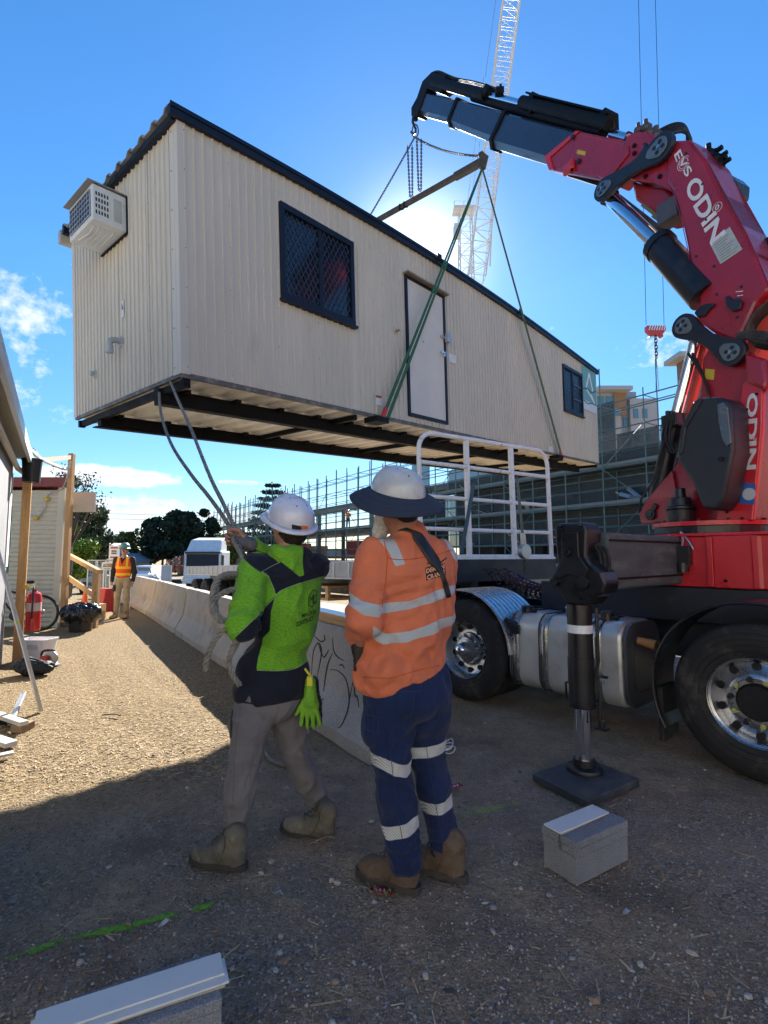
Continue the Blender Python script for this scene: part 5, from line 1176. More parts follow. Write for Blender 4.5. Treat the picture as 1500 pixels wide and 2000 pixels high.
# headboard
hb = MB(); r_ = .03; H0, H1 = 1.42, 3.0
fr = spline([(.03, -.03, H0), (.03, -.03, H1 - .22), (.03, -.05, H1 - .07), (.03, -.22, H1)], 5)[:-1] + [(.03, -.22 + -.0, H1), (.03, -1.2, H1)]
left = [Vector(p) for p in [(.03, -.03, H0), (.03, -.03, H1 - .25)] + [(.03, -.03 - .22 * (1 - cos(a)), H1 - .22 + .22 * sin(a)) for a in np.linspace(0, pi / 2, 8)]]
right = [Vector((p.x, -2.4 - p.y, p.z)) for p in left][::-1]
hb.tube(left + right, r_, n=12); head = hb.build('headboard', m_white, trl, smooth=True)
for y in (-.80, -1.62): MB().b2((.0, y - .028, H0), (.06, y + .028, H1 - .03)).build('headboard_post', m_white, head, bevel=.006)
for i, z in enumerate((2.62, 2.20, 1.80, 1.46)): MB().cyl((.03, -.06, z), (.03, -2.34, z), .026, n=10).build('headboard_bar', m_white, head, smooth=True)
MB().b2((-.01, -2.4, 1.421), (.09, 0, 1.455)).build('headboard_foot', m_white, trl)
MB().bar((-.02, -.87, 2.4), (-.02, -.62, 1.5), .05, .015, (1, 0, 0)).build('ratchet_strap', M('strap_teal', (.05, .10, .12), .7), trl)
# suzi coils between truck and trailer, plus fifth wheel
for k, (cm, off) in enumerate((((.012, .012, .015), 0), ((.10, .012, .012), .05), ((.012, .02, .09), -.05))):
    a = T(1.65, .75, 1.18 + .02 * k); b = XM @ Vector((-.03, -1.0 - .18 * k, 1.30)); pts = []; n_ = 260; ax = (b - a).normalized(); x_, y_, _ = frame(ax)
    for i in range(n_ + 1):
        t = i / n_; an = 2 * pi * 18 * t; rr = .062 * min(1, 6 * t, 6 * (1 - t)); pts.append(a.lerp(b, t) - ZZ * (.16 * 4 * t * (1 - t)) + x_ * rr * cos(an) + y_ * rr * sin(an))
    MB().tube(pts, .008, n=5).build('suzi_coil', M('coil%d' % k, cm, .4), truck, world=True, smooth=True)
MB().cyl((3.2, -1.25, .98), (3.2, -1.25, 1.10), .5, n=30).b2((2.85, -1.6, .942), (3.6, -.9, .979)).build('fifth_wheel', m_frame, truck, bevel=.01)
# snatch block hanging by the headboard
kb = W(1024, 1077, 6.6); hc = W(1010, 935, 6.6)
blk = thing('snatch_block', 'grey snatch block hanging on a strap in front of the trailer headboard', 'hook block', kb)
MB().cyl(kb - RW * 0 - TD * .04, kb + TD * .04, .095, n=22).build('sheave_housing', m_zinc, blk, world=True, bevel=.01); MB().bar(kb, kb + (hc - kb) * .25, .06, .05).build('shackle', m_zinc, blk, world=True)
MB().bar(kb + (hc - kb) * .2, hc, .035, .01).build('hanging_strap', M('strap_grey', (.12, .15, .14), .8), blk, world=True)
o_ = chain_mb(MB(), [kb - ZZ * .08, kb - ZZ * .28], .05, .008, .035).build('tail_chain', m_chain, blk, world=True, smooth=True)

# welds, bolts and small labels on the crane
for pts in ([(1313, 372), (1324, 402), (1341, 475), (1353, 547), (1366, 572)], [(1480, 588), (1452, 648), (1434, 664)], [(1346, 276), (1379, 314), (1409, 380), (1454, 453), (1475, 500)]): MB().tube([kc(p, .193) for p in pts], .004, n=5).build('weld_bead', m_red, ib, world=True)
for p in ((1380, 430), (1360, 500), (1395, 520), (1448, 560), (1400, 575), (1440, 620), (1372, 360), (1340, 300), (1312, 300)): c = kc(p, .19); MB().cyl(c, c + KY * .008, .011, n=8).build('plug', M('grease_dark', (.03, .02, .02), .5), ib, world=True)
for p in ((1240, 285), (1262, 345), (1240, 300), (1290, 345)): c = kc(p, .17); MB().cyl(c, c + KY * .02, .022, n=10).build('bolt', m_bk, kn, world=True)
for a, b in (((1130, 262), (1220, 281)), ((1083, 327), (1168, 346))): MB().cyl(kc(a, .166), kc(b, .166), .005, n=5).build('weld_bead', m_red, sh, world=True)
kpr([(1128, 292), (1144, 296), (1142, 304), (1126, 300)], .166, .169, 'warning_label', M('label_yellow', (.6, .42, .03), .5), sh, 0)
for p in ((1460, 800), (1452, 850), (1443, 905), (1430, 960), (1420, 1000), (1478, 770)): c = kc(p, .215); MB().cyl(c, c + KY * .008, .012, n=8).build('bolt', m_bk, pl, world=True)
kpr([(1378, 720), (1396, 722), (1394, 742), (1376, 740)], .161, .164, 'warning_label', M('label_yellow', (.6, .42, .03)), col, 0)
for k in range(2): MB().tube([kc((q.x, q.y), .17 + .02 * k) for q in spline([Vector((1352 - 8 * k, 690, 0)), Vector((1368, 720 + 6 * k, 0)), Vector((1382, 760, 0)), Vector((1384, 778, 0))], 5)], .012, n=6).build('hydraulic_hose', m_rubber, col, world=True, smooth=True)
for u in (.80, .30, -.02, -.40, -.62, -.9): MB().cyl((u, -.55, 1.30), (u, -.562 if u > .35 else -.552 - .01, 1.30), .014, n=8).build('bolt', m_bk, base)
# ================================================================== PEOPLE  (signed-distance bodies turned into continuous meshes)
class SDF:
    def __init__(s, k=.03): s.p = []; s.k = k
    def c(s, a, b, r1, r2=None, k=None, i=0): s.p.append(('c', np.array(a, float), np.array(b, float), r1, r1 if r2 is None else r2, k or s.k, i)); return s
    def chain(s, pts, rs, k=None, i=0):
        for j in range(len(pts) - 1): s.c(pts[j], pts[j + 1], rs[j], rs[j + 1], k, i)
        return s
    def e(s, c, rad, M=None, k=None, i=0):
        s.p.append(('e', np.array(c, float), np.array(rad, float), np.array(M) if M is not None else np.eye(3), max(rad), k or s.k, i)); return s
    def cut(s, c, n): s.p.append(('cut', np.array(c, float), np.array(n, float), 0, 0, 0, -1)); return s
def prim_eval(p, X, Y, Z):
    if p[0] == 'c':
        a, b, r1, r2 = p[1:5]; d = b - a; L = max(1e-9, d @ d)
        t = np.clip(((X - a[0]) * d[0] + (Y - a[1]) * d[1] + (Z - a[2]) * d[2]) / L, 0, 1)
        return np.sqrt((X - a[0] - d[0] * t) ** 2 + (Y - a[1] - d[1] * t) ** 2 + (Z - a[2] - d[2] * t) ** 2) - (r1 + (r2 - r1) * t)
    c, rad, Mx = p[1:4]; q = [Mx[0, j] * (X - c[0]) + Mx[1, j] * (Y - c[1]) + Mx[2, j] * (Z - c[2]) for j in range(3)]
    k0 = np.sqrt(sum((q[j] / rad[j]) ** 2 for j in range(3))); k1 = np.sqrt(sum((q[j] / rad[j] ** 2) ** 2 for j in range(3)))
    return k0 * (k0 - 1) / np.maximum(k1, 1e-6)
def sdf_mesh(S, h=.008, pad=.04):
    lo = np.full(3, 1e9); hi = -lo
    for p in S.p:
        if p[0] == 'c':
            r = max(p[3], p[4]); lo = np.minimum(lo, np.minimum(p[1], p[2]) - r); hi = np.maximum(hi, np.maximum(p[1], p[2]) + r)
        elif p[0] == 'e': r = p[4]; lo = np.minimum(lo, p[1] - r); hi = np.maximum(hi, p[1] + r)
    lo -= pad; hi += pad; n = np.ceil((hi - lo) / h).astype(int) + 1
    ax = [lo[i] + h * np.arange(n[i]) for i in range(3)]; D = np.full(n, .12, dtype=np.float32)
    for p in S.p:
        if p[0] == 'cut':
            g = (ax[0][:, None, None] - p[1][0]) * p[2][0] + (ax[1][None, :, None] - p[1][1]) * p[2][1] + (ax[2][None, None, :] - p[1][2]) * p[2][2]
            D = np.maximum(D, g.astype(np.float32)); continue
        k = p[5]; m = .05 + k
        if p[0] == 'c': r = max(p[3], p[4]) + m; a = np.minimum(p[1], p[2]) - r; b = np.maximum(p[1], p[2]) + r
        else: r = p[4] + m; a = p[1] - r; b = p[1] + r
        i0 = np.maximum(0, ((a - lo) / h).astype(int)); i1 = np.minimum(n, ((b - lo) / h).astype(int) + 2)
        sl_ = tuple(slice(i0[j], i1[j]) for j in range(3))
        X, Y, Z = ax[0][sl_[0]][:, None, None], ax[1][sl_[1]][None, :, None], ax[2][sl_[2]][None, None, :]
        d = prim_eval(p, X, Y, Z); o = D[sl_]
        hh = np.clip(.5 + .5 * (o - d) / k, 0, 1); D[sl_] = o * (1 - hh) + d * hh - k * hh * (1 - hh)
    ins = D < 0; idx = -np.ones(tuple(n - 1), dtype=np.int64)
    cor = [(a, b, c) for a in (0, 1) for b in (0, 1) for c in (0, 1)]
    cnt = sum(ins[a:n[0] - 1 + a, b:n[1] - 1 + b, c:n[2] - 1 + c].astype(np.int8) for a, b, c in cor)
    act = np.argwhere((cnt > 0) & (cnt < 8)); idx[tuple(act.T)] = np.arange(len(act))
    P = np.zeros((len(act), 3)); wn = np.zeros(len(act))
    for a in range(3):
        for u in (0, 1):
            for v in (0, 1):
                o0 = [0, 0, 0]; o1 = [0, 0, 0]; b, c = [j for j in range(3) if j != a]; o0[b] = o1[b] = u; o0[c] = o1[c] = v; o1[a] = 1
                d0 = D[tuple((act + o0).T)]; d1 = D[tuple((act + o1).T)]; m = (d0 < 0) != (d1 < 0)
                t = np.where(m, d0 / np.where(m, d0 - d1, 1), 0); q = np.array(o0, float)[None, :] + 0 * P; q[:, a] += t
                P += q * m[:, None]; wn += m
    V = lo + (act + P / wn[:, None]) * h; Fc = []
    for a in range(3):
        b, c = [(1, 2), (2, 0), (0, 1)][a]; s0 = [slice(None)] * 3; s1 = [slice(None)] * 3; s0[a] = slice(0, n[a] - 1); s1[a] = slice(1, n[a])
        A, B = ins[tuple(s0)], ins[tuple(s1)]; e = np.argwhere(A != B)
        e = e[(e[:, b] > 0) & (e[:, c] > 0) & (e[:, b] < n[b] - 1) & (e[:, c] < n[c] - 1)]
        ob = np.zeros(3, int); ob[b] = 1; oc = np.zeros(3, int); oc[c] = 1
        q = np.stack([idx[tuple((e - ob - oc).T)], idx[tuple((e - oc).T)], idx[tuple(e.T)], idx[tuple((e - ob).T)]], 1)
        fl = A[tuple(e.T)]; q[~fl] = q[~fl][:, ::-1]; Fc.append(q)
    return V, np.vstack(Fc)
def vnormals(V, Fc):
    nf = np.cross(V[Fc[:, 2]] - V[Fc[:, 0]], V[Fc[:, 3]] - V[Fc[:, 1]]); N_ = np.zeros_like(V)
    for j in range(4): np.add.at(N_, Fc[:, j], nf)
    return N_ / np.maximum(1e-9, np.linalg.norm(N_, axis=1))[:, None]
def which(S, V):
    best = np.full(len(V), 1e9); wi = np.zeros(len(V), int); tt = np.zeros(len(V))
    for p in S.p:
        if p[0] == 'cut': continue
        d = prim_eval(p, V[:, 0], V[:, 1], V[:, 2]); m = d < best; best[m] = d[m]; wi[m] = p[6]
        if p[0] == 'c': dd = p[2] - p[1]; t = np.clip(((V - p[1]) @ dd) / max(1e-9, dd @ dd), 0, 1); tt[m] = t[m] * np.linalg.norm(dd)
    return wi, tt
def wrinkle(V, Fc, amp, sc, seed, stretch=(1, 1, 1), folds=None):
    N_ = vnormals(V, Fc); P = V * np.array(stretch)
    P = P + .06 * np.stack([vnoise(V, sc * .9, seed + k) for k in (31, 32, 33)], 1); w = np.exp(-(fbm(P, sc, 2, seed) / .11) ** 2); w2 = np.exp(-(fbm(P, sc * 2.3, 2, seed + 5) / .14) ** 2); d = amp * (1.25 * w + .6 * w2 - .45)
    if folds is not None: d = d + folds
    return V + N_ * d[:, None]
def cloth(S, name, mat, parent, h=.008, amp=.004, sc=7, seed=1, stretch=(1, 1, 1), attrs=None, folds=None, loc=None):
    V, Fc = sdf_mesh(S, h); V0 = V.copy(); f = folds(V) if folds else None; V = wrinkle(V, Fc, amp, sc, seed, stretch, f)
    for p in S.p:
        if p[0] == 'cut': g = np.clip(-((V0 - p[1]) @ p[2]) / .05, .0, 1)[:, None]; V = V0 + (V - V0) * (.12 + .88 * g)
    o = mesh_obj(name, V, Fc, mat, parent, world=True, smooth=True)
    if attrs:
        wi, tt = which(S, V0); global NRM; NRM = vnormals(V0, Fc)
        for k, fn in attrs.items():
            a = o.data.attributes.new(k, 'FLOAT', 'POINT'); a.data.foreach_set('value', np.asarray(fn(V0, wi, tt), dtype=np.float32))
    return o
def zone_mat(name, base, zones, rough=.8, bump=.35, bs=180, speck=None, sheen=.1, dirt=None):
    """cloth sewn from several colours; each zone is a float attribute, positive inside the panel"""
    m = bpy.data.materials.new(name); m.use_nodes = True; nt = m.node_tree; N = nt.nodes; L = nt.links; b = N['Principled BSDF']
    tc = N.new('ShaderNodeTexCoord')
    def nz(s, d=6, vec=None):
        n = N.new('ShaderNodeTexNoise'); n.inputs['Scale'].default_value = s; n.inputs['Detail'].default_value = d; L.new(vec or tc.outputs['Object'], n.inputs['Vector']); return n.outputs[0]
    def mix(f, a, c):
        n = N.new('ShaderNodeMixRGB'); L.new(f, n.inputs[0]) if hasattr(f, 'links') else setattr(n.inputs[0], 'default_value', f)
        for i, v in ((1, a), (2, c)):
            if hasattr(v, 'links'): L.new(v, n.inputs[i])
            else: n.inputs[i].default_value = (*v, 1)
        return n.outputs[0]
    def mr(v, a, c, lo=0., hi=1.):
        n = N.new('ShaderNodeMapRange'); n.inputs['From Min'].default_value = a; n.inputs['From Max'].default_value = c; n.inputs['To Min'].default_value = lo; n.inputs['To Max'].default_value = hi; L.new(v, n.inputs[0]); return n.outputs[0]
    n = nz(6); v = mr(n, .3, .7, .85, 1.15)
    c = mix(mr(n, .3, .7), tuple(x * .85 for x in base), tuple(x * 1.12 for x in base))
    if speck:
        mp = N.new('ShaderNodeMapping'); mp.inputs['Scale'].default_value = (1, 1, 3.2); L.new(tc.outputs['Object'], mp.inputs[0])
        c = mix(mr(nz(75, 6, mp.outputs[0]), .46, .68, 0, .85), c, speck)
    r = rough
    for at, col in zones:
        an = N.new('ShaderNodeAttribute'); an.attribute_name = at; f = mr(an.outputs['Fac'], -.0012, .0012)
        if at.startswith('rib'):      # reflective tape with fine diagonal ribs
            wv = N.new('ShaderNodeTexWave'); wv.inputs['Scale'].default_value = 55; wv.bands_direction = 'DIAGONAL'; L.new(tc.outputs['Object'], wv.inputs['Vector']); cc = mix(mr(wv.outputs[1], .3, .7), tuple(x * .55 for x in col), col); c = mix(f, c, cc)
        else: c = mix(f, c, col)
    if dirt: c = mix(mr(nz(5, 10), dirt[1], dirt[1] + .15, 0, dirt[2]), c, dirt[0])
    L.new(c, b.inputs['Base Color']); b.inputs['Roughness'].default_value = rough; b.inputs['Sheen Weight'].default_value = sheen; b.inputs['Specular IOR Level'].default_value = .25
    bm = N.new('ShaderNodeBump'); bm.inputs['Strength'].default_value = bump; bm.inputs['Distance'].default_value = .009
    h1 = N.new('ShaderNodeMath'); h1.operation = 'MULTIPLY_ADD'; L.new(nz(22, 5), h1.inputs[0]); h1.inputs[1].default_value = 3.; L.new(nz(bs, 3), h1.inputs[2]); L.new(h1.outputs[0], bm.inputs['Height']); L.new(bm.outputs[0], b.inputs['Normal'])
    return m
def pix(V):
    q = V - [0, 0, CH]; fw = q[:, 1] * cos(PIT) + q[:, 2] * sin(PIT); uu = -q[:, 1] * sin(PIT) + q[:, 2] * cos(PIT); return np.stack([750 + F * q[:, 0] / fw, 1000 - F * uu / fw], 1), fw
def panel_sd(V, polys):
    """signed distance (m, positive inside) of cloth points to panel outlines surveyed from the photograph"""
    p, fw = pix(V); best = np.full(len(V), -1e3)
    for poly in polys:
        Q = np.array(poly, float); ins = np.zeros(len(p), bool); d = np.full(len(p), 1e9)
        for a, b in zip(Q, np.roll(Q, -1, 0)):
            e = b - a; t = np.clip(((p - a) @ e) / (e @ e), 0, 1); d = np.minimum(d, np.hypot(*(p - a - t[:, None] * e).T)); c = (a[1] > p[:, 1]) != (b[1] > p[:, 1])
            with np.errstate(all='ignore'): ins ^= c & (p[:, 0] < (b[0] - a[0]) * (p[:, 1] - a[1]) / (b[1] - a[1]) + a[0])
        best = np.maximum(best, np.where(ins, d, -d))
    return best * fw / F
m_skin = M('skin', (.42, .22, .15), .5, var=.1, vs=12, bump=.08, bs=300); m_skin2 = M('skin_ruddy', (.34, .15, .10), .5, var=.15, vs=12, bump=.08, bs=300)
V3 = lambda v: np.array([v[0], v[1], v[2]], float)
def fingers(S, wrist, palm_dir, across, curl_dir, i=9, grip=.9, sc=1.):
    """palm and five separate curled fingers. across points from little finger to thumb side"""
    w = V3(wrist); d = V3(palm_dir); d /= np.linalg.norm(d); a = V3(across); a -= d * (a @ d); a /= np.linalg.norm(a); c = V3(curl_dir); c -= d * (c @ d) + a * (c @ a); c /= np.linalg.norm(c)
    S.c(w, w + d * .02 * sc, .026 * sc, .028 * sc, .02, i)
    for k, (off, l, r) in enumerate(((.031, .072, .0092), (.010, .080, .0098), (-.011, .074, .0093), (-.031, .058, .0082))):
        r *= sc; off *= sc; l *= sc
        kn = w + d * (.088 - .006 * abs(k - 1)) * sc + a * off; S.c(w + d * .02 * sc + a * off * .6, kn, .0165 * sc, .0125 * sc, .014, i)
        a1 = grip * 1.1; a2 = grip * 2.3; a3 = grip * 3.1
        q1 = kn + (d * cos(a1) + c * sin(a1)) * l * .46; q2 = q1 + (d * cos(a2) + c * sin(a2)) * l * .33; q3 = q2 + (d * cos(a3) + c * sin(a3)) * l * .24
        S.c(kn, q1, r * 1.1, r, .004, i).c(q1, q2, r, r * .92, .003, i).c(q2, q3, r * .92, r * .8, .003, i)
    b0 = w + d * .028 * sc + a * .026 * sc; b1 = b0 + (a * .7 + d * .5 + c * .45) * .036 * sc; b2 = b1 + (d * .75 + c * .6 + a * .05) * .032 * sc; b3 = b2 + (d * .6 + c * .8 - a * .3) * .024 * sc
    S.c(b0, b1, .015 * sc, .0125 * sc, .010, i).c(b1, b2, .0122 * sc, .0108 * sc, .004, i).c(b2, b3, .0105 * sc, .009 * sc, .003, i)
def head_sdf(S, c, face, up=(0, 0, 1), s=1.):
    """head with jaw, nose, brow, ears, lips and eye sockets; c = centre, face = viewing direction"""
    f = Vector(face).normalized(); r = f.cross(Vector(up)).normalized(); u = r.cross(f).normalized(); M_ = np.array([list(r), list(f), list(u)]).T; c = V3(c)
    P = lambda x, y, z: c + M_ @ np.array([x, y, z]) * s
    S.e(P(0, -.012, .018), (.076 * s, .096 * s, .098 * s), M_, .02, 5); S.e(P(0, .030, -.052), (.054 * s, .060 * s, .062 * s), M_, .03, 5)
    S.e(P(0, .062, -.098), (.026 * s, .024 * s, .02 * s), M_, .02, 5)
    S.c(P(0, .088, .014), P(0, .112, -.028), .009 * s, .014 * s, .010, 5); S.e(P(.0, .104, -.032), (.020 * s, .012 * s, .010 * s), M_, .006, 5)
    for sg in (-1, 1):
        S.c(P(.012 * sg, .090, .022), P(.045 * sg, .074, .024), .010 * s, .009 * s, .012, 5); S.e(P(.046 * sg, .060, -.022), (.020 * s, .018 * s, .018 * s), M_, .02, 5)
        S.e(P(.079 * sg, -.008, -.008), (.008 * s, .020 * s, .032 * s), M_, .006, 5); S.e(P(.030 * sg, .080, .006), (.014 * s, .010 * s, .010 * s), M_, .004, 5)
    S.c(P(-.020, .086, -.060), P(.020, .086, -.060), .0072 * s, .0072 * s, .004, 5); S.c(P(-.017, .085, -.071), P(.017, .085, -.071), .0078 * s, .0078 * s, .004, 5)
    return P, M_
def eyes(P, M_, parent, s=1.):
    for sg in (-1, 1):
        c = Vector(P(.030 * sg, .083, .006)); f = Vector(M_[:, 1]); MB().sphere(c, .0105 * s, 12, 8).build('eye', M('eye_white', (.6, .58, .55), .2), parent, world=True, smooth=True)
        MB().cyl(c + f * .0095 * s, c + f * .0112 * s, .005 * s, n=12).build('iris', M('iris', (.05, .03, .02), .15), parent, world=True)
def hair_cap(P, M_, parent, col, s=1., low=-.045, name='hair'):
    S = SDF(.02); S.e(P(0, -.022, .018), (.082 * s, .094 * s, .100 * s), M_, i=1); S.e(P(0, -.055, -.03), (.064 * s, .055 * s, .055 * s), M_, i=1); V, Fc = sdf_mesh(S, .006 * s); f = M_[:, 1]; u = M_[:, 2]
    c0 = P(0, 0, 0); a = (V - c0) @ f; b = (V - c0) @ u; keep = (a < .045 * s + .4 * np.maximum(0, b)) & (b > low * s - .5 * np.maximum(0, -a - .02) * 1.4)
    N_ = vnormals(V, Fc); V = V + N_ * (.003 * vnoise(V, 120, 4))[:, None]; kf = keep[Fc].all(1); Fc = Fc[kf]
    return mesh_obj(name, V, Fc, M('hair_' + name, col, .7, var=.4, vs=80, bump=.6, bs=400), parent, world=True, smooth=True)
def boot(parent, heel, toe, z0, ankle, mat, col_sole=(.05, .045, .04), s=1., name='boot', tilt=0., lace=True):
    """work boot: heel and toe points on the ground, shaft up to the ankle point"""
    h = Vector(heel); t = Vector(toe); h.z = t.z = 0; d = (t - h).normalized(); L_ = .30 * s; n = Vector((-d.y, d.x, 0)); Z = Vector((0, 0, 1)); o = Vector((h.x, h.y, z0))
    Rt = Matrix.Rotation(tilt, 3, n)      # heel raised when tilt > 0
    tp = o + d * L_
    def P(x, y, z): v = d * x * s + n * y * s + Z * z * s; return V3(tp + Rt @ (o + v - tp))
    S = SDF(.02); S.c(P(.045, 0, .065), P(.10, 0, .075), .040 * s, .044 * s, .03, 1); S.c(P(.10, 0, .07), P(.20, 0, .045), .044 * s, .042 * s, .03, 1); S.e(P(.235, 0, .042), (.055 * s, .050 * s, .036 * s), np.array([list(Rt @ d), list(Rt @ n), list(Rt @ Z)]).T, .025, 1)
    S.e(P(.21, 0, .03), (.08 * s, .054 * s, .026 * s), np.array([list(Rt @ d), list(Rt @ n), list(Rt @ Z)]).T, .015, 1); S.c(P(.05, 0, .03), P(.14, 0, .025), .038 * s, .040 * s, .02, 1)
    an = V3(ankle); S.c(P(.062, 0, .085), P(.055, 0, .15), .045 * s, .047 * s, .03, 1); S.c(P(.058, 0, .15), an, .047 * s, .050 * s, .03, 1)
    V, Fc = sdf_mesh(S, .006 * s); V = wrinkle(V, Fc, .0035, 14, 3)
    b = mesh_obj(name, V, Fc, mat, parent, world=True, smooth=True)
    prof = []
    for i in range(28):
        a = 2 * pi * i / 28; ca, sa = cos(a), sin(a); x = .15 + .158 * (abs(ca) ** .72) * (1 if ca > 0 else -1); w = (.054 if ca > .1 else .045) * (abs(sa) ** .7) * (1 if sa > 0 else -1); prof.append((x, w))
    V = [P(x * 1, y * 1.06, z) for z in (.0, .012, .028) for x, y in prof]; m_ = 28; Fc2 = [(i * m_ + j, i * m_ + (j + 1) % m_, (i + 1) * m_ + (j + 1) % m_, (i + 1) * m_ + j) for i in range(2) for j in range(m_)] + [tuple(range(m_ - 1, -1, -1)), tuple(range(2 * m_, 3 * m_))]
    mesh_obj('sole', V, Fc2, M('sole', col_sole, .8, var=.3, vs=20, bump=.3), b, world=True, bevel=.003)
    if lace:
        for pts in ([(.20, -.046, .045), (.195, -.03, .075), (.19, 0, .088), (.195, .03, .075), (.20, .046, .045)], [(.12, -.047, .03), (.10, -.052, .07), (.085, -.05, .12), (.09, -.045, .16)], [(.12, .047, .03), (.10, .052, .07), (.085, .05, .12), (.09, .045, .16)]): MB().tube([Vector(P(*q)) for q in pts], .0022, n=5).build('seam', M('boot_seam', (.07, .055, .04), .8), b, world=True)
        mb = MB()
        for k in range(5):
            x = .175 - .019 * k; z = .085 + .017 * k; a = Vector(P(x, -.022, z + .012)); c = Vector(P(x, .022, z + .012)); m2 = Vector(P(x + .008, 0, z + .024)); mb.tube(spline([a, m2, c], 4), .0042, n=5)
        for sg in (-1, 1): mb.tube(spline([Vector(P(.10, 0, .17)), Vector(P(.12, .03 * sg, .18)), Vector(P(.125, .035 * sg, .15)), Vector(P(.105, .01 * sg, .165))], 4), .0028, n=5)
        mb.build('laces', M('lace', (.09, .08, .06), .9), b, world=True, smooth=True)
        mb = MB(); mb.tube([Vector(P(.05, .047 * cos(t) if True else 0, .125 + .003 * sin(3 * t))) + Vector(P(0, 0, 0)) * 0 for t in (0,)] * 2, .001) if False else None
    return b
def helmet(parent, c, fwd, up, mat, s=1., name='hard_hat'):
    f = Vector(fwd).normalized(); u = Vector(up).normalized(); r = f.cross(u).normalized(); u = r.cross(f).normalized(); c = Vector(c); M_ = np.array([list(r), list(f), list(u)]).T; P = lambda x, y, z: c + Vector(M_ @ np.array([x, y, z])) * s
    V = []; Fc = []; na, nb = 40, 16
    for j in range(nb + 1):
        t = (pi / 2) * j / nb
        for i in range(na):
            a = 2 * pi * i / na; x = .115 * sin(t) ** .82 * cos(a); y = .142 * sin(t) ** .82 * sin(a); z = .132 * cos(t) ** .9
            rd = max(0, 1 - abs(x) / .034); z += .010 * max(0, min(1, rd * 3)) * max(0, sin(2 * t)) ** .5 * (abs(y) < .125)
            if abs(abs(x) - .055) < .014 and t > .3 and t < 1.25: z += .004
            V.append(P(x, y, z))
    for j in range(nb):
        for i in range(na): Fc.append((j * na + i, j * na + (i + 1) % na, (j + 1) * na + (i + 1) % na, (j + 1) * na + i))
    o = mesh_obj(name, [tuple(v) for v in V], Fc, mat, parent, world=True, smooth=True)
    # rim, brim (front) and neck guard
    V = []; Fc = []
    for i in range(na + 1):
        a = 2 * pi * i / na; br = .010 + .052 * max(0, sin(a)) ** 1.6 + .012 * max(0, -sin(a)); x0, y0 = .116 * cos(a), .143 * sin(a); l = sqrt(x0 * x0 + y0 * y0); x1, y1 = x0 * (l + br) / l, y0 * (l + br) / l; dz = -.012 * max(0, sin(a)) - .004
        for p in ((x0 * .985, y0 * .985, .012), (x1, y1, dz), (x1, y1, dz - .007), (x0 * .985, y0 * .985, -.022)): V.append(P(*p))
    for i in range(na): Fc += [(i * 4 + k, i * 4 + 4 + k, i * 4 + 4 + (k + 1) % 4, i * 4 + (k + 1) % 4) for k in range(4)]
    mesh_obj('brim', [tuple(v) for v in V], Fc, mat, o, world=True, smooth=True)
    mb = MB()
    for sg in (-1, 1):
        for k in range(5): mb.box(P(sg * .027, -.01 - .018 * k, .131 - .004 * k), (.009, .006, .006), M=Matrix([list(r), list(f), list(u)]).transposed())
    mb.build('vent', M('vent_dark', (.05, .05, .06), .6), o, world=True)
    return o, P
def man_limb(S, pts, rs, i): S.chain(pts, rs, .03, i)
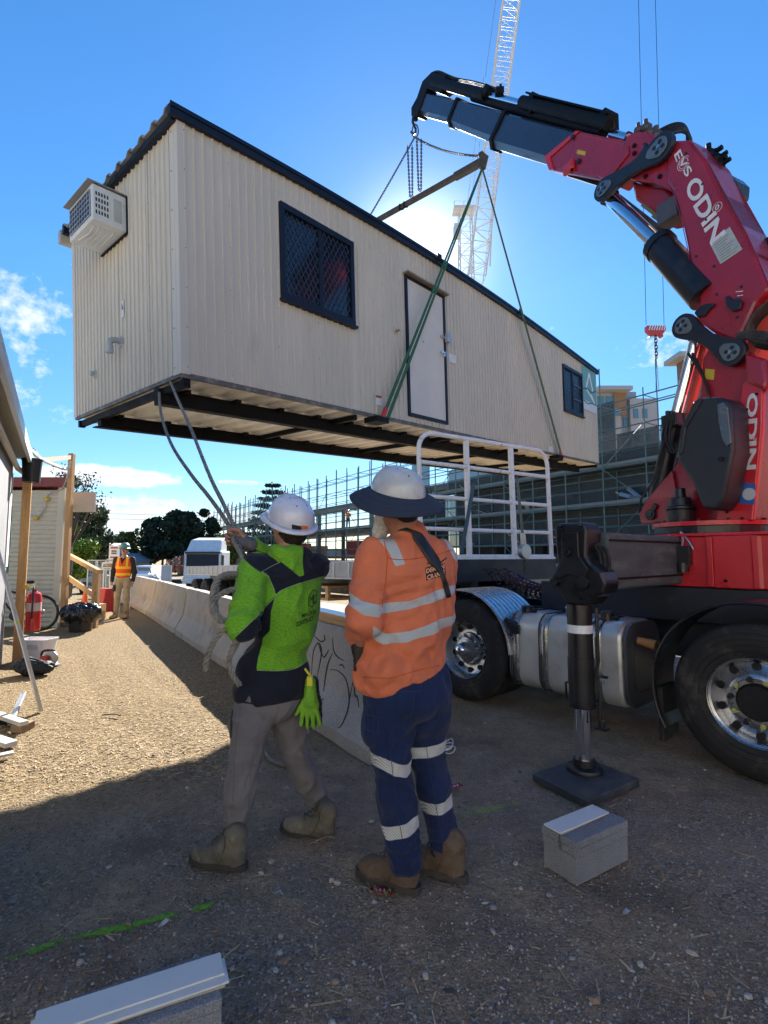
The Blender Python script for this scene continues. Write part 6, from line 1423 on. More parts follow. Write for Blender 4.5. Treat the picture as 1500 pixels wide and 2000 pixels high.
# ------------------------------------------------------------------ A: workman in lime jacket holding the rope
def workman_green():
    base = (G(455, 1690) + G(620, 1620)) / 2; root = thing('person', 'workman in lime green and black jacket pulling on a rope', 'person', base)
    D0 = 2.72
    sc_ = W(562, 1112, D0 - .02); fdir = Vector((-.60, .80, 0)); rdir = Vector((.80, .60, 0)); up = Vector((0, 0, 1))
    hipc = W(533, 1345, D0 + .02); hd = W(566, 1030, D0 + .0); neck = sc_ + up * .07
    lS = sc_ - rdir * .175; rS = sc_ + rdir * .16 + up * .01; lE = W(474, 1222, D0 - .28); lH = W(478, 1150, D0 - .10); rE = W(548, 1100, D0 + .20); rH = W(484, 1062, D0 + .10)
    lHip = hipc - rdir * .085; rHip = hipc + rdir * .085
    lK = W(478, 1475, D0 - .06); lA = W(458, 1632, D0 - .03); rK = W(572, 1462, D0 + .16); rA = W(622, 1572, D0 + .34)
    # body: one continuous surface with hands
    S = SDF(.03); P, M_ = head_sdf(S, hd, Vector((-.70, .69, .32))); S.c(V3(neck), V3(hd - up * .05), .055, .05, .03, 4)
    S.c(V3(lS), V3(rS), .05, .05, .04, 1).c(V3(sc_ - up * .02), V3(hipc + up * .1), .10, .10, .05, 1).c(V3(hipc - rdir * .06), V3(hipc + rdir * .06), .10, .10, .05, 1)
    S.chain([V3(lS), V3(lE), V3(lH)], [.045, .036, .024], .02, 2); S.chain([V3(rS), V3(rE), V3(rH)], [.045, .036, .024], .02, 2)
    S.chain([V3(lHip), V3(lK), V3(lA)], [.075, .05, .035], .03, 3); S.chain([V3(rHip), V3(rK), V3(rA)], [.075, .05, .035], .03, 3)
    la = (lH - lE).normalized(); ra = (rH - rE).normalized()
    fingers(S, lH + la * .01, (.10, .25, .95), (-.2, .9, -.2), (.9, .1, .0), 9, .95, 1.05); fingers(S, rH + ra * .01, (-.75, .1, .25), (.1, -.1, .95), (.1, -.9, -.1), 9, .95, 1.05)
    V, Fc = sdf_mesh(S, .0055); body = mesh_obj('body', V, Fc, m_skin, root, world=True, smooth=True)
    eyes(P, M_, body); hair_cap(P, M_, root, (.018, .012, .009))
    # cut-off grey gloves over the palms
    for hnd, dr in ((lH, Vector((.10, .25, .95))), (rH, Vector((-.75, .1, .25)))):
        dr = dr.normalized(); SG = SDF(.015); SG.c(V3(hnd - dr * .03), V3(hnd + dr * .045), .037, .040, .015, 1); V, Fc = sdf_mesh(SG, .005); 
        mesh_obj('glove', wrinkle(V, Fc, .002, 40, 2), Fc, M('glove_grey', (.12, .12, .14), .8, bump=.4, bs=200), root, world=True, smooth=True)
    # jacket
    J = SDF(.05)
    ch = sc_ - up * .12; wa = hipc + up * .22; Mr = np.array([list(rdir), list(fdir), [0, 0, 1]]).T
    J.e(V3(ch + fdir * .01), (.195, .135, .20), Mr, .05, 1); J.e(V3(sc_ - up * .27 + fdir * .015), (.175, .13, .20), Mr, .06, 1); J.e(V3(hipc + up * .10), (.185, .145, .17), Mr, .06, 1); J.e(V3(hipc - up * .005), (.197, .160, .11), Mr, .05, 1)
    J.c(V3(lS + rdir * .03), V3(rS - rdir * .03), .075, .075, .05, 1); J.c(V3(sc_ + up * .02), V3(neck + up * .0), .085, .066, .04, 1)
    J.chain([V3(lS), V3(lE), V3(lH - la * .035)], [.082, .064, .045], .018, 2); J.chain([V3(rS), V3(rE), V3(rH - ra * .03)], [.080, .062, .044], .02, 3)
    hd2 = neck - fdir * .06 + rdir * .0 + up * .015      # hood lying on the back
    J.e(V3(hd2 - up * .005), (.115, .055, .05), Mr, .02, 4); J.e(V3(hd2 - up * .075 - fdir * .025), (.075, .035, .075), Mr, .03, 4); J.c(V3(neck - rdir * .06 + fdir * .03 + up * .03), V3(neck + rdir * .06 + fdir * .03 + up * .03), .03, .03, .03, 4)
    J.cut(V3(hipc - up * .075 + fdir * 0), V3(Vector((0, 0, -1)) - fdir * .25))
    o0 = V3(sc_); rd = V3(rdir); fd = V3(fdir)
    def blk(V, wi, t):
        a = (V - o0) @ rd; b = (V - o0) @ fd; z = V[:, 2] - o0[2]
        yoke = z - (-.125 + .16 * np.maximum(0, a + .02) * 1.0 - 1.1 * np.maximum(0, -a - .03) ** 1.5)
        side = -.098 - a + .16 * np.clip(-.26 - z, 0, .09) * -1.2 - .0; side2 = np.where(z < -.33, -.135 - a, -.105 - a)
        hem = (-.455 - z) + .25 * np.abs(a) * 0 - .10 * np.maximum(0, b)
        hood = .022 - np.abs(a - .075)
        front = b - .02
        tor = np.maximum(np.maximum(yoke, np.where(z < -.14, side2, -1)), np.maximum(hem, front))
        arm = np.where(wi == 3, np.where(t > -1, .03 - np.abs(((V - V3(rS)) @ np.array([0, 0, 1.])) + .05), 0), 0)
        # left sleeve: green outer, dark lower seam panel facing the body
        dl = V3(lE - lS); dl /= np.linalg.norm(dl); q = (V - V3(lS)); s_ = q - np.outer(q @ dl, dl); inner = s_ @ rd - .035; cap = q @ rd * 1.0 + z * .35 + .0
        armL = np.maximum(inner, np.minimum(cap + .00, .4))
        hoodz = np.maximum(a - .055, -.13 - a) ; hoodz = np.minimum(hoodz, .055 - np.abs(a - .095) + .06)
        armR = V[:, 2] * 0 + np.where(t > .0, .046 - (V[:, 2] - (V3(rS)[2] * .5 + V3(rE)[2] * .5)), .02)
        vis = ((V - [0, 0, CH]) * NRM).sum(1) < 0
        ph = panel_sd(V, [[(547, 1098), (511, 1117), (524, 1127), (535, 1150), (539, 1162), (550, 1153), (580, 1141), (632, 1126), (660, 1110), (645, 1090), (630, 1050), (596, 1060), (592, 1068), (592, 1123), (584, 1126), (544, 1093)],
                          [(537, 1165), (529, 1195), (527, 1232), (514, 1246), (505, 1285), (502, 1309), (550, 1310), (580, 1304), (606, 1286), (660, 1240), (660, 1350), (560, 1400), (420, 1380), (440, 1300), (462, 1242), (500, 1205), (537, 1163)],
                          [(465, 1048), (487, 1062), (500, 1073), (520, 1082), (537, 1092), (545, 1100), (509, 1119), (490, 1105), (470, 1085)]])
        return np.where(vis, ph, np.where(wi == 2, -.02, .02))
    mj = zone_mat('jacket_lime', (.18, .46, .03), [('panel', (.012, .015, .028))], .85, speck=(.09, .28, .015), bump=.35)
    fold = lambda V: .010 * np.maximum(0, np.sin(70 * (V - V3(lE)) @ V3((lH - lE).normalized()) + 6 * (V[:, 0]))) ** 2 * (np.linalg.norm(V - V3(lE.lerp(lH, .35)), axis=1) < .12)
    jk = cloth(J, 'jacket', mj, root, .0075, .0095, 5, 4, (1, 1, .7), {'panel': blk}, fold)
    # piping along seams
    bv = BVHTree.FromPolygons([tuple(jk.matrix_basis @ v.co) for v in jk.data.vertices], [tuple(p.vertices) for p in jk.data.polygons])
    rb = Vector(world_mat(root).translation)
    def on(px, py, mesh_root=root, tree=bv, off=.002):
        h = tree.ray_cast(Vector((0, 0, CH)) - rb, ray(px, py).normalized()); return (h[0] + rb - ray(px, py).normalized() * off) if h[0] else None
    pm = M('piping_pale', (.30, .42, .22), .5)
    for pts in ([(539, 1162), (550, 1153), (580, 1141), (632, 1126)], [(511, 1117), (524, 1127), (535, 1150), (538, 1164)], [(502, 1309), (550, 1310), (580, 1304), (606, 1286)], [(511, 1117), (530, 1106), (547, 1098)], [(537, 1166), (500, 1205), (462, 1242)]):
        q = [on(v.x, v.y) for v in spline([Vector((a, b, 0)) for a, b in pts], 6)]; q = [v for v in q if v]
        if len(q) > 2: MB().tube(q, .0016, n=5).build('piping', pm, jk, world=True)
    # printed emblem and words on the back
    def print_on(txt, A, B, h, tree, rb_, mat, par, bold=.02, name='lettering'):
        V, Fc = text_mesh(txt, 1., .0, bold=bold); lo = V.min(0); hi = V.max(0); V = (V - lo) / np.maximum(hi - lo, 1e-6); out = []
        for x, y, _ in V:
            px = A[0] + (B[0] - A[0]) * x; py = A[1] + (B[1] - A[1]) * x; px += (B[1] - A[1]) / max(1, abs(B[0] - A[0])) * 0; py -= h * (y - .5)
            hh = tree.ray_cast(Vector((0, 0, CH)) - rb_, ray(px, py).normalized()); rr = ray(px, py).normalized()
            out.append(tuple(hh[0] + rb_ - rr * .003) if hh[0] else tuple(W(px, py, 2.4)))
        return mesh_obj(name, out, Fc, mat, par, world=True)
    root['_'] = 0; del root['_']
    mp_ = M('print_black', (.008, .010, .010), .7)
    def poly_on(pts, w, tree, rb_, mat, par, name, closed=True):
        q = []
        P_ = pts + ([pts[0]] if closed else [])
        for a, b in zip(P_, P_[1:]):
            for t in np.linspace(0, 1, 7): q.append((a[0] + (b[0] - a[0]) * t, a[1] + (b[1] - a[1]) * t))
        o_ = []
        for px, py in q:
            rr = ray(px, py).normalized(); hh = tree.ray_cast(Vector((0, 0, CH)) - rb_, rr)
            if hh[0]: o_.append(hh[0] + rb_ - rr * .001)
        if len(o_) > 2: MB().tube(o_, w, n=5).build(name, mat, par, world=True)
    poly_on([(612, 1151), (619, 1156), (618, 1176), (609, 1186), (602, 1181), (603, 1165)], .0022, bv, rb, mp_, jk, 'emblem')
    poly_on([(605, 1178), (606, 1166), (609, 1172), (612, 1160), (611, 1180)], .002, bv, rb, mp_, jk, 'emblem', False); poly_on([(618, 1162), (613.5, 1164), (613, 1178), (617.5, 1174)], .002, bv, rb, mp_, jk, 'emblem', False)
    print_on('MACKIE', (590, 1203), (617, 1194), 7.5, bv, rb, mp_, jk); print_on('CONSTRUCT', (578, 1220), (612, 1207), 8.5, bv, rb, mp_, jk)
    # trousers
    Tq = SDF(.04); Tq.e(V3(hipc + up * .03), (.165, .13, .11), Mr, .04, 1); Tq.e(V3(hipc - up * .05 - fdir * .01), (.165, .135, .11), Mr, .04, 1)
    Tq.chain([V3(lHip), V3(lHip.lerp(lK, .5)), V3(lK), V3(lK.lerp(lA, .4)), V3(lA + up * .02)], [.105, .095, .072, .070, .058], .03, 2); Tq.chain([V3(rHip), V3(rHip.lerp(rK, .5)), V3(rK), V3(rK.lerp(rA, .4)), V3(rA + up * .02)], [.105, .092, .070, .068, .055], .03, 3)
    def tf(V):
        out = 0
        for a in (lA, rA): d = np.linalg.norm(V - V3(a + up * .035), axis=1); out = out + .007 * np.sin(V[:, 2] * 190 + 3 * vnoise(V, 9, 1)) * np.clip(1 - d / .11, 0, 1)
        for a in (lK, rK): d = np.linalg.norm(V - V3(a), axis=1); out = out + .004 * np.sin(V[:, 2] * 120 + 30 * V[:, 0]) * np.clip(1 - d / .12, 0, 1)
        return out
    tr = cloth(Tq, 'trousers', zone_mat('work_trousers_grey', (.175, .168, .18), [], .85, .4, 220, dirt=((.23, .20, .17), .58, .3)), root, .0075, .009, 6, 8, (1, 1, .5), None, tf)
    bvt = BVHTree.FromPolygons([tuple(v.co) for v in tr.data.vertices], [tuple(p.vertices) for p in tr.data.polygons])
    poly_on([(452, 1358), (460, 1366), (478, 1372), (494, 1374)], .004, bvt, rb, mp_, tr, 'pocket_edge', False); poly_on([(455, 1386), (453, 1400), (452, 1440)], .008, bvt, rb, M('side_tag', (.03, .03, .035), .6), tr, 'side_tag', False)
    for pts in ([(470, 1380), (462, 1440), (458, 1500), (452, 1600)], [(520, 1390), (502, 1440), (490, 1500), (484, 1590)], [(575, 1390), (580, 1440), (600, 1500), (620, 1545)], [(545, 1380), (535, 1410)]): poly_on(pts, .0016, bvt, rb, M('seam_grey', (.13, .12, .125), .8), tr, 'seam', False)
    mbt = M('boot_suede', (.13, .118, .088), .85, var=.25, vs=8, bump=.4, bs=120, dirt=((.28, .25, .20), 6, .5, .6))
    hl = G(480, 1698); tl = G(385, 1680); boot(root, hl, tl, .0, lA + up * .02, mbt)
    hr = G(652, 1628); tr_ = G(572, 1620); boot(root, hr, tr_, .0, rA + up * .02, mbt, tilt=-.16)
    # hard hat
    hm = M('helmet_white', (.66, .68, .78), .22, var=.04, coat=.4)
    hh, HP = helmet(root, hd + up * .032 - fdir * .012, Vector((-.66, .69, .42)), Vector((.18, -.42, 1)), hm, 1.02)
    bh = BVHTree.FromPolygons([tuple(v.co) for v in hh.data.vertices], [tuple(p.vertices) for p in hh.data.polygons])
    def patch(pts, tree, rb_, mat, par, name, n=6, off=.0015):
        V = []
        for i in range(n + 1):
            for j in range(n + 1):
                a = Vector(pts[0]).lerp(Vector(pts[1]), i / n); b = Vector(pts[3]).lerp(Vector(pts[2]), i / n); q = a.lerp(b, j / n); rr = ray(q.x, q.y).normalized(); h_ = tree.ray_cast(Vector((0, 0, CH)) - rb_, rr)
                V.append(tuple(h_[0] + rb_ - rr * off) if h_[0] else None)
        if any(v is None for v in V): g_ = [v for v in V if v]; V = [v or g_[0] for v in V] if g_ else None
        if V: mesh_obj(name, V, [(i * (n + 1) + j, (i + 1) * (n + 1) + j, (i + 1) * (n + 1) + j + 1, i * (n + 1) + j + 1) for i in range(n) for j in range(n)], mat, par, world=True, smooth=True)
    patch([(570, 1024), (589, 1028), (589, 1040), (570, 1036)], bh, rb, mp_, hh, 'sticker'); patch([(589, 1026), (602, 1028), (602, 1040), (589, 1040)], bh, rb, M('sticker_orange', (.75, .18, .05), .5), hh, 'sticker')
    return root, dict(lH=lH, rH=rH, hipc=hipc, jk=jk, bv=bv, rb=rb), (print_on, poly_on, patch)
green, GI, (print_on, poly_on, patch) = workman_green()
# ------------------------------------------------------------------ B: workman in orange shirt
def workman_orange():
    base = (G(770, 1740) + G(865, 1700)) / 2; root = thing('person', 'bearded workman in orange shirt and navy trousers, wide brim on hat', 'person', base)
    D0 = 2.47; up = Vector((0, 0, 1)); fdir = Vector((-.45, .89, 0)).normalized(); rdir = Vector((fdir.y, -fdir.x, 0))
    sc_ = W(800, 1085, D0); hipc = W(792, 1335, D0 + .02); hd = W(776, 985, D0 - .02); neck = sc_ + up * .08
    lS = sc_ - rdir * .192 - up * .01; rS = sc_ + rdir * .165 - up * .005; lE = W(712, 1205, D0 - .16); lH = W(703, 1262, D0 - .04); rE = W(864, 1200, D0 + .16); rH = W(800, 1255, D0 + .36)
    lHip = hipc - rdir * .095; rHip = hipc + rdir * .095; lK = W(762, 1475, D0 - .04); lA = W(792, 1672, D0 - .03); rK = W(832, 1455, D0 + .08); rA = W(868, 1650, D0 + .10)
    S = SDF(.03); P, M_ = head_sdf(S, hd, Vector((-.72, .66, .25)), s=1.04); S.c(V3(neck - up * .02), V3(hd - up * .05 - fdir * .01), .072, .066, .03, 4)
    S.c(V3(lS), V3(rS), .06, .06, .04, 1).c(V3(sc_ - up * .02), V3(hipc + up * .1), .12, .12, .05, 1).c(V3(hipc - rdir * .06), V3(hipc + rdir * .06), .11, .11, .05, 1)
    S.chain([V3(lS), V3(lE), V3(lH)], [.05, .04, .028], .02, 2); S.chain([V3(rS), V3(rE), V3(rH)], [.05, .04, .028], .02, 2); S.chain([V3(lHip), V3(lK), V3(lA)], [.085, .055, .038], .03, 3); S.chain([V3(rHip), V3(rK), V3(rA)], [.085, .055, .038], .03, 3)
    fingers(S, lH, (-.05, .15, -1), (.2, .95, .1), (.9, -.1, .0), 9, .6, 1.0); fingers(S, rH, (-.8, .2, -.3), (.0, .3, .9), (-.2, .9, .0), 9, .6, 1.0)
    V, Fc = sdf_mesh(S, .0055); body = mesh_obj('body', V, Fc, m_skin2, root, world=True, smooth=True); eyes(P, M_, body, 1.04)
    hair_cap(P, M_, root, (.16, .12, .10), 1.04, -.03)
    # beard
    B = SDF(.02); B.e(P(0, .055, -.085), (.060, .050, .055), M_, .02, 1); B.e(P(0, .072, -.135), (.045, .036, .055), M_, .02, 1); B.e(P(0, .075, -.175), (.028, .024, .035), M_, .02, 1)
    for sg in (-1, 1): B.c(P(.070 * sg, .012, -.02), P(.052 * sg, .045, -.08), .014, .026, .02, 1)
    V, Fc = sdf_mesh(B, .005); N_ = vnormals(V, Fc); V = V + N_ * (.006 * fbm(V * [1, 1, .35], 90, 3, 2))[:, None]; mesh_obj('beard', V, Fc, M('beard_white', (.75, .73, .70), .8, var=.3, vs=50, bump=.8, bs=250), root, world=True, smooth=True)
    # left glove: dark leather with five fingers
    SG = SDF(.012); SG.c(V3(lH + up * .07), V3(lH), .043, .036, .015, 1); fingers(SG, lH, (-.05, .15, -1), (.2, .95, .1), (.9, -.1, .0), 1, .6, 1.22); V, Fc = sdf_mesh(SG, .005); gl = mesh_obj('glove', wrinkle(V, Fc, .0025, 40, 2), Fc, M('glove_dark', (.022, .016, .014), .6, var=.3, bump=.4, bs=150), root, world=True, smooth=True)
    MB().box(lH + Vector((.01, -.05, -.075)), (.022, .006, .016)).build('glove_badge', m_let, gl, world=True)
    SG = SDF(.012); fingers(SG, rH, (-.8, .2, -.3), (.0, .3, .9), (-.2, .9, .0), 1, .6, 1.2); V, Fc = sdf_mesh(SG, .006); mesh_obj('glove', V, Fc, M('glove_dark', (.02, .02, .02)), root, world=True, smooth=True)
    # shirt
    J = SDF(.06); Mr = np.array([list(rdir), list(fdir), [0, 0, 1]]).T
    J.e(V3(sc_ - up * .13 + fdir * .0), (.235, .155, .22), Mr, .05, 1); J.e(V3(sc_ - up * .31 + fdir * .02), (.222, .165, .20), Mr, .06, 1); J.e(V3(hipc + up * .13 + fdir * .02), (.212, .168, .17), Mr, .06, 1); J.e(V3(hipc + up * .05 + fdir * .01), (.206, .165, .10), Mr, .05, 1)
    J.c(V3(lS + rdir * .04), V3(rS - rdir * .04), .082, .082, .05, 1); J.c(V3(sc_ + up * .02), V3(neck + up * .015 - fdir * .005), .10, .078, .04, 1); J.e(V3(neck + up * .025), (.080, .078, .022), Mr, .012, 4)
    J.chain([V3(lS), V3(lE), V3(lH + up * .06)], [.084, .080, .058], .018, 2); J.chain([V3(rS), V3(rE), V3(rH)], [.085, .07, .05], .018, 3)
    J.e(V3(hipc - rdir * .13 + up * .06), (.11, .15, .13), Mr, .05, 1); J.cut(V3(hipc + up * .035), V3((Vector((0, 0, -1)) + rdir * .34).normalized()))
    o0 = V3(sc_); rd = V3(rdir); fd = V3(fdir); dl = V3((lE - lS).normalized()); dr_ = V3((rE - rS).normalized())
    def tape(V, wi, t):
        a = (V - o0) @ rd; b = (V - o0) @ fd; z = V[:, 2] - o0[2]; wv = .006 * vnoise(V, 8, 3)
        q1 = .024 - np.abs(z - (-.235 + .10 * a) + wv); q2 = .026 - np.abs(z - (-.37 + .12 * a + .10 * np.minimum(0, a + .1) * -1.8) + wv)
        v1 = np.minimum(.026 - np.abs(np.abs(a) - .135 - .06 * np.clip(-z, 0, .3) * -1), z + .115)
        tor = np.maximum(np.maximum(q1, q2), v1)
        qa = (V - V3(lS)) @ dl; qb = (V - V3(rS)) @ dr_
        vis = ((V - [0, 0, CH]) * NRM).sum(1) < 0
        ph = panel_sd(V, [[(740, 1180), (752, 1178), (802, 1174), (866, 1148), (893, 1140), (925, 1136), (925, 1156), (891, 1160), (870, 1166), (802, 1190), (754, 1197), (740, 1198)], [(728, 1222), (754, 1236), (802, 1232), (850, 1212), (878, 1202), (915, 1194), (915, 1212), (877, 1220), (846, 1236), (798, 1252), (750, 1257), (726, 1240)],
                          [(665, 1146), (685, 1158), (710, 1176), (744, 1184), (740, 1206), (710, 1202), (684, 1182), (665, 1172)], [(733, 1052), (752, 1034), (778, 1074), (790, 1104), (772, 1108), (758, 1078)], [(866, 1052), (880, 1066), (895, 1098), (883, 1094)]])
        return np.where(vis, ph, tor)
        return np.select([wi == 2, wi == 3, wi == 4], [np.where(qa < .1, np.maximum(.026 - np.abs(qa - .225), np.where(qa < .04, v1, -1)), .026 - np.abs(qa - .225 + .25 * ((V - V3(lS)) @ rd + .03))), .026 - np.abs(qb - .2), V[:, 0] * 0 - 1], tor)
    mo = zone_mat('shirt_orange', (.64, .175, .085), [('tape', (.42, .47, .51))], .8, .35, 220, dirt=((.40, .12, .06), .53, .55))
    def fold(V):
        a = (V - o0) @ rd; z = V[:, 2] - o0[2]; out = .006 * np.sin(34 * a + 38 * z + 5 * vnoise(V, 5, 7)) * np.clip((-z - .2) / .2, 0, 1) + .006 * np.sin(46 * z - 26 * a + 5 * vnoise(V, 6, 9)) * np.clip(1 - np.abs(z + .17) / .15, 0, 1)
        d = np.linalg.norm(V - V3(lE), axis=1); out = out + .011 * np.sin(85 * ((V - V3(lS)) @ dl) + 9 * V[:, 0]) * np.clip(1 - d / .15, 0, 1)
        d2 = np.linalg.norm(V - V3(lS - up * .12 + rdir * .08), axis=1); out = out - .014 * np.clip(1 - d2 / .08, 0, 1)
        yk = -np.abs(z + .085 + .0 * a); out = out + .0035 * (z > -.095) * ((V - o0) @ fd < 0) * (np.abs(a) < .2)
        return out
    sh_ = cloth(J, 'shirt', mo, root, .0075, .013, 4.5, 14, (1, 1, .5), {'tape': tape}, fold)
    rb = base; bv = BVHTree.FromPolygons([tuple(v.co) for v in sh_.data.vertices], [tuple(p.vertices) for p in sh_.data.polygons])
    mp_ = M('print_black', (.01, .01, .01)); mo2 = M('print_peach', (.85, .42, .25), .7)
    patch([(830.5, 1109), (869, 1099), (871, 1123), (833, 1134)], bv, rb, mp_, sh_, 'logo_patch', 8, .0015)
    print_on('DEMON', (832.5, 1115.5), (868, 1105.5), 9, bv, rb - Vector((0, 0, 0)), mo2, sh_, bold=.03); print_on('CRANES', (834.5, 1128), (869, 1118), 9.5, bv, rb, mo2, sh_, bold=.03)
    poly_on([(834, 1101), (846, 1095), (858, 1100), (872, 1090)], .003, bv, rb, mp_, sh_, 'logo_crane_hook', False)
    for pts in ([(757, 1090), (775, 1093), (800, 1093), (850, 1084), (884, 1074)], [(750, 1056), (757, 1088), (753, 1140), (746, 1186)], [(886, 1092), (889, 1130), (889, 1168)], [(708, 1322), (760, 1325), (820, 1308), (876, 1296)]): poly_on(pts, .0022, bv, rb, M('seam_orange', (.50, .09, .02), .8), sh_, 'seam', False)
    # radio strap across the back: a band following the shirt
    def band(pts, ws, name, mat, par, off=.010):
        V = []
        for (px, py), w in zip(pts, ws):
            i_ = pts.index((px, py)); a = pts[max(0, i_ - 1)]; b = pts[min(len(pts) - 1, i_ + 1)]; d = Vector((b[0] - a[0], b[1] - a[1])).normalized(); n = Vector((-d.y, d.x))
            for s in (-1, -.5, 0, .5, 1):
                rr = ray(px + n.x * w * s, py + n.y * w * s).normalized(); h_ = bv.ray_cast(Vector((0, 0, CH)) - rb, rr); 
                V.append((h_[0] + rb - rr * off) if h_[0] else None)
        for k in range(len(V)):
            if V[k] is None: V[k] = next((V[j] for j in sorted(range(len(V)), key=lambda j: abs(j - k)) if V[j] is not None), W(880, 1150, 2.5))
        Fc = [(5 * i + j, 5 * i + 5 + j, 5 * i + 6 + j, 5 * i + 1 + j) for i in range(len(pts) - 1) for j in range(4)]
        o = mesh_obj(name, [tuple(v) for v in V], Fc, mat, par, world=True, smooth=True); s = o.modifiers.new('s', 'SOLIDIFY'); s.thickness = .007; s.offset = 0; return o
    q = [(v.x, v.y) for v in spline([Vector(p) for p in ((766, 1040, 0), (782, 1033, 0), (800, 1036, 0), (816, 1048, 0), (830, 1068, 0), (846, 1092, 0), (860, 1114, 0), (869, 1138, 0), (877, 1166, 0))], 4)]
    n_ = len(q); ws = [(3 if t < .32 else (9.5 if t < .68 else 4.2)) for t in [i / n_ for i in range(n_)]]; ws = [np.mean(ws[max(0, i - 1):i + 2]) for i in range(n_)]
    m_st = M('strap_black', (.012, .013, .016), .5, bump=.2, bs=300); st = band(q, ws, 'radio_strap', m_st, root)
    mq = M('strap_print', (.22, .12, .12), .6)
    # trousers
    Tq = SDF(.04); Tq.e(V3(hipc + up * .05), (.20, .15, .12), Mr, .04, 1); Tq.e(V3(hipc - up * .05 - fdir * .02), (.20, .16, .13), Mr, .04, 1)
    Tq.chain([V3(lHip), V3(lHip.lerp(lK, .5)), V3(lK), V3(lK.lerp(lA, .4)), V3(lA - up * .01)], [.125, .112, .086, .084, .070], .03, 2); Tq.chain([V3(rHip), V3(rHip.lerp(rK, .5)), V3(rK), V3(rK.lerp(rA, .4)), V3(rA - up * .01)], [.125, .110, .082, .080, .066], .03, 3)
    Tq.e(V3(lHip.lerp(lK, .55) - rdir * .10), (.035, .07, .085), Mr, .02, 2)
    lk, la_, rk, ra_ = [V3(x) for x in (lK, lA, rK, rA)]
    def rib(V, wi, t):
        z = V[:, 2]; zl1 = W(800, 1482, D0)[2] - .0; zl2 = W(800, 1598, D0)[2]; zr1 = W(840, 1455, D0 + .08)[2]; zr2 = W(840, 1566, D0 + .1)[2]; ax = (V - V3(hipc)) @ rd
        fl = np.maximum(.027 - np.abs(z - zl1 - .35 * np.abs(ax + .06) + .012), .030 - np.abs(z - zl2 - .28 * (ax + .06))); fr = np.maximum(.026 - np.abs(z - zr1 - .15 * (ax - .1)), .028 - np.abs(z - zr2 - .18 * (ax - .1)))
        return np.where(wi == 2, fl, np.where(wi == 3, fr, -1))
    def tf(V):
        out = 0
        for a in (lA, rA): d = np.linalg.norm(V - V3(a + up * .03), axis=1); out = out + .008 * np.sin(V[:, 2] * 120 + 4 * vnoise(V, 9, 1) + 12 * V[:, 0]) * np.clip(1 - d / .14, 0, 1)
        for a in (lK, rK): d = np.linalg.norm(V - V3(a), axis=1); out = out + .006 * np.sin(V[:, 2] * 85 + 20 * V[:, 0]) * np.clip(1 - d / .14, 0, 1)
        d = np.linalg.norm(V - V3(hipc - up * .19 - fdir * .1), axis=1); out = out + .007 * np.sin((V[:, 2] - .8 * V[:, 0]) * 70) * np.clip(1 - d / .16, 0, 1)
        return out
    tr = cloth(Tq, 'trousers', zone_mat('work_trousers_navy', (.008, .020, .075), [('rib_tape', (.60, .62, .62))], .85, .45, 220, dirt=((.04, .05, .09), .55, .35)), root, .0075, .010, 5, 21, (1, 1, .5), {'rib_tape': rib}, tf)
    bvt = BVHTree.FromPolygons([tuple(v.co) for v in tr.data.vertices], [tuple(p.vertices) for p in tr.data.polygons]); ms_ = M('seam_navy', (.015, .03, .085), .8)
    poly_on([(750, 1330), (824, 1328), (822, 1350), (756, 1352)], .0022, bvt, rb, ms_, tr, 'pocket_flap'); poly_on([(712, 1395), (738, 1400), (740, 1432), (712, 1425)], .0022, bvt, rb, ms_, tr, 'pocket_flap')
    poly_on([(812, 1352), (806, 1380), (802, 1408), (797, 1432)], .0018, bvt, rb, ms_, tr, 'seam', False)
    for pts in ([(716, 1345), (730, 1400), (728, 1440)], [(760, 1440), (766, 1500), (775, 1580), (788, 1650)], [(830, 1440), (842, 1520), (856, 1600), (866, 1650)], [(724, 1315), (722, 1334)], [(800, 1300), (800, 1322)], [(850, 1292), (851, 1314)]): poly_on(pts, .0016, bvt, rb, ms_, tr, 'seam', False)
    mbt = M('boot_brown', (.115, .078, .052), .8, var=.25, vs=8, bump=.4, bs=120, dirt=((.20, .16, .12), 6, .54, .6))
    boot(root, G(818, 1746), G(706, 1702), .0, lA, mbt, (.05, .04, .035), 1.08); boot(root, G(910, 1722), G(815, 1688), .0, rA, mbt, (.05, .04, .035), 1.06)
    # white hat with a dark cloth brim all round
    hm = M('helmet_dull', (.50, .52, .54), .28, var=.12, vs=8, coat=.3, dirt=((.28, .28, .27), 10, .58, .5))
    f_ = Vector((-.70, .66, .33)); hh, HP = helmet(root, hd + up * .040 + Vector((.0, -.01, 0)), f_, Vector((.10, -.36, 1)), hm, 1.03)
    V = []; Fc = []; na = 64; nr = 7
    for j in range(nr + 1):
        for i in range(na):
            a = 2 * pi * i / na; r1 = .112 + (.098) * j / nr; x = r1 * cos(a) * (1 + .0 * j); y = (r1 + .024) * sin(a); z = .020 - .050 * (j / nr) ** 1.2 + .006 * sin(3 * a + .6) * j / nr + .012 * cos(a) * j / nr; V.append(tuple(HP(x, y, z)))
    for j in range(nr):
        for i in range(na): Fc.append((j * na + i, j * na + (i + 1) % na, (j + 1) * na + (i + 1) % na, (j + 1) * na + i))
    o = mesh_obj('sun_brim', V, Fc, M('brim_navy', (.020, .030, .055), .85, var=.2, bump=.3, bs=250), root, world=True, smooth=True); s = o.modifiers.new('s', 'SOLIDIFY'); s.thickness = .006; s.offset = 0
    for k in (2, 4, 6):
        V2 = [Vector(V[k * na + i]) + up * .0035 for i in range(na)]; MB().tube(V2, .0013, n=4, closed=True).build('stitching', M('stitch', (.04, .055, .09), .8), o, world=True)
    return root
orange = workman_orange()
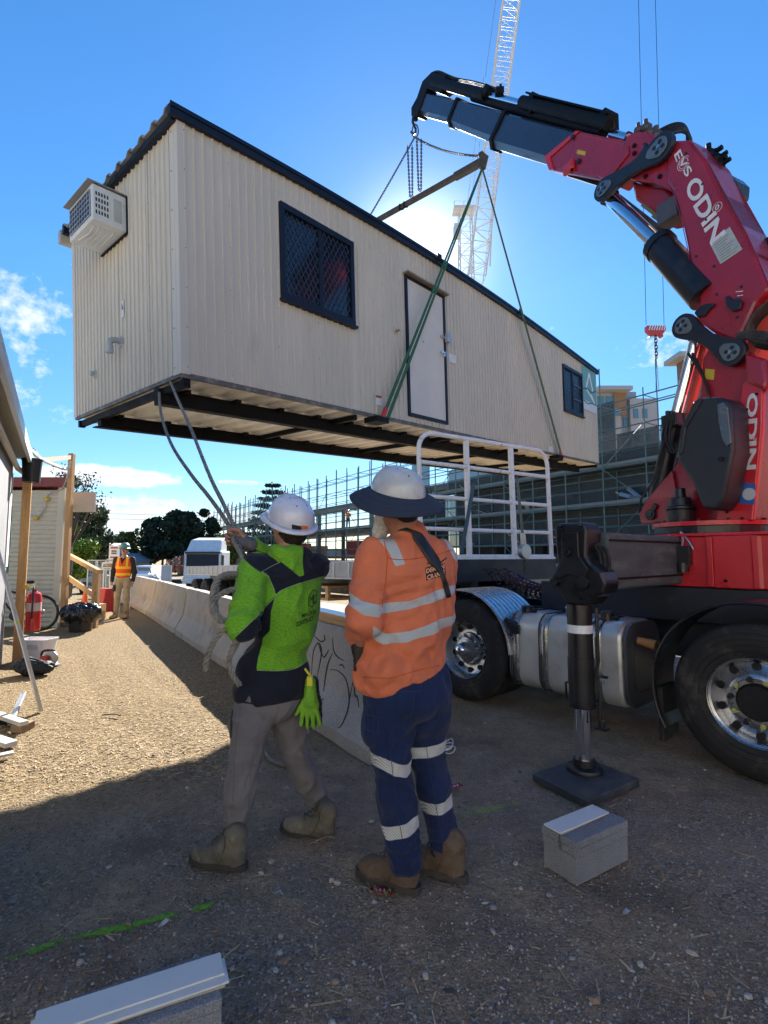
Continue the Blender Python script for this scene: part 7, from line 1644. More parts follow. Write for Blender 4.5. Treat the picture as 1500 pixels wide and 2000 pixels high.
# ------------------------------------------------------------------ small figures
def small_man(name_label, foot, H, facing, top_col, leg_col, hat_col, vest=None, h=.014, arms='down', boots=(.35, .25, .15), skin=m_skin, detail=True):
    root = thing('person', name_label, 'person', foot); f = Vector(facing).normalized(); r = f.cross(Vector((0, 0, 1))).normalized(); up = Vector((0, 0, 1)); s = H / 1.8; B = Vector(foot)
    p = lambda x, y, z: V3(B + (r * x + f * y) * s + up * z * s)
    S = SDF(.03); P, M_ = head_sdf(S, p(0, .0, 1.655), f, s=s); S.c(p(0, -.01, 1.46), p(0, .0, 1.60), .055 * s, .05 * s, .03, 4); S.c(p(-.14, 0, 1.42), p(.14, 0, 1.42), .06 * s, .06 * s, .04, 1); S.c(p(0, 0, 1.4), p(0, 0, 1.0), .11 * s, .11 * s, .05, 1)
    if arms == 'down': LA_ = [p(-.19, 0, 1.42), p(-.25, -.02, 1.13), p(-.24, .06, .88)]; RA_ = [p(.19, 0, 1.42), p(.25, -.02, 1.13), p(.25, .05, .88)]
    else: LA_ = [p(-.19, 0, 1.42), p(-.30, .05, 1.60), p(-.16, .12, 1.78)]; RA_ = [p(.19, 0, 1.42), p(.24, .12, 1.2), p(.12, .3, 1.2)]
    for A in (LA_, RA_):
        S.chain(A, [.045 * s, .037 * s, .025 * s], .02, 2); d = A[2] - A[1]; 
        if detail: fingers(S, A[2], d, (0, 0, .1) + V3(f) , V3(r) * (1 if A is LA_ else -1), 9, .35, s)
        else: S.c(A[2], A[2] + d / np.linalg.norm(d) * .1, .03 * s, .025 * s, .02, 9)
    lg = [[p(-.09, 0, .92), p(-.10, .02, .50), p(-.10, -.01, .10)], [p(.09, 0, .92), p(.11, .03, .50), p(.13, .02, .10)]]
    for A in lg: S.chain(A, [.08 * s, .055 * s, .04 * s], .03, 3)
    V, Fc = sdf_mesh(S, min(h, .009) if detail else h); mesh_obj('body', V, Fc, skin, root, world=True, smooth=True)
    if detail: eyes(P, M_, root, s); hair_cap(P, M_, root, (.05, .035, .025), s)
    Mr = np.array([list(r), list(f), [0, 0, 1]]).T; J = SDF(.05)
    J.e(p(0, 0, 1.28), (.19 * s, .125 * s, .20 * s), Mr, .05, 1); J.e(p(0, 0, 1.05), (.165 * s, .12 * s, .17 * s), Mr, .05, 1); J.c(p(-.13, 0, 1.41), p(.13, 0, 1.41), .075 * s, .075 * s, .05, 1); J.c(p(0, 0, 1.4), p(0, -.01, 1.50), .08 * s, .06 * s, .03, 1)
    for A in (LA_, RA_): J.chain([A[0], A[1], A[1] + (A[2] - A[1]) * .9], [.07 * s, .056 * s, .044 * s], .04, 2)
    cloth(J, 'jacket', M('cloth_%.2f%.2f' % (top_col[0], top_col[1]), top_col, .85, var=.15), root, h, .004, 8, 3)
    Tq = SDF(.03); Tq.e(p(0, 0, .95), (.155 * s, .115 * s, .10 * s), Mr, .04, 1)
    for A in lg: Tq.chain([A[0], A[1], A[2] + V3(up) * .03], [.098 * s, .074 * s, .06 * s], .03, 2)
    cloth(Tq, 'trousers', M('cloth_l%.2f%.2f' % (leg_col[0], leg_col[1]), leg_col, .85, var=.15), root, h, .005, 8, 5)
    if vest:
        Q = SDF(.05); Q.e(p(0, 0, 1.28), (.205 * s, .142 * s, .215 * s), Mr, .05, 1); Q.e(p(0, 0, 1.08), (.185 * s, .14 * s, .16 * s), Mr, .05, 1); Q.c(p(-.10, 0, 1.42), p(.10, 0, 1.42), .085 * s, .085 * s, .05, 1); Q.cut(p(0, 0, .96), V3((0, 0, -1))); Q.cut(p(0, 0, 1.475), V3((0, 0, 1)))
        for sg in (-1, 1): Q.cut(p(.185 * sg, 0, 1.3), V3(r) * sg)
        zz = B.z; yel = lambda V, wi, t: np.maximum(np.maximum(.03 * s - np.abs(V[:, 2] - zz - 1.22 * s), .03 * s - np.abs(V[:, 2] - zz - 1.06 * s)), np.minimum(.022 * s - np.abs(np.abs((V - p(0, 0, 0)) @ V3(r)) - .105 * s), V[:, 2] - zz - 1.22 * s))
        gap = lambda V, wi, t: np.minimum((V - p(0, 0, 0)) @ V3(f), (V[:, 2] - zz - 1.28 * s) * .35 - np.abs((V - p(0, 0, 0)) @ V3(r)))
        cloth(Q, 'vest', zone_mat('vest_' + str(round(vest[1], 2)), vest, [('yellow', (.85, .55, .02)), ('gap', top_col)], .7), root, h, .004, 9, 3, attrs={'yellow': yel, 'gap': gap})
    if detail:
        mb_ = M('boot_tan', boots, .85, var=.2)
        for A, x in zip(lg, (-.10, .13)): boot(root, p(x, -.06, 0), p(x * 1.35, .22, 0), B.z, A[2] + V3(up) * .04, mb_, s=s)
    helmet(root, Vector(p(0, -.005, 1.70)), f, up, M('hat_%.2f%.2f' % (hat_col[0], hat_col[2]), hat_col, .3), s)
    return root
fm = G(238, 1207)
far_man = small_man('workman in orange vest and green hard hat facing the camera beside the barriers', fm, 1.78, (.12, -1, 0), (.02, .018, .02), (.36, .30, .20), (.10, .22, .19), (.85, .10, .02), .011, boots=(.38, .25, .13))
bvp = W(243, 1113, fm.y - .2)
for k, z in enumerate((1.34, 1.20, 1.05)):
    MB().box(fm + Vector((-.262, -.03, z)), (.02, .035, .06)).build('sleeve_print', [M('print_green', (.1, .25, .05)), m_let][k != 1], far_man, world=True)
MB().box(fm + Vector((-.16, -.12, .72)), (.05, .06, .16)).build('phone_pouch', m_black, far_man, world=True, bevel=.01)
# ------------------------------------------------------------------ the rope the green workman holds
HL, HR = GI['lH'], GI['rH']
gl_ = HL + Vector((.03, -.0, .09)); gr_ = HR + Vector((-.075, -.03, .03))
tip1 = CM @ Vector((.02, .46, -.10)); tip2 = CM @ Vector((.02, .40, .0)); tip2 = W(332, 742, (CM @ Vector((0, .3, -.06))).y); tip1 = W(311, 765, (CM @ Vector((0, .5, -.2))).y)
rp = MB()
A = [tip2, W(345, 775, 4.6), W(372, 835, 4.1), W(410, 930, 3.5), W(437, 985, 3.1), W(462, 1040, 2.85), gr_, W(481, 1100, 2.66), gl_, W(482, 1150, 2.62), W(470, 1175, 2.55)]
B_ = [tip1, W(315, 810, 4.7), W(335, 868, 4.2), W(372, 925, 3.7), W(408, 970, 3.3), W(440, 1015, 2.98), W(466, 1062, 2.80), W(474, 1100, 2.68), gl_ + Vector((.01, -.02, -.01)), W(470, 1120, 2.58), W(440, 1122, 2.5), W(424, 1142, 2.45), W(421, 1180, 2.42), W(427, 1205, 2.42), W(445, 1214, 2.45), W(470, 1205, 2.5)]
for pts in (A, B_): rope_mb(rp, spline(pts, 8), .0125, pitch=.085)
C_ = [W(474, 1150, 2.52), W(452, 1152, 2.48), W(424, 1165, 2.42), W(416, 1178, 2.40), W(425, 1200, 2.40), W(440, 1212, 2.41), W(460, 1210, 2.44)]
D_ = [W(460, 1210, 2.44), W(440, 1228, 2.42), W(420, 1250, 2.42), W(406, 1280, 2.44), W(401, 1310, 2.46)]
E_ = [W(482, 1190, 2.42), W(470, 1230, 2.40), W(455, 1265, 2.42), W(447, 1295, 2.44), W(455, 1320, 2.46), W(468, 1338, 2.5)]
F_ = [W(470, 1120, 2.55), W(436, 1124, 2.46), W(420, 1140, 2.42), W(414, 1175, 2.39), W(418, 1200, 2.38), W(435, 1216, 2.40)]
for pts in (C_, D_, E_, F_): rope_mb(rp, spline(pts, 8), .0135, pitch=.085)
o = rp.build('tag_rope', m_rope, loc=tip2, smooth=True); tag(o, 'grey laid tag rope running from the site office corner down to the green workman\'s hands', 'rope')
rp = MB(); gA = G(512, 1460); rope_mb(rp, spline([gA + Vector((-.03, .02, .10)), gA + Vector((.0, 0, .02)), G(530, 1488) + Vector((0, 0, .015)), G(560, 1497) + Vector((0, 0, .015)), G(585, 1490) + Vector((0, 0, .012))], 8), .013)
o = rp.build('rope_tail', m_rope, loc=gA, smooth=True); tag(o, 'short end of rope lying on the ground between the green workman\'s legs', 'rope')
# work gloves clipped at his hip: lime knitted back, black dipped palms
gh = W(606, 1340, 2.70)
gg = thing('work_gloves', 'pair of lime green and black work gloves hanging clipped at the green workman\'s hip', 'gloves', gh)
for k, (dx, dy, m_, ax) in enumerate(((0, 0, M('glove_lime', (.18, .42, .03), .85, var=.15, bump=.4, bs=200), .1), (.012, .03, m_black, -.12))):
    SG = SDF(.012); w = gh + Vector((dx, dy, .02)); SG.c(V3(w), V3(w - Vector((0, 0, .09))), .026, .034, .02, 1)
    SG.e(V3(w - Vector((0, 0, .12))), (.046, .018, .05), None, .02, 1)
    for j, (ox, l) in enumerate(((-.036, .070), (-.013, .085), (.011, .082), (.034, .066))):
        a = w + Vector((ox, 0, -.145)); b = a + Vector((ox * .35 + ax * .05, .0, -l)); SG.c(V3(a), V3(b), .0115, .0095, .006, 1)
    a = w + Vector((-.035, 0, -.10)); SG.c(V3(a), V3(a + Vector((-.032, -.008, -.055))), .013, .010, .008, 1)
    V, Fc = sdf_mesh(SG, .005); mesh_obj('glove', wrinkle(V, Fc, .0025, 30, 3 + k), Fc, m_, gg, world=True, smooth=True)
MB().box(gh + Vector((0, -.01, .03)), (.03, .04, .05)).cyl(gh + Vector((0, 0, .05)), gh + Vector((-.03, 0, .09)), .006).build('glove_clip', M('clip_yellow', (.7, .62, .03), .5), gg, world=True, bevel=.006)
# ================================================================== LEFT SIDE OF THE SITE
def TG(s, w, z=0): return Vector((-5.22, 7.42, 0)) + TD * s - TN * w + ZZ * z        # along the street, away to the left
m_gwall = M('wall_grey', (.22, .22, .23), .7, var=.12, vs=2, bump=.2, dirt=((.16, .16, .16), 2, .6, .5))
shed = thing('site_shed', 'grey walled site shed with a pale metal eave at the left edge', 'shed', TG(0, .3))
def wbox(mb, s0, s1, w0, w1, z0, z1):
    P = [TG(s, w, z) for z in (z0, z1) for s, w in ((s0, w0), (s1, w0), (s1, w1), (s0, w1))]; return mb.add(P, [(3, 2, 1, 0), (4, 5, 6, 7), (0, 1, 5, 4), (1, 2, 6, 5), (2, 3, 7, 6), (3, 0, 4, 7)])
wbox(MB(), -7, -.05, .16, 3, 0, 2.9).build('wall', m_gwall, shed, world=True)
wbox(MB(), -7.2, .05, -.06, -.02, 2.80, 2.95).build('fascia', M('fascia', (.55, .57, .60), .4, .3), shed, world=True); wbox(MB(), -7.2, .05, -.019, 3.2, 2.955, 2.975).build('roof', M('soffit', (.40, .40, .38), .5), shed, world=True)
wbox(MB(), -7.2, .02, -.015, .155, 2.905, 2.95).build('soffit', M('soffit', (.4, .4, .4)), shed, world=True)
wbox(MB(), -.62, -.30, .145, .159, 1.35, 2.35).build('notice', M('notice_wht', (.7, .7, .7), .5), shed, world=True); wbox(MB(), -.26, -.08, .145, .159, 1.25, 2.2).build('exit_sign', M('sign_green', (.02, .33, .16), .5), shed, world=True)
wbox(MB(), -.22, -.12, .135, .144, 1.5, 1.62).build('sign_band', m_let, shed, world=True); wbox(MB(), -.22, -.12, .135, .144, 1.85, 1.97).build('sign_band', m_let, shed, world=True)
o = wbox(MB(), -.02, .085, -.06, .05, 0, 2.79).build('timber_post', m_timber, world=False, bevel=.006, loc=TG(0, 0)); tag(o, 'tall pine post at the end of the grey shed, under its eave', 'post')
o = MB().tube([TG(*q) for q in ((-6, .10, 2.72), (-.3, .10, 2.72), (-.05, .02, 2.68), (.1, -.1, 2.66))], .035, n=8).build('conduit', M('pipe_cream', (.5, .47, .4), .5), loc=TG(0, 0)); tag(o, 'cream pipe running along the top of the grey shed wall', 'pipe')
b_ = W(62, 920, 7.2); t = thing('bucket', 'black bucket hanging from the shed eave beside the pine post', 'bucket', b_)
MB().lathe([(0, -.16), (.105, -.16), (.125, .15), (.135, .15), (.135, .17), (.12, .17), (.11, -.14), (0, -.14)], b_, (0, 0, 1), 24).build('pail', m_black, t, world=True, smooth=True, auto=40); MB().tube(spline([b_ + Vector((-.12, 0, .16)), b_ + Vector((0, 0, .33)), b_ + Vector((.12, 0, .16))], 6), .006, n=5).build('handle', m_steel, t, world=True)
# extinguisher on the post
e_ = TG(.02, -.17, .72); t = thing('fire_extinguisher', 'big red fire extinguisher hung low on the pine post', 'extinguisher', e_)
m_fe = M('extinguisher_red', (.50, .02, .02), .3, var=.1, coat=.3)
MB().lathe([(0, -.30), (.09, -.30), (.095, -.28), (.095, .18), (.08, .23), (.03, .26), (.03, .29), (0, .29)], e_, (0, 0, 1), 24).build('cylinder', m_fe, t, world=True, smooth=True, auto=40); MB().lathe([(.096, -.02), (.0965, -.02), (.0965, .10), (.096, .10)], e_, (0, 0, 1), 24).build('label_band', M('label_pink', (.6, .45, .42), .5), t, world=True)
MB().cyl(e_ + ZZ * .28, e_ + ZZ * .36, .022).bar(e_ + Vector((-.03, -.03, .36)), e_ + Vector((.09, -.05, .38)), .02, .012).bar(e_ + Vector((-.03, -.03, .33)), e_ + Vector((.08, -.05, .32)), .02, .01).build('valve_head', m_zinc, t, world=True)
MB().tube(spline([e_ + Vector((.0, -.02, .33)), e_ + Vector((.06, -.12, .30)), e_ + Vector((.06, -.12, .1)), e_ + Vector((.05, -.11, -.12))], 6), .012, n=7).build('hose', m_rubber, t, world=True, smooth=True); MB().box(e_ + Vector((-.06, -.1, .33)), (.07, .03, .06)).build('tag', M('tag_yellow', (.7, .45, .05), .5), t, world=True)
# white tub, tools, leaning bar, offcuts
g = G(58, 1292); t = thing('storage_tub', 'white plastic tub on the straw beside the pine post', 'tub', g)
q = rrect(.42, .30, .04); V = []; 
for z, s in ((0, .82), (.28, 1.), (.28, 1.06), (.30, 1.06), (.30, .97), (.02, .8)): V += [(g.x + a * s, g.y + .15 + b * s, z) for a, b in q]
n = len(q); Fc = [(i * n + j, i * n + (j + 1) % n, (i + 1) * n + (j + 1) % n, (i + 1) * n + j) for i in range(5) for j in range(n)] + [tuple(range(n - 1, -1, -1)), tuple(range(5 * n, 6 * n))]
mesh_obj('tub_body', V, Fc, M('tub_white', (.75, .77, .80), .35, var=.05), t, world=True, smooth=True, auto=40); MB().box(g + Vector((.0, -.005, .2)), (.2, .006, .05)).build('tub_label', M('tub_grey', (.45, .47, .5), .5), t, world=True)
g = G(65, 1318); t = thing('tool_bag', 'black tool bag lying open on the straw near the white tub', 'bag', g)
S = SDF(.04); S.e(V3(g + ZZ * .09), (.24, .13, .09), None, .04); S.e(V3(g + Vector((-.12, .02, .13))), (.13, .09, .07), None, .05); V, Fc = sdf_mesh(S, .012); mesh_obj('bag_body', wrinkle(V, Fc, .014, 9, 5), Fc, M('bag_black', (.02, .02, .022), .7, bump=.3), t, world=True, smooth=True)
MB().tube(spline([g + Vector((-.18, 0, .15)), g + Vector((-.05, -.05, .22)), g + Vector((.12, 0, .16))], 6), .012, n=6).build('strap', m_rubber, t, world=True, smooth=True)
g = G(95, 1300); t = thing('circular_saw', 'red and black power saw standing beside the tool bag', 'power tool', g)
MB().cyl(g + Vector((-.03, -.08, .09)), g + Vector((-.03, .06, .09)), .055, n=16).build('motor', m_fe, t, world=True, bevel=.01); MB().cyl(g + Vector((.04, -.03, .10)), g + Vector((.04, -.015, .10)), .10, n=24).build('blade', m_steel, t, world=True); MB().box(g + Vector((.02, 0, .02)), (.26, .13, .008)).build('base_plate', m_zinc, t, world=True); MB().tube(spline([g + Vector((-.1, 0, .08)), g + Vector((-.09, 0, .19)), g + Vector((.05, 0, .20)), g + Vector((.08, 0, .15))], 5), .017, n=7).build('handle', m_black, t, world=True, smooth=True)
a = G(80, 1390); b = TG(-1.6, .12, 2.3); b = W(-14, 1040, 4.75)
o = MB().bar(a + ZZ * .01, b, .055, .03).build('leaning_bar', M('alu_bar', (.50, .51, .52), .4, .6, var=.15), bevel=.003, loc=a); tag(o, 'long aluminium straightedge leaning from the straw toward the left edge', 'straightedge')
o = MB().bar(a.lerp(b, .50), a.lerp(b, .515), .057, .032).build('level_vial', M('vial', (.5, .6, .1), .3), o, world=True)
t = thing('timber_offcuts', 'bottom pale offcut of the heap at the left edge', 'offcut', G(10, 1440)); COL.objects.unlink(t); bpy.data.objects.remove(t)
for k, (p, q_, w, h, lb, c) in enumerate([((-40, 1395), (46, 1432), .07, .035, 'long pale painted offcut on top of the left heap', 0), ((-20, 1448), (22, 1462), .09, .04, 'short thick pale offcut at the very left edge', 0), ((-30, 1490), (26, 1478), .06, .02, 'thin white offcut nearest the camera on the left', 0), ((20, 1420), (44, 1386), .045, .045, 'grey metal bracket poking up from the left heap', 1), ((30, 1432), (58, 1420), .10, .06, 'brown timber block at the right of the left heap', 2), ((5, 1412), (40, 1418), .06, .08, 'dark timber block under the left heap', 3)]):
    A, B = G(*p), G(*q_); A.z += .03 + .02 * (k == 0); B.z += .03 + (.12 if k == 3 else 0) + .05 * (k == 0); o = MB().bar(A, B, w, h).build('offcut', [M('offcut_pale', (.62, .60, .52), .6, bump=.2), m_zinc, M('offcut_brown', (.30, .20, .11), .8, bump=.4), m_bk][c], bevel=.004, loc=A); tag(o, lb, 'offcut', 'offcuts heaped at the left edge')
# cream corrugated store with red roof
def cream_shed():
    y0 = 10.9; x1 = W(119, 1100, y0).x; t = thing('cream_store', 'cream horizontally ribbed store with a red roof edge', 'shed', (x1 - 1.5, y0, 0)); m_c = M('cream_rib', (.56, .52, .40), .5, var=.06)
    V = []; z = 0; k = 0
    while z < 2.9: 
        for zz, d in ((z, 0), (z + .03, -.022), (z + .055, -.022), (z + .085, 0)): V += [(x1 - 3.2, y0 + d, zz), (x1 - .12, y0 + d, zz)]
        z += .085 * 1.0 + .012
    n = len(V) // 2; mesh_obj('front_wall', V, [(2 * i, 2 * i + 1, 2 * i + 3, 2 * i + 2) for i in range(n - 1)], m_c, t, world=True)
    MB().b2((x1 - .119, y0 - .03, 0), (x1 + .02, y0 + .1, 2.95)).build('corner_trim', m_c, t, world=True); sk = lambda x, y: (x + (y - y0) * -.70, y); MB().prism([sk(x1 - 3.2, y0 + .11), sk(x1, y0 + .11), sk(x1, y0 + 4.5), sk(x1 - 3.2, y0 + 4.5)], 0, 2.9).build('side_wall', m_c, t, world=True)
    MB().prism([sk(x1 - 3.3, y0 - .12), sk(x1 + .0, y0 - .12), sk(x1 + .02, y0 + 4.6), sk(x1 - 3.3, y0 + 4.6)], 2.96, 3.16).build('roof', M('roof_red', (.22, .035, .03), .5), t, world=True)
    V = spline([W(45, 985, y0 - .05), W(50, 1000, y0 - .05), W(70, 1010, y0 - .05), W(86, 995, y0 - .05), W(95, 965, y0 - .05), W(120, 955, y0 - .06), W(132, 930, y0 - .3), W(138, 902, y0 - .4)], 6)
    o = MB().tube(V, .016, n=6).build('power_cable', M('cable_grey', (.45, .45, .45), .6), loc=V[0], smooth=True); tag(o, 'grey cable looped over the cream store wall', 'cable', 'service cables'); 
    for q_ in ((70, 1012), (91, 975)): MB().sphere(W(*q_, y0 - .07), .05, 8, 6).build('cable_tag', M('tag_yellow', (.7, .5, .05)), o, world=True)
cream_shed()
def post(px, py0, py1, d, w, label, name='timber_post', mat=m_timber):
    a = W(px, py0, d); b = W(px, py1, d); o = MB().b2((a.x - w / 2, d - w / 2, a.z), (a.x + w / 2, d + w / 2, b.z)).build(name, mat, loc=a, bevel=.004); tag(o, label, 'post'); return o
post(123.5, 1215, 886, 10.7, .10, 'pine post at the right corner of the cream store')
P_ = [W(48, 866, 7.4), W(75, 893, 8.6), W(105, 908, 9.8), W(131, 916, 10.6), W(138, 900, 10.7)]
o = MB().tube(spline(P_, 8), .03, n=7).build('service_cable', M('cable_white', (.62, .62, .62), .6), loc=P_[0], smooth=True); tag(o, 'thick pale cable strung from the grey shed to the pine post', 'cable', 'service cables')
o = MB().bar(W(70, 900, 9), W(136, 893, 10.6), .06, .08).build('cable_rail', M('rail_aged', (.45, .38, .28), .7), loc=W(70, 900, 9)); tag(o, 'weathered timber rail between the sheds carrying the cable', 'rail')
a = W(128, 1000, 11.3); b = W(187, 961, 11.3)
o = MB().b2((a.x, 11.28, a.z), (b.x, 11.33, b.z)).build('blank_sign', M('sign_back', (.42, .37, .32), .7, var=.06), loc=a); tag(o, 'blank pale board fixed on the pine post', 'sign')
# stair rail
rl = thing('stair_rail', 'pine handrail with two posts descending from the cream store landing', 'handrail', G(184, 1226)); Bp = G(184, 1226); Ap = Vector((-7.75, 12.5, .35))
for nm, p, zt in (('post', Bp, 1.17), ('post', Ap, 1.54)): MB().b2((p.x - .06, p.y - .05, p.z), (p.x + .06, p.y + .05, zt)).build(nm, m_timber, rl, world=True, bevel=.004)
MB().bar(Vector((Ap.x - .1, Ap.y, 1.60)), Vector((Bp.x + .14, Bp.y - .15, 1.16)), .10, .09).build('top_rail', m_timberx, rl, world=True, bevel=.004); MB().bar(Vector((Ap.x, Ap.y - .06, 1.06)), Vector((Bp.x, Bp.y - .08, .68)), .04, .12).build('mid_rail', m_timberx, rl, world=True)
for k in range(3): MB().b2((-8.6, 10.95 + .5 * k, .0), (-6.15 - .25 * k, 11.4 + .5 * k, .12 + .12 * k)).build('step', M('step_dark', (.10, .09, .08), .8) if k == 0 else m_timberx, rl, world=True)
# bin with black liner
g = G(142, 1236); t = thing('rubbish_bin', 'black bin with a bulging black plastic liner by the stair rail', 'bin', g + Vector((0, .2, 0)))
MB().lathe([(0, 0), (.20, 0), (.25, .40), (.24, .40), (.19, .02), (0, .02)], g + Vector((0, .25, 0)), (0, 0, 1), 24).build('bin_body', m_black, t, world=True, smooth=True, auto=40)
S = SDF(.05); c = V3(g + Vector((0, .25, .34))); S.e(c, (.33, .30, .20), None, .05); S.e(c + [.22, -.02, .06], (.15, .15, .13), None, .06); S.e(c + [-.18, -.05, .02], (.16, .2, .14), None, .06); V, Fc = sdf_mesh(S, .018); V = wrinkle(V, Fc, .03, 7, 5, (1, 1, .4)); mesh_obj('bin_liner', V, Fc, M('liner', (.012, .012, .014), .28, var=.1), t, world=True, smooth=True)
# bicycle
def bicycle():
    c1 = W(78, 1198, 10.35); c1.z = .36; d = Vector((-1, -.12, 0)).normalized(); c2 = c1 + d * 1.08; t = thing('bicycle', 'black mountain bike leaning on the cream store wall', 'bicycle', (c1 + c2) / 2 - ZZ * .36); n = Vector((-d.y, d.x, 0))
    for c in (c1, c2):
        w = MB().tube([c + (d * cos(a) + ZZ * sin(a)) * .335 for a in np.linspace(0, 2 * pi, 40, endpoint=False)], .027, n=8, closed=True).build('tyre', m_rubber, t, world=True, smooth=True)
        sp = MB()
        for k in range(14): a = 2 * pi * k / 14; sp.cyl(c, c + (d * cos(a) + ZZ * sin(a)) * .32, .0018, n=3)
        o = sp.build('spokes', m_steel, w, world=True); o['kind'] = 'stuff'; MB().cyl(c - n * .05, c + n * .05, .025).cyl(c - n * .03, c - n * .028, .08, n=20).build('hub', m_steel, w, world=True)
    bb = c1.lerp(c2, .42) - ZZ * .05; seat = bb + ZZ * .42 - d * .13; head = c2 - d * .28 + ZZ * .48
    fr = MB()
    for a, b in ((bb, seat), (bb, head - ZZ * .1), (seat, head), (seat, c1), (bb, c1), (head + ZZ * .05, c2)): fr.cyl(a, b, .02, n=8)
    fr.build('frame', m_black, t, world=True); MB().cyl(seat, seat + ZZ * .22 - d * .03, .014).build('seat_post', m_steel, t, world=True)
    S = SDF(.02); q = V3(seat + ZZ * .24 - d * .03); S.c(q - V3(d) * .10, q, .06, .045, .02).c(q, q + V3(d) * .14, .04, .018, .02); V, Fc = sdf_mesh(S, .01); V[:, 2] = q[2] + (V[:, 2] - q[2]) * .55; mesh_obj('saddle', V, Fc, m_rubber, t, world=True, smooth=True)
    h = head + ZZ * .13; MB().cyl(h - n * .33, h + n * .33, .013, n=8).cyl(head, h, .016).build('handlebar', m_black, t, world=True); MB().cyl(bb - n * .06, bb + n * .06, .02).cyl(bb + n * .05, bb + n * .053, .09, n=20).build('crank', m_black, t, world=True)
bicycle()

# unseen two-storey offices added behind the camera to bounce warm sunlight into the shade
bo = thing('bounce_offices', 'added row of unseen cream site offices behind the camera, bouncing sunlight', 'portable building', (0, -9, 0), R(-14)); m_co = M('bounce_office_cream', (.66, .58, .44), .6, var=.08)
for k in range(6):
    for j in range(2):
        x = -21 + 7.05 * k; z = .25 + 2.95 * j; o = MB().b2((x, -3, z), (x + 7, 0, z + 2.8)).build('wall', m_co, bo); MB().b2((x - .02, -3.1, z + 2.801), (x + 7.02, .12, z + 2.9)).build('roof', m_navy, o)
        MB().b2((x + .8, .0, z + 1.0), (x + 2.2, .04, z + 2.1)).build('window', m_glass, o); MB().b2((x + 4.6, .0, z + .05), (x + 5.5, .04, z + 2.15)).build('door', m_white, o)
MB().b2((-21, .05, 3.0), (21.2, 1.3, 3.08)).build('walkway', m_zinc, bo)
for k in range(15): MB().cyl((-21 + 3 * k, 1.25, 0), (-21 + 3 * k, 1.25, 4.1), .03, n=8).build('railing_post', m_zinc, bo)
for z in (3.55, 4.08): MB().cyl((-21, 1.25, z), (21.2, 1.25, z), .025, n=8).build('railing', m_zinc, bo)
# ================================================================== BACKGROUND
def FA(s, w, z=0): q = Vector((12.95, 25, 0)) + TD * s + TN * w; return Vector((q.x, q.y, z))      # along the scaffold face, w away from the street
def fbox(mb, s0, s1, w0, w1, z0, z1):
    P = [FA(s, w, z) for z in (z0, z1) for s, w in ((s0, w0), (s1, w0), (s1, w1), (s0, w1))]; return mb.add(P, [(3, 2, 1, 0), (4, 5, 6, 7), (0, 1, 5, 4), (1, 2, 6, 5), (2, 3, 7, 6), (3, 0, 4, 7)])
m_scaf = M('scaffold_steel', (.12, .185, .18), .45, .4, var=.3, vs=3); m_scafp = M('scaffold_deck', (.15, .15, .14), .7, var=.2)
sc = thing('scaffold', 'long green steel tube scaffold along the unfinished building', 'scaffold', FA(30, 0, -.75))
S0, S1 = -9.6, 84; n = int((S1 - S0) / 2.4)
for k in range(n + 1):
    s = S0 + 2.4 * k
    for w in (0, 1.25):
        top = 9.9 + random.choice((0, .3, .6, .9)) + (0 if s > 12 else random.choice((0, .8, 1.4))); a = FA(s, w, -.75); MB().cyl(a, FA(s, w, top), .032 + .0006 * s, n=6).build('standard', m_scaf, sc, world=True)
L = [1.0, 1.55, 2.1, 3.0, 3.55, 4.1, 5.0, 5.55, 6.1, 7.0, 7.55, 8.1, 9.0, 9.5]
for z in L: MB().cyl(FA(S0, 0, z), FA(S1, 0, z), .034, n=6).build('ledger', m_scaf, sc, world=True)
for z in (2.1, 3.1, 4.1, 5.1, 6.1, 7.1, 8.1, 9.5): MB().cyl(FA(S0, 1.25, z), FA(S1, 1.25, z), .030, n=6).build('ledger', m_scaf, sc, world=True)
mb = MB()
for k in range(n + 1):
    for z in (2.1, 4.1, 6.1, 8.1, 9.5): mb.cyl(FA(S0 + 2.4 * k, 0, z), FA(S0 + 2.4 * k, 1.25, z), .026, n=5)
mb.build('transoms', m_scaf, sc, world=True)['kind'] = 'stuff'
for z in (2.15, 4.15, 6.15):
    for k in range(0, n, 3): fbox(MB(), S0 + 2.4 * k + .05, S0 + 2.4 * (k + 3) - .05, .08, 1.15, z, z + .05).build('deck_board', m_scafp, sc, world=True)
    MB().bar(FA(S0, .02, z + .13), FA(S1, .02, z + .13), .02, .16).build('toe_board', M('toe', (.16, .19, .18), .6), sc, world=True) if z > 3 else None
for k in range(1, n, 3):
    for j in range(4): MB().cyl(FA(S0 + 2.4 * (k + (j % 2)), -.03, 2 * j + .1), FA(S0 + 2.4 * (k + 1 - (j % 2)), -.03, 2 * j + 2.1), .026, n=5).build('brace', m_scaf, sc, world=True)
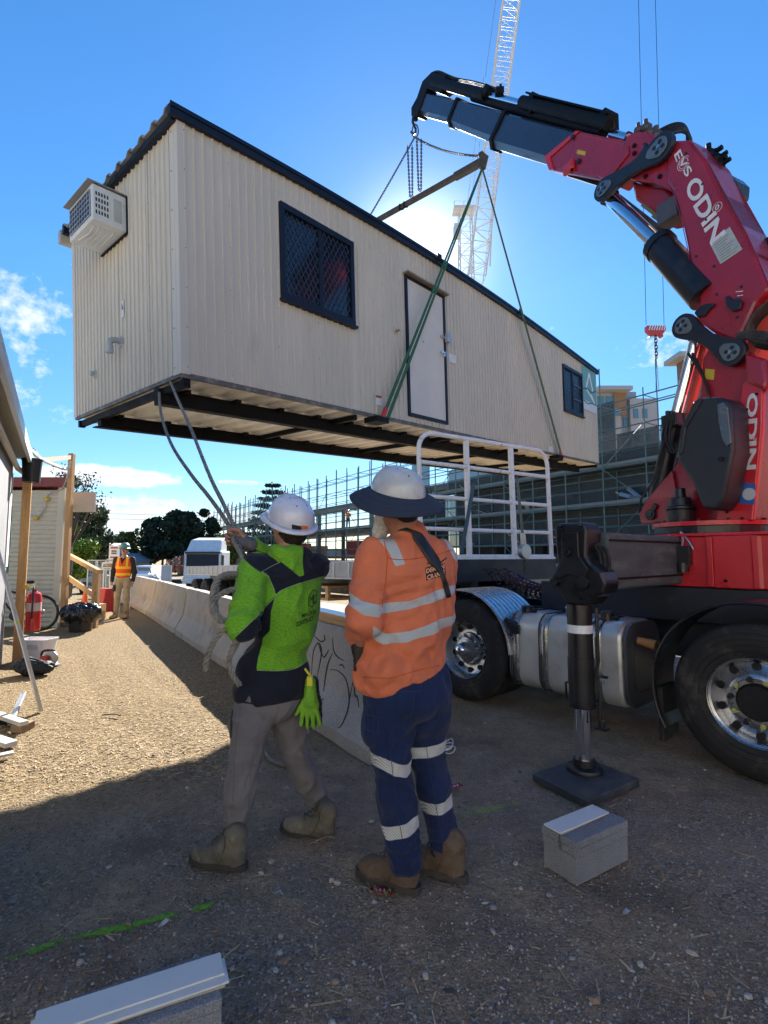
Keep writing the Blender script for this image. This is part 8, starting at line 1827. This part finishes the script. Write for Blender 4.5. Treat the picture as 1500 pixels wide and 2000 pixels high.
# unfinished concrete building
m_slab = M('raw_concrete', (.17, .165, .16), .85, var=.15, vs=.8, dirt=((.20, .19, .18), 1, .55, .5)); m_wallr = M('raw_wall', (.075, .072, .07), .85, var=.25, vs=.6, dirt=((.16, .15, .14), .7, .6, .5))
bd = thing('unfinished_building', 'unfinished concrete apartment building behind the scaffold', 'building', FA(8, 6, -.75))
for z in (1.45, 4.25, 7.05): fbox(MB(), -14, 86, 1.6, 3.4 if z > 5 else 8, z - .28, z).build('floor_slab', m_slab, bd, world=True); fbox(MB(), -14, 24, 8.01, 14, z - .28, z).build('floor_slab', m_slab, bd, world=True)
fbox(MB(), -14, 22, 1.6, 13.8, 7.06, 7.3).build('roof_slab', m_slab, bd, world=True)
for i, z in enumerate((-.75, 1.45, 4.25)):
    h = (1.17, 3.97, 6.77)[i]
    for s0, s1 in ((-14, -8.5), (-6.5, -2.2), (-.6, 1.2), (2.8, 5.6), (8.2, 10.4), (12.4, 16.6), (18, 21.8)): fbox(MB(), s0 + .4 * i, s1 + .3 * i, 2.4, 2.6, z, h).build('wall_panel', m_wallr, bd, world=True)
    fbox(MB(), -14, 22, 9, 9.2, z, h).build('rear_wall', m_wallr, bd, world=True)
    for s in np.arange(24, 86, 6.2): fbox(MB(), s, s + .35, 2.3, 2.6, z, h).build('column', m_slab, bd, world=True)
for s, z in ((-3.2, 5.2), (6.0, 5.0), (1.0, 2.1)): fbox(MB(), s, s + 1.6, 2.1, 2.39, z, z + .25).build('timber_formwork', m_timberx, bd, world=True)
for k in range(9):
    s = 24 + 5 * k; o = fbox(MB(), s, s + 2.2, 2.7, 4.2, 1.46, 2.3 + .4 * (k % 3)).build('material_stack', [M('wrap_white', (.6, .6, .58), .6), M('red_crate', (.5, .04, .03), .5), m_timberx][(k * 5) % 3], loc=FA(s, 3, 1.46)); tag(o, '%s pallet stack on the open floor, %s from the near end' % (['white wrapped', 'red', 'timber'][(k * 5) % 3], ['first', 'second', 'third', 'fourth', 'fifth', 'sixth', 'seventh', 'eighth', 'ninth'][k]), 'pallet stack', 'material stacks on the open floor')
fbox(MB(), -14, 21.9, 1.65, 1.68, -.7, 4.2).build('shade_cloth', M('shade_cloth', (.045, .045, .045), .9, var=.4, vs=1.2), bd, world=True) if False else None
mk = bpy.data.materials.new('scaffold_mesh'); mk.use_nodes = True; nt_ = mk.node_tree; tr_n = nt_.nodes.new('ShaderNodeBsdfTransparent'); mx_n = nt_.nodes.new('ShaderNodeMixShader'); mx_n.inputs[0].default_value = .62; nt_.nodes['Principled BSDF'].inputs['Base Color'].default_value = (.05, .06, .065, 1); nt_.links.new(tr_n.outputs[0], mx_n.inputs[1]); nt_.links.new(nt_.nodes['Principled BSDF'].outputs[0], mx_n.inputs[2]); nt_.links.new(mx_n.outputs[0], nt_.nodes['Material Output'].inputs[0])
for k in range(13):
    for z in (-.6, 2.2, 4.2, 6.2, 8.15):
        if random.random() < (.9 if z < 6 else .75 if z < 8 else .45): MB().bar(FA(S0 + 2.4 * k + 1.2, 1.29, z), FA(S0 + 2.4 * k + 1.2, 1.29, z + 1.9), .012, 2.3, TD).build('shade_mesh', mk, sc, world=True)
for k in range(40):
    s = random.uniform(S0, 20); z = random.choice((2.2, 4.2, 6.2)); l = random.uniform(.5, 2.2); MB().bar(FA(s, random.uniform(.2, 1), z + .06), FA(s + l, random.uniform(.2, 1), z + random.uniform(.06, .9)), .05, random.choice((.05, .2)), TD).build('loose_plank', random.choice([m_timberx, m_scafp, m_zinc]), sc, world=True)
pr_ = MB()
for k in range(70):
    s = random.uniform(-12, 22); i = random.choice((0, 1, 2)); z = (-.75, 1.45, 4.25)[i]; w = random.uniform(3, 7.5); pr_.cyl(FA(s, w, z), FA(s, w, z + 1.95 + .55 * (i > 0)), .04, n=5)
pr_.build('formwork_props', m_scaf, bd, world=True)['kind'] = 'stuff'
# hoarding along the site edge
hb_ = thing('hoarding', 'vertical board hoarding along the foot of the scaffold', 'fence', FA(20, -2, -.75))
for k in range(30): fbox(MB(), -14 + 3 * k + .02, -11 + 3 * k - .02, -2.03, -1.97, -.8, 1.05).build('board_panel', M('hoard_%d' % (k % 3), [(.42, .30, .19), (.45, .36, .26), (.38, .33, .27)][k % 3], .8, var=.25, vs=14, stretch=(3, 3, .1)), hb_, world=True)
# workers on the scaffold
sw = W(680, 1016, 50); small_man('tiny workman in orange top and shorts standing on the scaffold, arms raised', (sw.x, sw.y, 4.2), 1.75, (0, 1, 0), (.80, .18, .03), (.06, .06, .07), (.75, .75, .7), None, .03, 'up', detail=False)
# distant apartments
ap = thing('apartment_block', 'distant apartment block with timber and grey panels above the scaffold', 'apartment building', (26, 62, -1))
def abox(x0, x1, z0, z1, mat, nm, y=60, dy=8): return MB().b2((x0, y, z0), (x1, y + dy, z1)).build(nm, mat, ap, world=True)
m_ag = M('apt_grey', (.30, .33, .36), .7); m_aw = M('apt_white', (.40, .41, .41), .7); m_at = M('apt_timber', (.30, .17, .09), .7, var=.2, stretch=(6, 1, .2)); m_gl = M('apt_glass', (.10, .22, .26), .15, spec=.8)
wx = lambda px, d=60: W(px, 800, d).x; wz = lambda py, d=60: W(750, py, d).z
abox(wx(1166), wx(1212), wz(880), wz(768), m_aw, 'wing'); abox(wx(1198), wx(1222), wz(812), wz(764), m_at, 'timber_panel', 59.8, .19); abox(wx(1212), wx(1252), wz(900), wz(760), m_ag, 'wing', 61, 8); abox(wx(1234), wx(1290), wz(900), wz(776), m_aw, 'wing', 60.4, .59); abox(wx(1160), wx(1226), wz(768), wz(761), m_aw, 'roof', 58.5, 9)
abox(wx(1162), wx(1200), wz(812), wz(806), m_aw, 'balcony', 58.3, 1.6)
for a_, b__ in ((1168, 1180), (1184, 1196)):
    for c_, d_ in ((802, 774), (838, 818)): abox(wx(a_), wx(b__), wz(c_), wz(d_), m_gl, 'window', 59.9, .09)
for a_, c_ in ((1224, 830), (1240, 815), (1258, 815), (1240, 860), (1262, 860)): abox(wx(a_), wx(a_ + 9), wz(c_), wz(c_ - 18), m_gl, 'window', 60.3 if a_ > 1234 else 60.9, .09)
abox(wx(1168), wx(1196), wz(820), wz(812), m_gl, 'balustrade', 58.2, .08)
# a second brick house glimpsed at the right edge
b2_ = thing('brown_building', 'brown clad building glimpsed behind the crane at the right', 'building', (34, 48, -1)); MB().b2((W(1345, 800, 45).x, 45, -1), (W(1620, 800, 45).x, 46.5, W(1400, 700, 45).z)).build('wall', M('brown_clad', (.20, .13, .10), .8, var=.2, stretch=(8, 1, .2)), b2_, world=True)
MB().b2((W(1338, 800, 44).x, 44.4, W(1400, 700, 45).z + .01), (W(1620, 800, 45).x + 1, 47, W(1400, 695, 45).z + .2)).build('roof', m_aw, b2_, world=True)
# tower crane
m_tc = M('crane_white', (.70, .72, .74), .5, var=.08)
def lattice(A, B, w0, w1, nb, nm, parent, r=.09, mat=m_tc, tri=False):
    A, B = Vector(A), Vector(B); x, y, d = frame(B - A, (0, 1, 0)); mb = MB(); cs = [(-1, -1), (1, -1), (1, 1), (-1, 1)]
    P = lambda i, c: A.lerp(B, i / nb) + (x * c[0] + y * c[1]) * ((w0 + (w1 - w0) * i / nb) / 2)
    for c in cs: mb.cyl(P(0, c), P(nb, c), r, n=5)
    for i in range(nb):
        for j in range(4):
            a, b = cs[j], cs[(j + 1) % 4]; mb.cyl(P(i, a), P(i, b), r * .55, n=4); mb.cyl(P(i, a) if i % 2 else P(i, b), P(i + 1, b) if i % 2 else P(i + 1, a), r * .55, n=4)
    return mb.build(nm, mat, parent, world=True)
D_ = 66; tcr = thing('tower_crane', 'white luffing tower crane with its lattice jib raised behind the site office', 'tower crane', (W(915, 600, D_).x, D_, -1))
Wd = lambda px, py, d=D_: W(px, py, d)
lattice(Wd(930, 545), Wd(1006, -60), 2.2, 2.3, 30, 'jib', tcr); lattice(Wd(916, 800), Wd(908, 412), 2.2, 1.6, 16, 'mast', tcr)
mb = MB(); a = Wd(906, 405)
for dx in (-1.3, 0, 1.3):
    mb.cyl(a + Vector((dx, 0, -.4)), a + Vector((dx, 0, .9)), .06, n=5)
for z in (.2, .9): mb.cyl(a + Vector((-1.3, 0, z)), a + Vector((1.3, 0, z)), .05, n=5)
mb.box(a - ZZ * .5, (2.9, 2, .25)); mb.build('platform', m_tc, tcr, world=True); MB().box(Wd(893, 452), (.9, 1.2, 1.6)).build('winch_cabin', m_tc, tcr, world=True)
for k, (p, q_) in enumerate((((912, 405), (945, 150)), ((918, 405), (952, 180)), ((948, 150), (974, -40)))): MB().cyl(Wd(*p), Wd(*q_), .035, n=4).build('pendant_rope', m_zinc, tcr, world=True)
MB().cyl(Wd(957, 520), Wd(965, 330), .12, n=5).build('ladder', m_tc, tcr, world=True)
# second crane's hook, its jib out of frame overhead
hx = thing('crane_hook_block', 'red and white striped hook block hanging on two crane ropes', 'hook block', W(1280, 650, 38)); h_ = W(1280, 649, 38)
MB().prism([(-.72, .45), (.72, .45), (.72, .1), (.45, -.22), (.5, -.4), (.38, -.4), (.28, -.25), (-.28, -.25), (-.38, -.4), (-.5, -.4), (-.45, -.22), (-.72, .1)], -.2, .2, Matrix.Translation(h_) @ Matrix.Rotation(pi / 2, 4, 'X')).build('block', M('hook_red', (.55, .06, .06), .5), hx, world=True)
for k in range(7): x = -.62 + .19 * k; MB().prism([(x, .08), (x + .08, .08), (x + .2, .44), (x + .12, .44)], 0, .01, Matrix.Translation(h_ + Vector((0, -.202, 0))) @ Matrix.Rotation(pi / 2, 4, 'X')).build('stripe', m_let, hx, world=True)
for p, q_ in ((1240, 1262), (1272, 1297)): MB().cyl(W(p, -300, 38), W(q_, 634, 38), .022, n=4).build('hoist_rope', m_bk, hx, world=True)
chain_mb(MB(), [h_ - ZZ * .3, W(1282, 700, 38)], .35, .04, .2).build('swivel', m_chain, hx, world=True)
for dx in (-.12, .12): MB().cyl(W(1282, 700, 38), W(1284, 765, 38) + Vector((dx, 0, 0)), .03, n=4).build('sling_chain', m_zinc, hx, world=True)
# ------------------------------------------------------------------ trees
def leafmat(nm, c): 
    m = M('leaf_' + nm, c, .6, var=.45, vs=.9, spec=.3); b = m.node_tree.nodes['Principled BSDF']; return m
def tree(x, y, h, w, col, label, n=2600, leaf=.28, shape='round', trunk=.18, seed=0, cat='tree', z0=None, bot=.22, name='tree'):
    rg = np.random.default_rng(seed); z0 = gz(x, y) if z0 is None else z0; t = thing(name, label, cat, (x, y, z0))
    mb = MB(); mb.tube(spline([(0, 0, 0), (.02 * h, 0, h * .3), (-.01 * h, .01 * h, h * (.55 if shape == 'round' else .95))], 4), 0, n=7, radii=[h * .028 * (1 - .75 * i / 8) for i in range(9)])
    C = []
    if shape == 'round':
        for k in range(26):
            a = rg.uniform(0, 6.28); r = w * .5 * sqrt(rg.uniform(.03, 1)) * .78; zz = h * (bot + (1 - bot) * rg.uniform(.08, .93)); r *= sqrt(max(.1, 1 - ((zz / h - .5) / .62) ** 2)); C.append((r * cos(a), r * sin(a), zz, w * rg.uniform(.07, .20)))
            mb.cyl((0, 0, h * .28 + .2 * (zz - h * .3)), (r * cos(a), r * sin(a), zz), h * .008, h * .003, 5)
    else:
        for k in range(11):
            zz = h * (.12 + .86 * k / 11); rr = w * .5 * (1 - k / 11.5) ** .8
            for j in range(7): a = 2 * pi * j / 7 + k; mb.cyl((0, 0, zz), (rr * cos(a), rr * sin(a), zz + .1 * rr), .05, .02, 4); C += [(rr * f * cos(a), rr * f * sin(a), zz + .1 * rr * f, rr * .24 + .18) for f in (.35, .6, .85, 1.)]
    mb.build('trunk', M('bark', (.10, .075, .055), .9), t); C = np.array(C); i = rg.integers(0, len(C), n); d = rg.normal(size=(n, 3)); d /= np.linalg.norm(d, axis=1)[:, None]; R_ = C[i, 3] * rg.uniform(.45, 1.08, n)
    P = C[i, :3] + d * R_[:, None] * ([1, 1, .8] if shape == 'round' else [1, 1, .4]); u = rg.normal(size=(n, 3)); u /= np.linalg.norm(u, axis=1)[:, None]; v = np.cross(u, rg.normal(size=(n, 3))); v /= np.linalg.norm(v, axis=1)[:, None]; s = leaf * rg.uniform(.5, 1.2, n)[:, None]
    V = np.stack([P - u * s, P + v * s * .6, P + u * s, P - v * s * .6], 1).reshape(-1, 3); Fc = np.arange(4 * n).reshape(n, 4)
    ms = [leafmat('%s%d' % (str(col), k), tuple(c * f for c in col)) for k, f in enumerate((.7, 1, 1.45))]; mesh_obj('crown', V, Fc, parent=t, mats=ms, mi=rg.integers(0, 3, n))
def TP_(px, d): return W(px, 1085, d).x
TR = 'trees beyond the street'
for k, (px, d, h, w, col, lb, n_, lf) in enumerate([
    (352, 62, 8.3, 5.6, (.018, .035, .022), 'tall dense dark evergreen behind the white truck', 7000, .30), (316, 60, 6.6, 5.6, (.02, .04, .024), 'lower dark evergreen left of the tall dark one', 4500, .28), (384, 66, 8.2, 6.4, (.018, .038, .02), 'dark evergreen right of the tall dark one, behind the scaffold end', 4500, .28), (285, 64, 4.5, 5, (.022, .045, .025), 'small dark rounded evergreen at the left of the dark group', 2600, .26),
    (140, 26, 3.6, 2.6, (.13, .20, .02), 'bright yellow green bushy tree behind the stair rail', 4200, .10), (172, 40, 6.0, 4.6, (.07, .09, .035), 'olive green gum tree under the blank sign', 4500, .17), (128, 36, 5.8, 4.0, (.06, .085, .03), 'olive gum tree half hidden by the cream store', 3000, .17), (235, 60, 5.2, 7.5, (.07, .10, .03), 'spreading green tree above the far workman', 3600, .24),
    (205, 64, 4.4, 5.0, (.06, .09, .03), 'green tree between gum tree and spreading tree', 2400, .24), (440, 78, 5.5, 6.0, (.20, .19, .03), 'yellow leaved tree seen through the scaffold', 2400, .26), (20, 45, 6, 9, (.05, .07, .03), 'green tree mostly hidden behind the left sheds', 2400, .24)]):
    tree(TP_(px, d), d, h, w, col, lb, int(n_ * 1.15), lf * 1.2, seed=k + 3)
tree(TP_(530, 84), 84, 15.2, 10.5, (.022, .045, .028), 'tall tiered pine seen through the scaffold left of the hard hats', 9000, .26, 'pine', seed=40, name='pine_tree')
# fine gum branch crown above the cream store
tree(TP_(133, 22), 22, 5.4, 3.4, (.09, .10, .05), 'thin wispy gum crown rising over the cream store roof', 1500, .07, seed=77, bot=.66)
# far houses, vehicles, signs and fences on the street
def house(px, d, w, h, col, rc, label):
    x = TP_(px, d); z = gz(x, d); t = thing('house', label, 'house', (x, d, z)); MB().b2((x - w / 2, d, z), (x + w / 2, d + 6, z + h)).build('wall', M('hw' + label[:5], col, .8), t, world=True)
    MB().prism([(-w / 2 - .4, 0), (w / 2 + .4, 0), (w / 4, h * .55), (-w / 4, h * .55)], -.3, 6.3, Matrix(((1, 0, 0, x), (0, 0, 1, d), (0, 1, 0, z + h + .01), (0, 0, 0, 1)))).build('roof', M('hr' + label[:5], rc, .7), t, world=True)
    for k in (-.3, .15): MB().b2((x + w * k, d - .03, z + .9), (x + w * k + .9, d - .001, z + 1.9)).build('window', m_glass, t, world=True)
house(192, 52, 5.0, 1.6, (.5, .5, .5), (.25, .26, .28), 'grey roofed house behind the far workman'); house(160, 50, 2.6, 2.3, (.6, .6, .6), (.4, .4, .42), 'white gabled house left of the grey roofed one')
def car(px, d, col, label, ang=0.2):
    x = TP_(px, d); t = thing('parked_car', label, 'car', (x, d, gz(x, d)), ang, 'cars on the street'); mb = MB(); c = M('car' + label[:6], col, .3, coat=.4)
    V = []; pr = [(-.9, .28), (-.92, .8), (-.85, .95), (-.68, 1.45), (-.6, 1.5), (.6, 1.5), (.68, 1.45), (.85, .95), (.92, .8), (.9, .28)]; sec = [(0, .86, .0), (.12, 1, .02), (1.0, 1, 0.), (4.2, 1, 0), (4.35, .9, 0)]
    for y, s, q in sec:
        for a, b in pr: V.append((a * s, y, b if y > .5 or b < 1 else .98))
    m = len(pr); Fc = [(i * m + j, i * m + j + 1, (i + 1) * m + j + 1, (i + 1) * m + j) for i in range(len(sec) - 1) for j in range(m - 1)] + [tuple(range(m)), tuple(range(len(sec) * m - 1, (len(sec) - 1) * m - 1, -1))]
    mesh_obj('body', V, Fc, c, t, smooth=True, auto=30); MB().prism([(-.78, 1.0), (.78, 1.0), (.62, 1.42), (-.62, 1.42)], -.5, -.47, Matrix(((1, 0, 0, 0), (0, 0, -1, 0), (0, 1, 0, 0), (0, 0, 0, 1)))).build('windscreen', m_glass, t); MB().b2((-.5, -.03, .45), (.5, .0, .7)).build('grille', m_black, t)
    for sx in (-1, 1): MB().b2((sx * .72 - .14, -.02, .68), (sx * .72 + .14, .03, .82)).build('headlight', M('lamp', (.8, .8, .8), .1), t); [MB().cyl((sx * .78, y, .33), (sx * .95, y, .33), .33, n=18).build('wheel', m_rubber, t) for y in (.8, 3.5)]
car(271, 36, (.75, .76, .78), 'white car facing the camera right of the far workman'); car(183, 30, (.30, .36, .42), 'blue grey car with dark windscreen behind the stair rail', .1); car(230, 48, (.1, .1, .11), 'dark car far up the street behind the far workman')
# notices by the far workman
def board(px0, px1, py0, py1, d, label, lines, col=(.72, .66, .66)):
    a = W(px0, py1, d); b = W(px1, py0, d); g0 = gz(a.x, d); t = thing('notice_board', label, 'sign', ((a.x + b.x) / 2, d, g0), group='site notices'); MB().b2((a.x, d - .02, a.z), (b.x, d + .02, b.z)).build('panel', M('bd' + label[:5], col, .6), t, world=True)
    for x in (a.x + .05, b.x - .05): MB().b2((x - .02, d + .021, g0), (x + .02, d + .06, b.z)).build('leg', m_zinc, t, world=True)
    for k, (z, w, c) in enumerate(lines): MB().b2((a.x + (b.x - a.x) * (.5 - w / 2), d - .028, a.z + (b.z - a.z) * z), (a.x + (b.x - a.x) * (.5 + w / 2), d - .0205, a.z + (b.z - a.z) * (z + .07))).build('print', c, t, world=True)
m_pr = M('print_red', (.35, .05, .08), .6); m_pk = M('print_dark', (.08, .08, .09), .6)
board(212, 234, 1065, 1108, 17.5, 'pale notice board with red headings behind the far workman', [(.85, .7, m_pr), (.70, .5, m_pk), (.60, .5, m_pk), (.42, .7, m_pr), (.28, .5, m_pk)])
board(199, 221, 1098, 1113, 15.5, 'low white sign on the mesh fence left of the far workman', [(.40, .8, m_pk), (.10, .6, m_pk)], (.62, .60, .55)); t = [o for o in bpy.data.objects if o.get('label', '').startswith('low white sign')][0]
A_, B2 = W(201, 1104, 15.4), W(219, 1104, 15.4); fit_text('ACCESS', W(201.5, 1104, 15.46), W(219, 1104, 15.46), .09, Vector((0, -1, 0)), m_pk, t, bold=.02)
# mesh fence panels, red water barrier, cone
fn = thing('mesh_fence', 'temporary mesh fence across the site entrance by the far workman', 'fence', (W(190, 1100, 16).x, 16, -.05)); z0 = -.05
for k, (p, q_) in enumerate(((172, 190), (190, 208), (208, 226), (226, 240))):
    a = W(p, 1085, 16); b = W(q_, 1085, 16); mb = MB(); [mb.cyl((x, 16, z0), (x, 16, 1.35), .02, n=6) for x in (a.x + .02, b.x - .02)]; [mb.cyl((a.x, 16, z), (b.x, 16, z), .02, n=6) for z in (.1, 1.35)]; f_ = mb.build('fence_panel', m_zinc, fn, world=True)
    mb = MB(); [mb.cyl((x, 16, .1), (x, 16, 1.35), .004, n=3) for x in np.arange(a.x, b.x, .05)]; [mb.cyl((a.x, 16, z), (b.x, 16, z), .004, n=3) for z in np.arange(.2, 1.3, .12)]; mb.build('mesh_wire', m_zinc, f_, world=True)['kind'] = 'stuff'
g = W(203, 1160, 14.0); g.z = 0; o = MB().prism([(-.28, 0), (.28, 0), (.16, .35), (.13, .62), (-.13, .62), (-.16, .35)], -.2, .2, Matrix.Translation(g) @ Matrix.Rotation(R(70), 4, 'Z') @ Matrix.Rotation(pi / 2, 4, 'X')).build('water_barrier', M('barrier_red', (.40, .03, .03), .5), loc=g, bevel=.02); tag(o, 'red plastic barrier at the far end of the concrete row', 'barrier')
g = W(167, 1140, 15); g.z = 0; o = MB().cyl(g, g + ZZ * .02, .2, n=4).cyl(g + ZZ * .02, g + ZZ * .5, .12, .03, 14).build('traffic_cone', M('cone', (.7, .12, .02), .6), loc=g); tag(o, 'orange traffic cone seen through the stair rail', 'cone')
# light poles and street lamp
for px, d, h, lb in ((212, 50, 4.6, 'pale steel pole behind the notice board'), (205, 90, 9, 'slim dark pole far up the street'), (286, 75, 3.6, 'grey pole right of the white car')): x = TP_(px, d); z = gz(x, d); o = MB().cyl((x, d, z), (x, d, z + h), .12, .09, 8).build('pole', m_zinc, loc=(x, d, z)); tag(o, lb, 'pole')
# white truck with raised roof fairing
def white_truck():
    x = TP_(396, 33); z = -.75; z += .12; t = thing('parked_truck', 'white truck cab with tall roof fairing facing the camera behind the trailer', 'truck', (x, 33, z), R(3)); w = M('cab_white', (.72, .74, .76), .35, coat=.2)
    MB().b2((-1.2, 0, .55), (1.2, 2.2, 2.42)).build('cab', w, t, bevel=.10, bseg=3)
    V = []; pr = [(-1.12, 0, 0), (-1.05, .5, .55), (-1.0, 1.1, .95), (-.98, 2.1, 1.0)]; V = [(sx * -a * (1 if 1 else 0), y, 2.43 + zz) for sx in (-1, 1) for a, y, zz in pr] + [(sx * -a, 2.1, 2.43) for sx in (-1, 1) for a, y, zz in pr[:1]] + [(-1.12, 0, 2.43), (1.12, 0, 2.43)]
    MB().add([(-1.1, .1, 2.42), (1.1, .1, 2.42), (1.0, .7, 3.15), (-1.0, .7, 3.15), (.95, 2.1, 3.35), (-.95, 2.1, 3.35), (1.0, 2.1, 2.42), (-1.0, 2.1, 2.42)], [(0, 1, 2, 3), (3, 2, 4, 5), (1, 6, 4, 2), (0, 3, 5, 7), (5, 4, 6, 7)]).build('roof_fairing', w, t, bevel=.08)
    MB().b2((-1.02, -.03, 1.45), (1.02, -.004, 2.22)).build('windscreen', M('windscreen_dark', (.02, .03, .045), .5, spec=.2), t, bevel=.02); MB().b2((-1.1, -.12, 2.24), (1.1, .02, 2.38)).build('sun_visor', m_black, t); MB().b2((-.8, -.04, .95), (.8, -.002, 1.32)).build('grille', M('grille_grey', (.2, .2, .2), .5), t); MB().b2((-1.22, -.1, .35), (1.22, .1, .75)).build('bumper', w, t, bevel=.04)
    for sx in (-1, 1): MB().b2((sx * 1.28 - .07, -.1, 1.5), (sx * 1.28 + .07, .0, 2.15)).build('mirror', m_black, t); MB().b2((sx * .95 - .15, -.13, .5), (sx * .95 + .15, -.101, .68)).build('headlight', M('lamp', (.8, .8, .8)), t); MB().cyl((sx * .85, .9, .5), (sx * 1.15, .9, .5), .5, n=20).build('wheel', m_rubber, t)
    MB().b2((-1.2, 2.6, 1.0), (1.2, 9, 1.15)).build('tray', m_frame, t)
    x = TP_(340, 42); t = thing('loaded_trailer', 'rusty red flatbed trailer with scrap behind the white truck', 'trailer', (x, 42, z), R(20)); MB().b2((-1.4, 0, .95), (1.2, 9, 1.2)).build('deck', M('deck_red', (.22, .04, .03), .7), t)
    for k in range(3): MB().cyl((-1.3, 1.2 + 1.3 * k, .5), (-1.0, 1.2 + 1.3 * k, .5), .5, n=18).build('wheel', m_rubber, t); MB().cyl((.9, 1.2 + 1.3 * k, .5), (1.2, 1.2 + 1.3 * k, .5), .5, n=18).build('wheel', m_rubber, t)
    S = SDF(.1); S.e((0, 3, 1.3), (1.1, 3.5, .5), None, .1); V, Fc = sdf_mesh(S, .12); o = mesh_obj('scrap_load', wrinkle(V, Fc, .3, 2.5, 2), Fc, M('scrap', (.25, .14, .10), .8, .3, var=.5, vs=5), loc=None); o.location = (x, 42, z); tag(o, 'rough scrap load piled on the red flatbed trailer', 'load', kind='stuff')
white_truck()
q = W(345, 1088, 40); small_man('distant workman in orange on the rusty trailer load', (q.x, 42.5, .9), 1.3, (0, -1, 0), (.75, .14, .04), (.1, .08, .08), (.6, .6, .55), None, .04, detail=False)
for k, (px, d) in enumerate(((322, 34), (331, 33.5))): x = TP_(px, d); o = MB().b2((x - .16, d - .1, -.7), (x + .16, d + .1, .85)).build('fence_stack', M('stack_grey', (.45, .47, .5), .5, .3), loc=(x, d, -.7)); tag(o, ['left', 'right'][k] + ' stack of upright grey fence panels beside the trailer', 'fence stack', 'stacks of fence panels')
x = TP_(300, 34); S = SDF(.1); S.e((x, 34, -.25), (.5, .5, .5), None); V, Fc = sdf_mesh(S, .06); o = mesh_obj('bulk_bag', wrinkle(V, Fc, .06, 3, 2), Fc, M('bag_white', (.6, .6, .58), .7), loc=(x, 34, -.7), smooth=True); tag(o, 'white bulk bag standing on the street by the white car', 'bag')
wf_ = thing('power_lines', 'thin power lines crossing low over the distant trees', 'power line', (-40, 95, 0))
for z in (9.2, 10.2, 6.2): MB().tube(catenary((-75, 95, z), (20, 120, z + 1.5), 1.2, 14), .035, n=4).build('wire', m_bk, wf_, world=True)
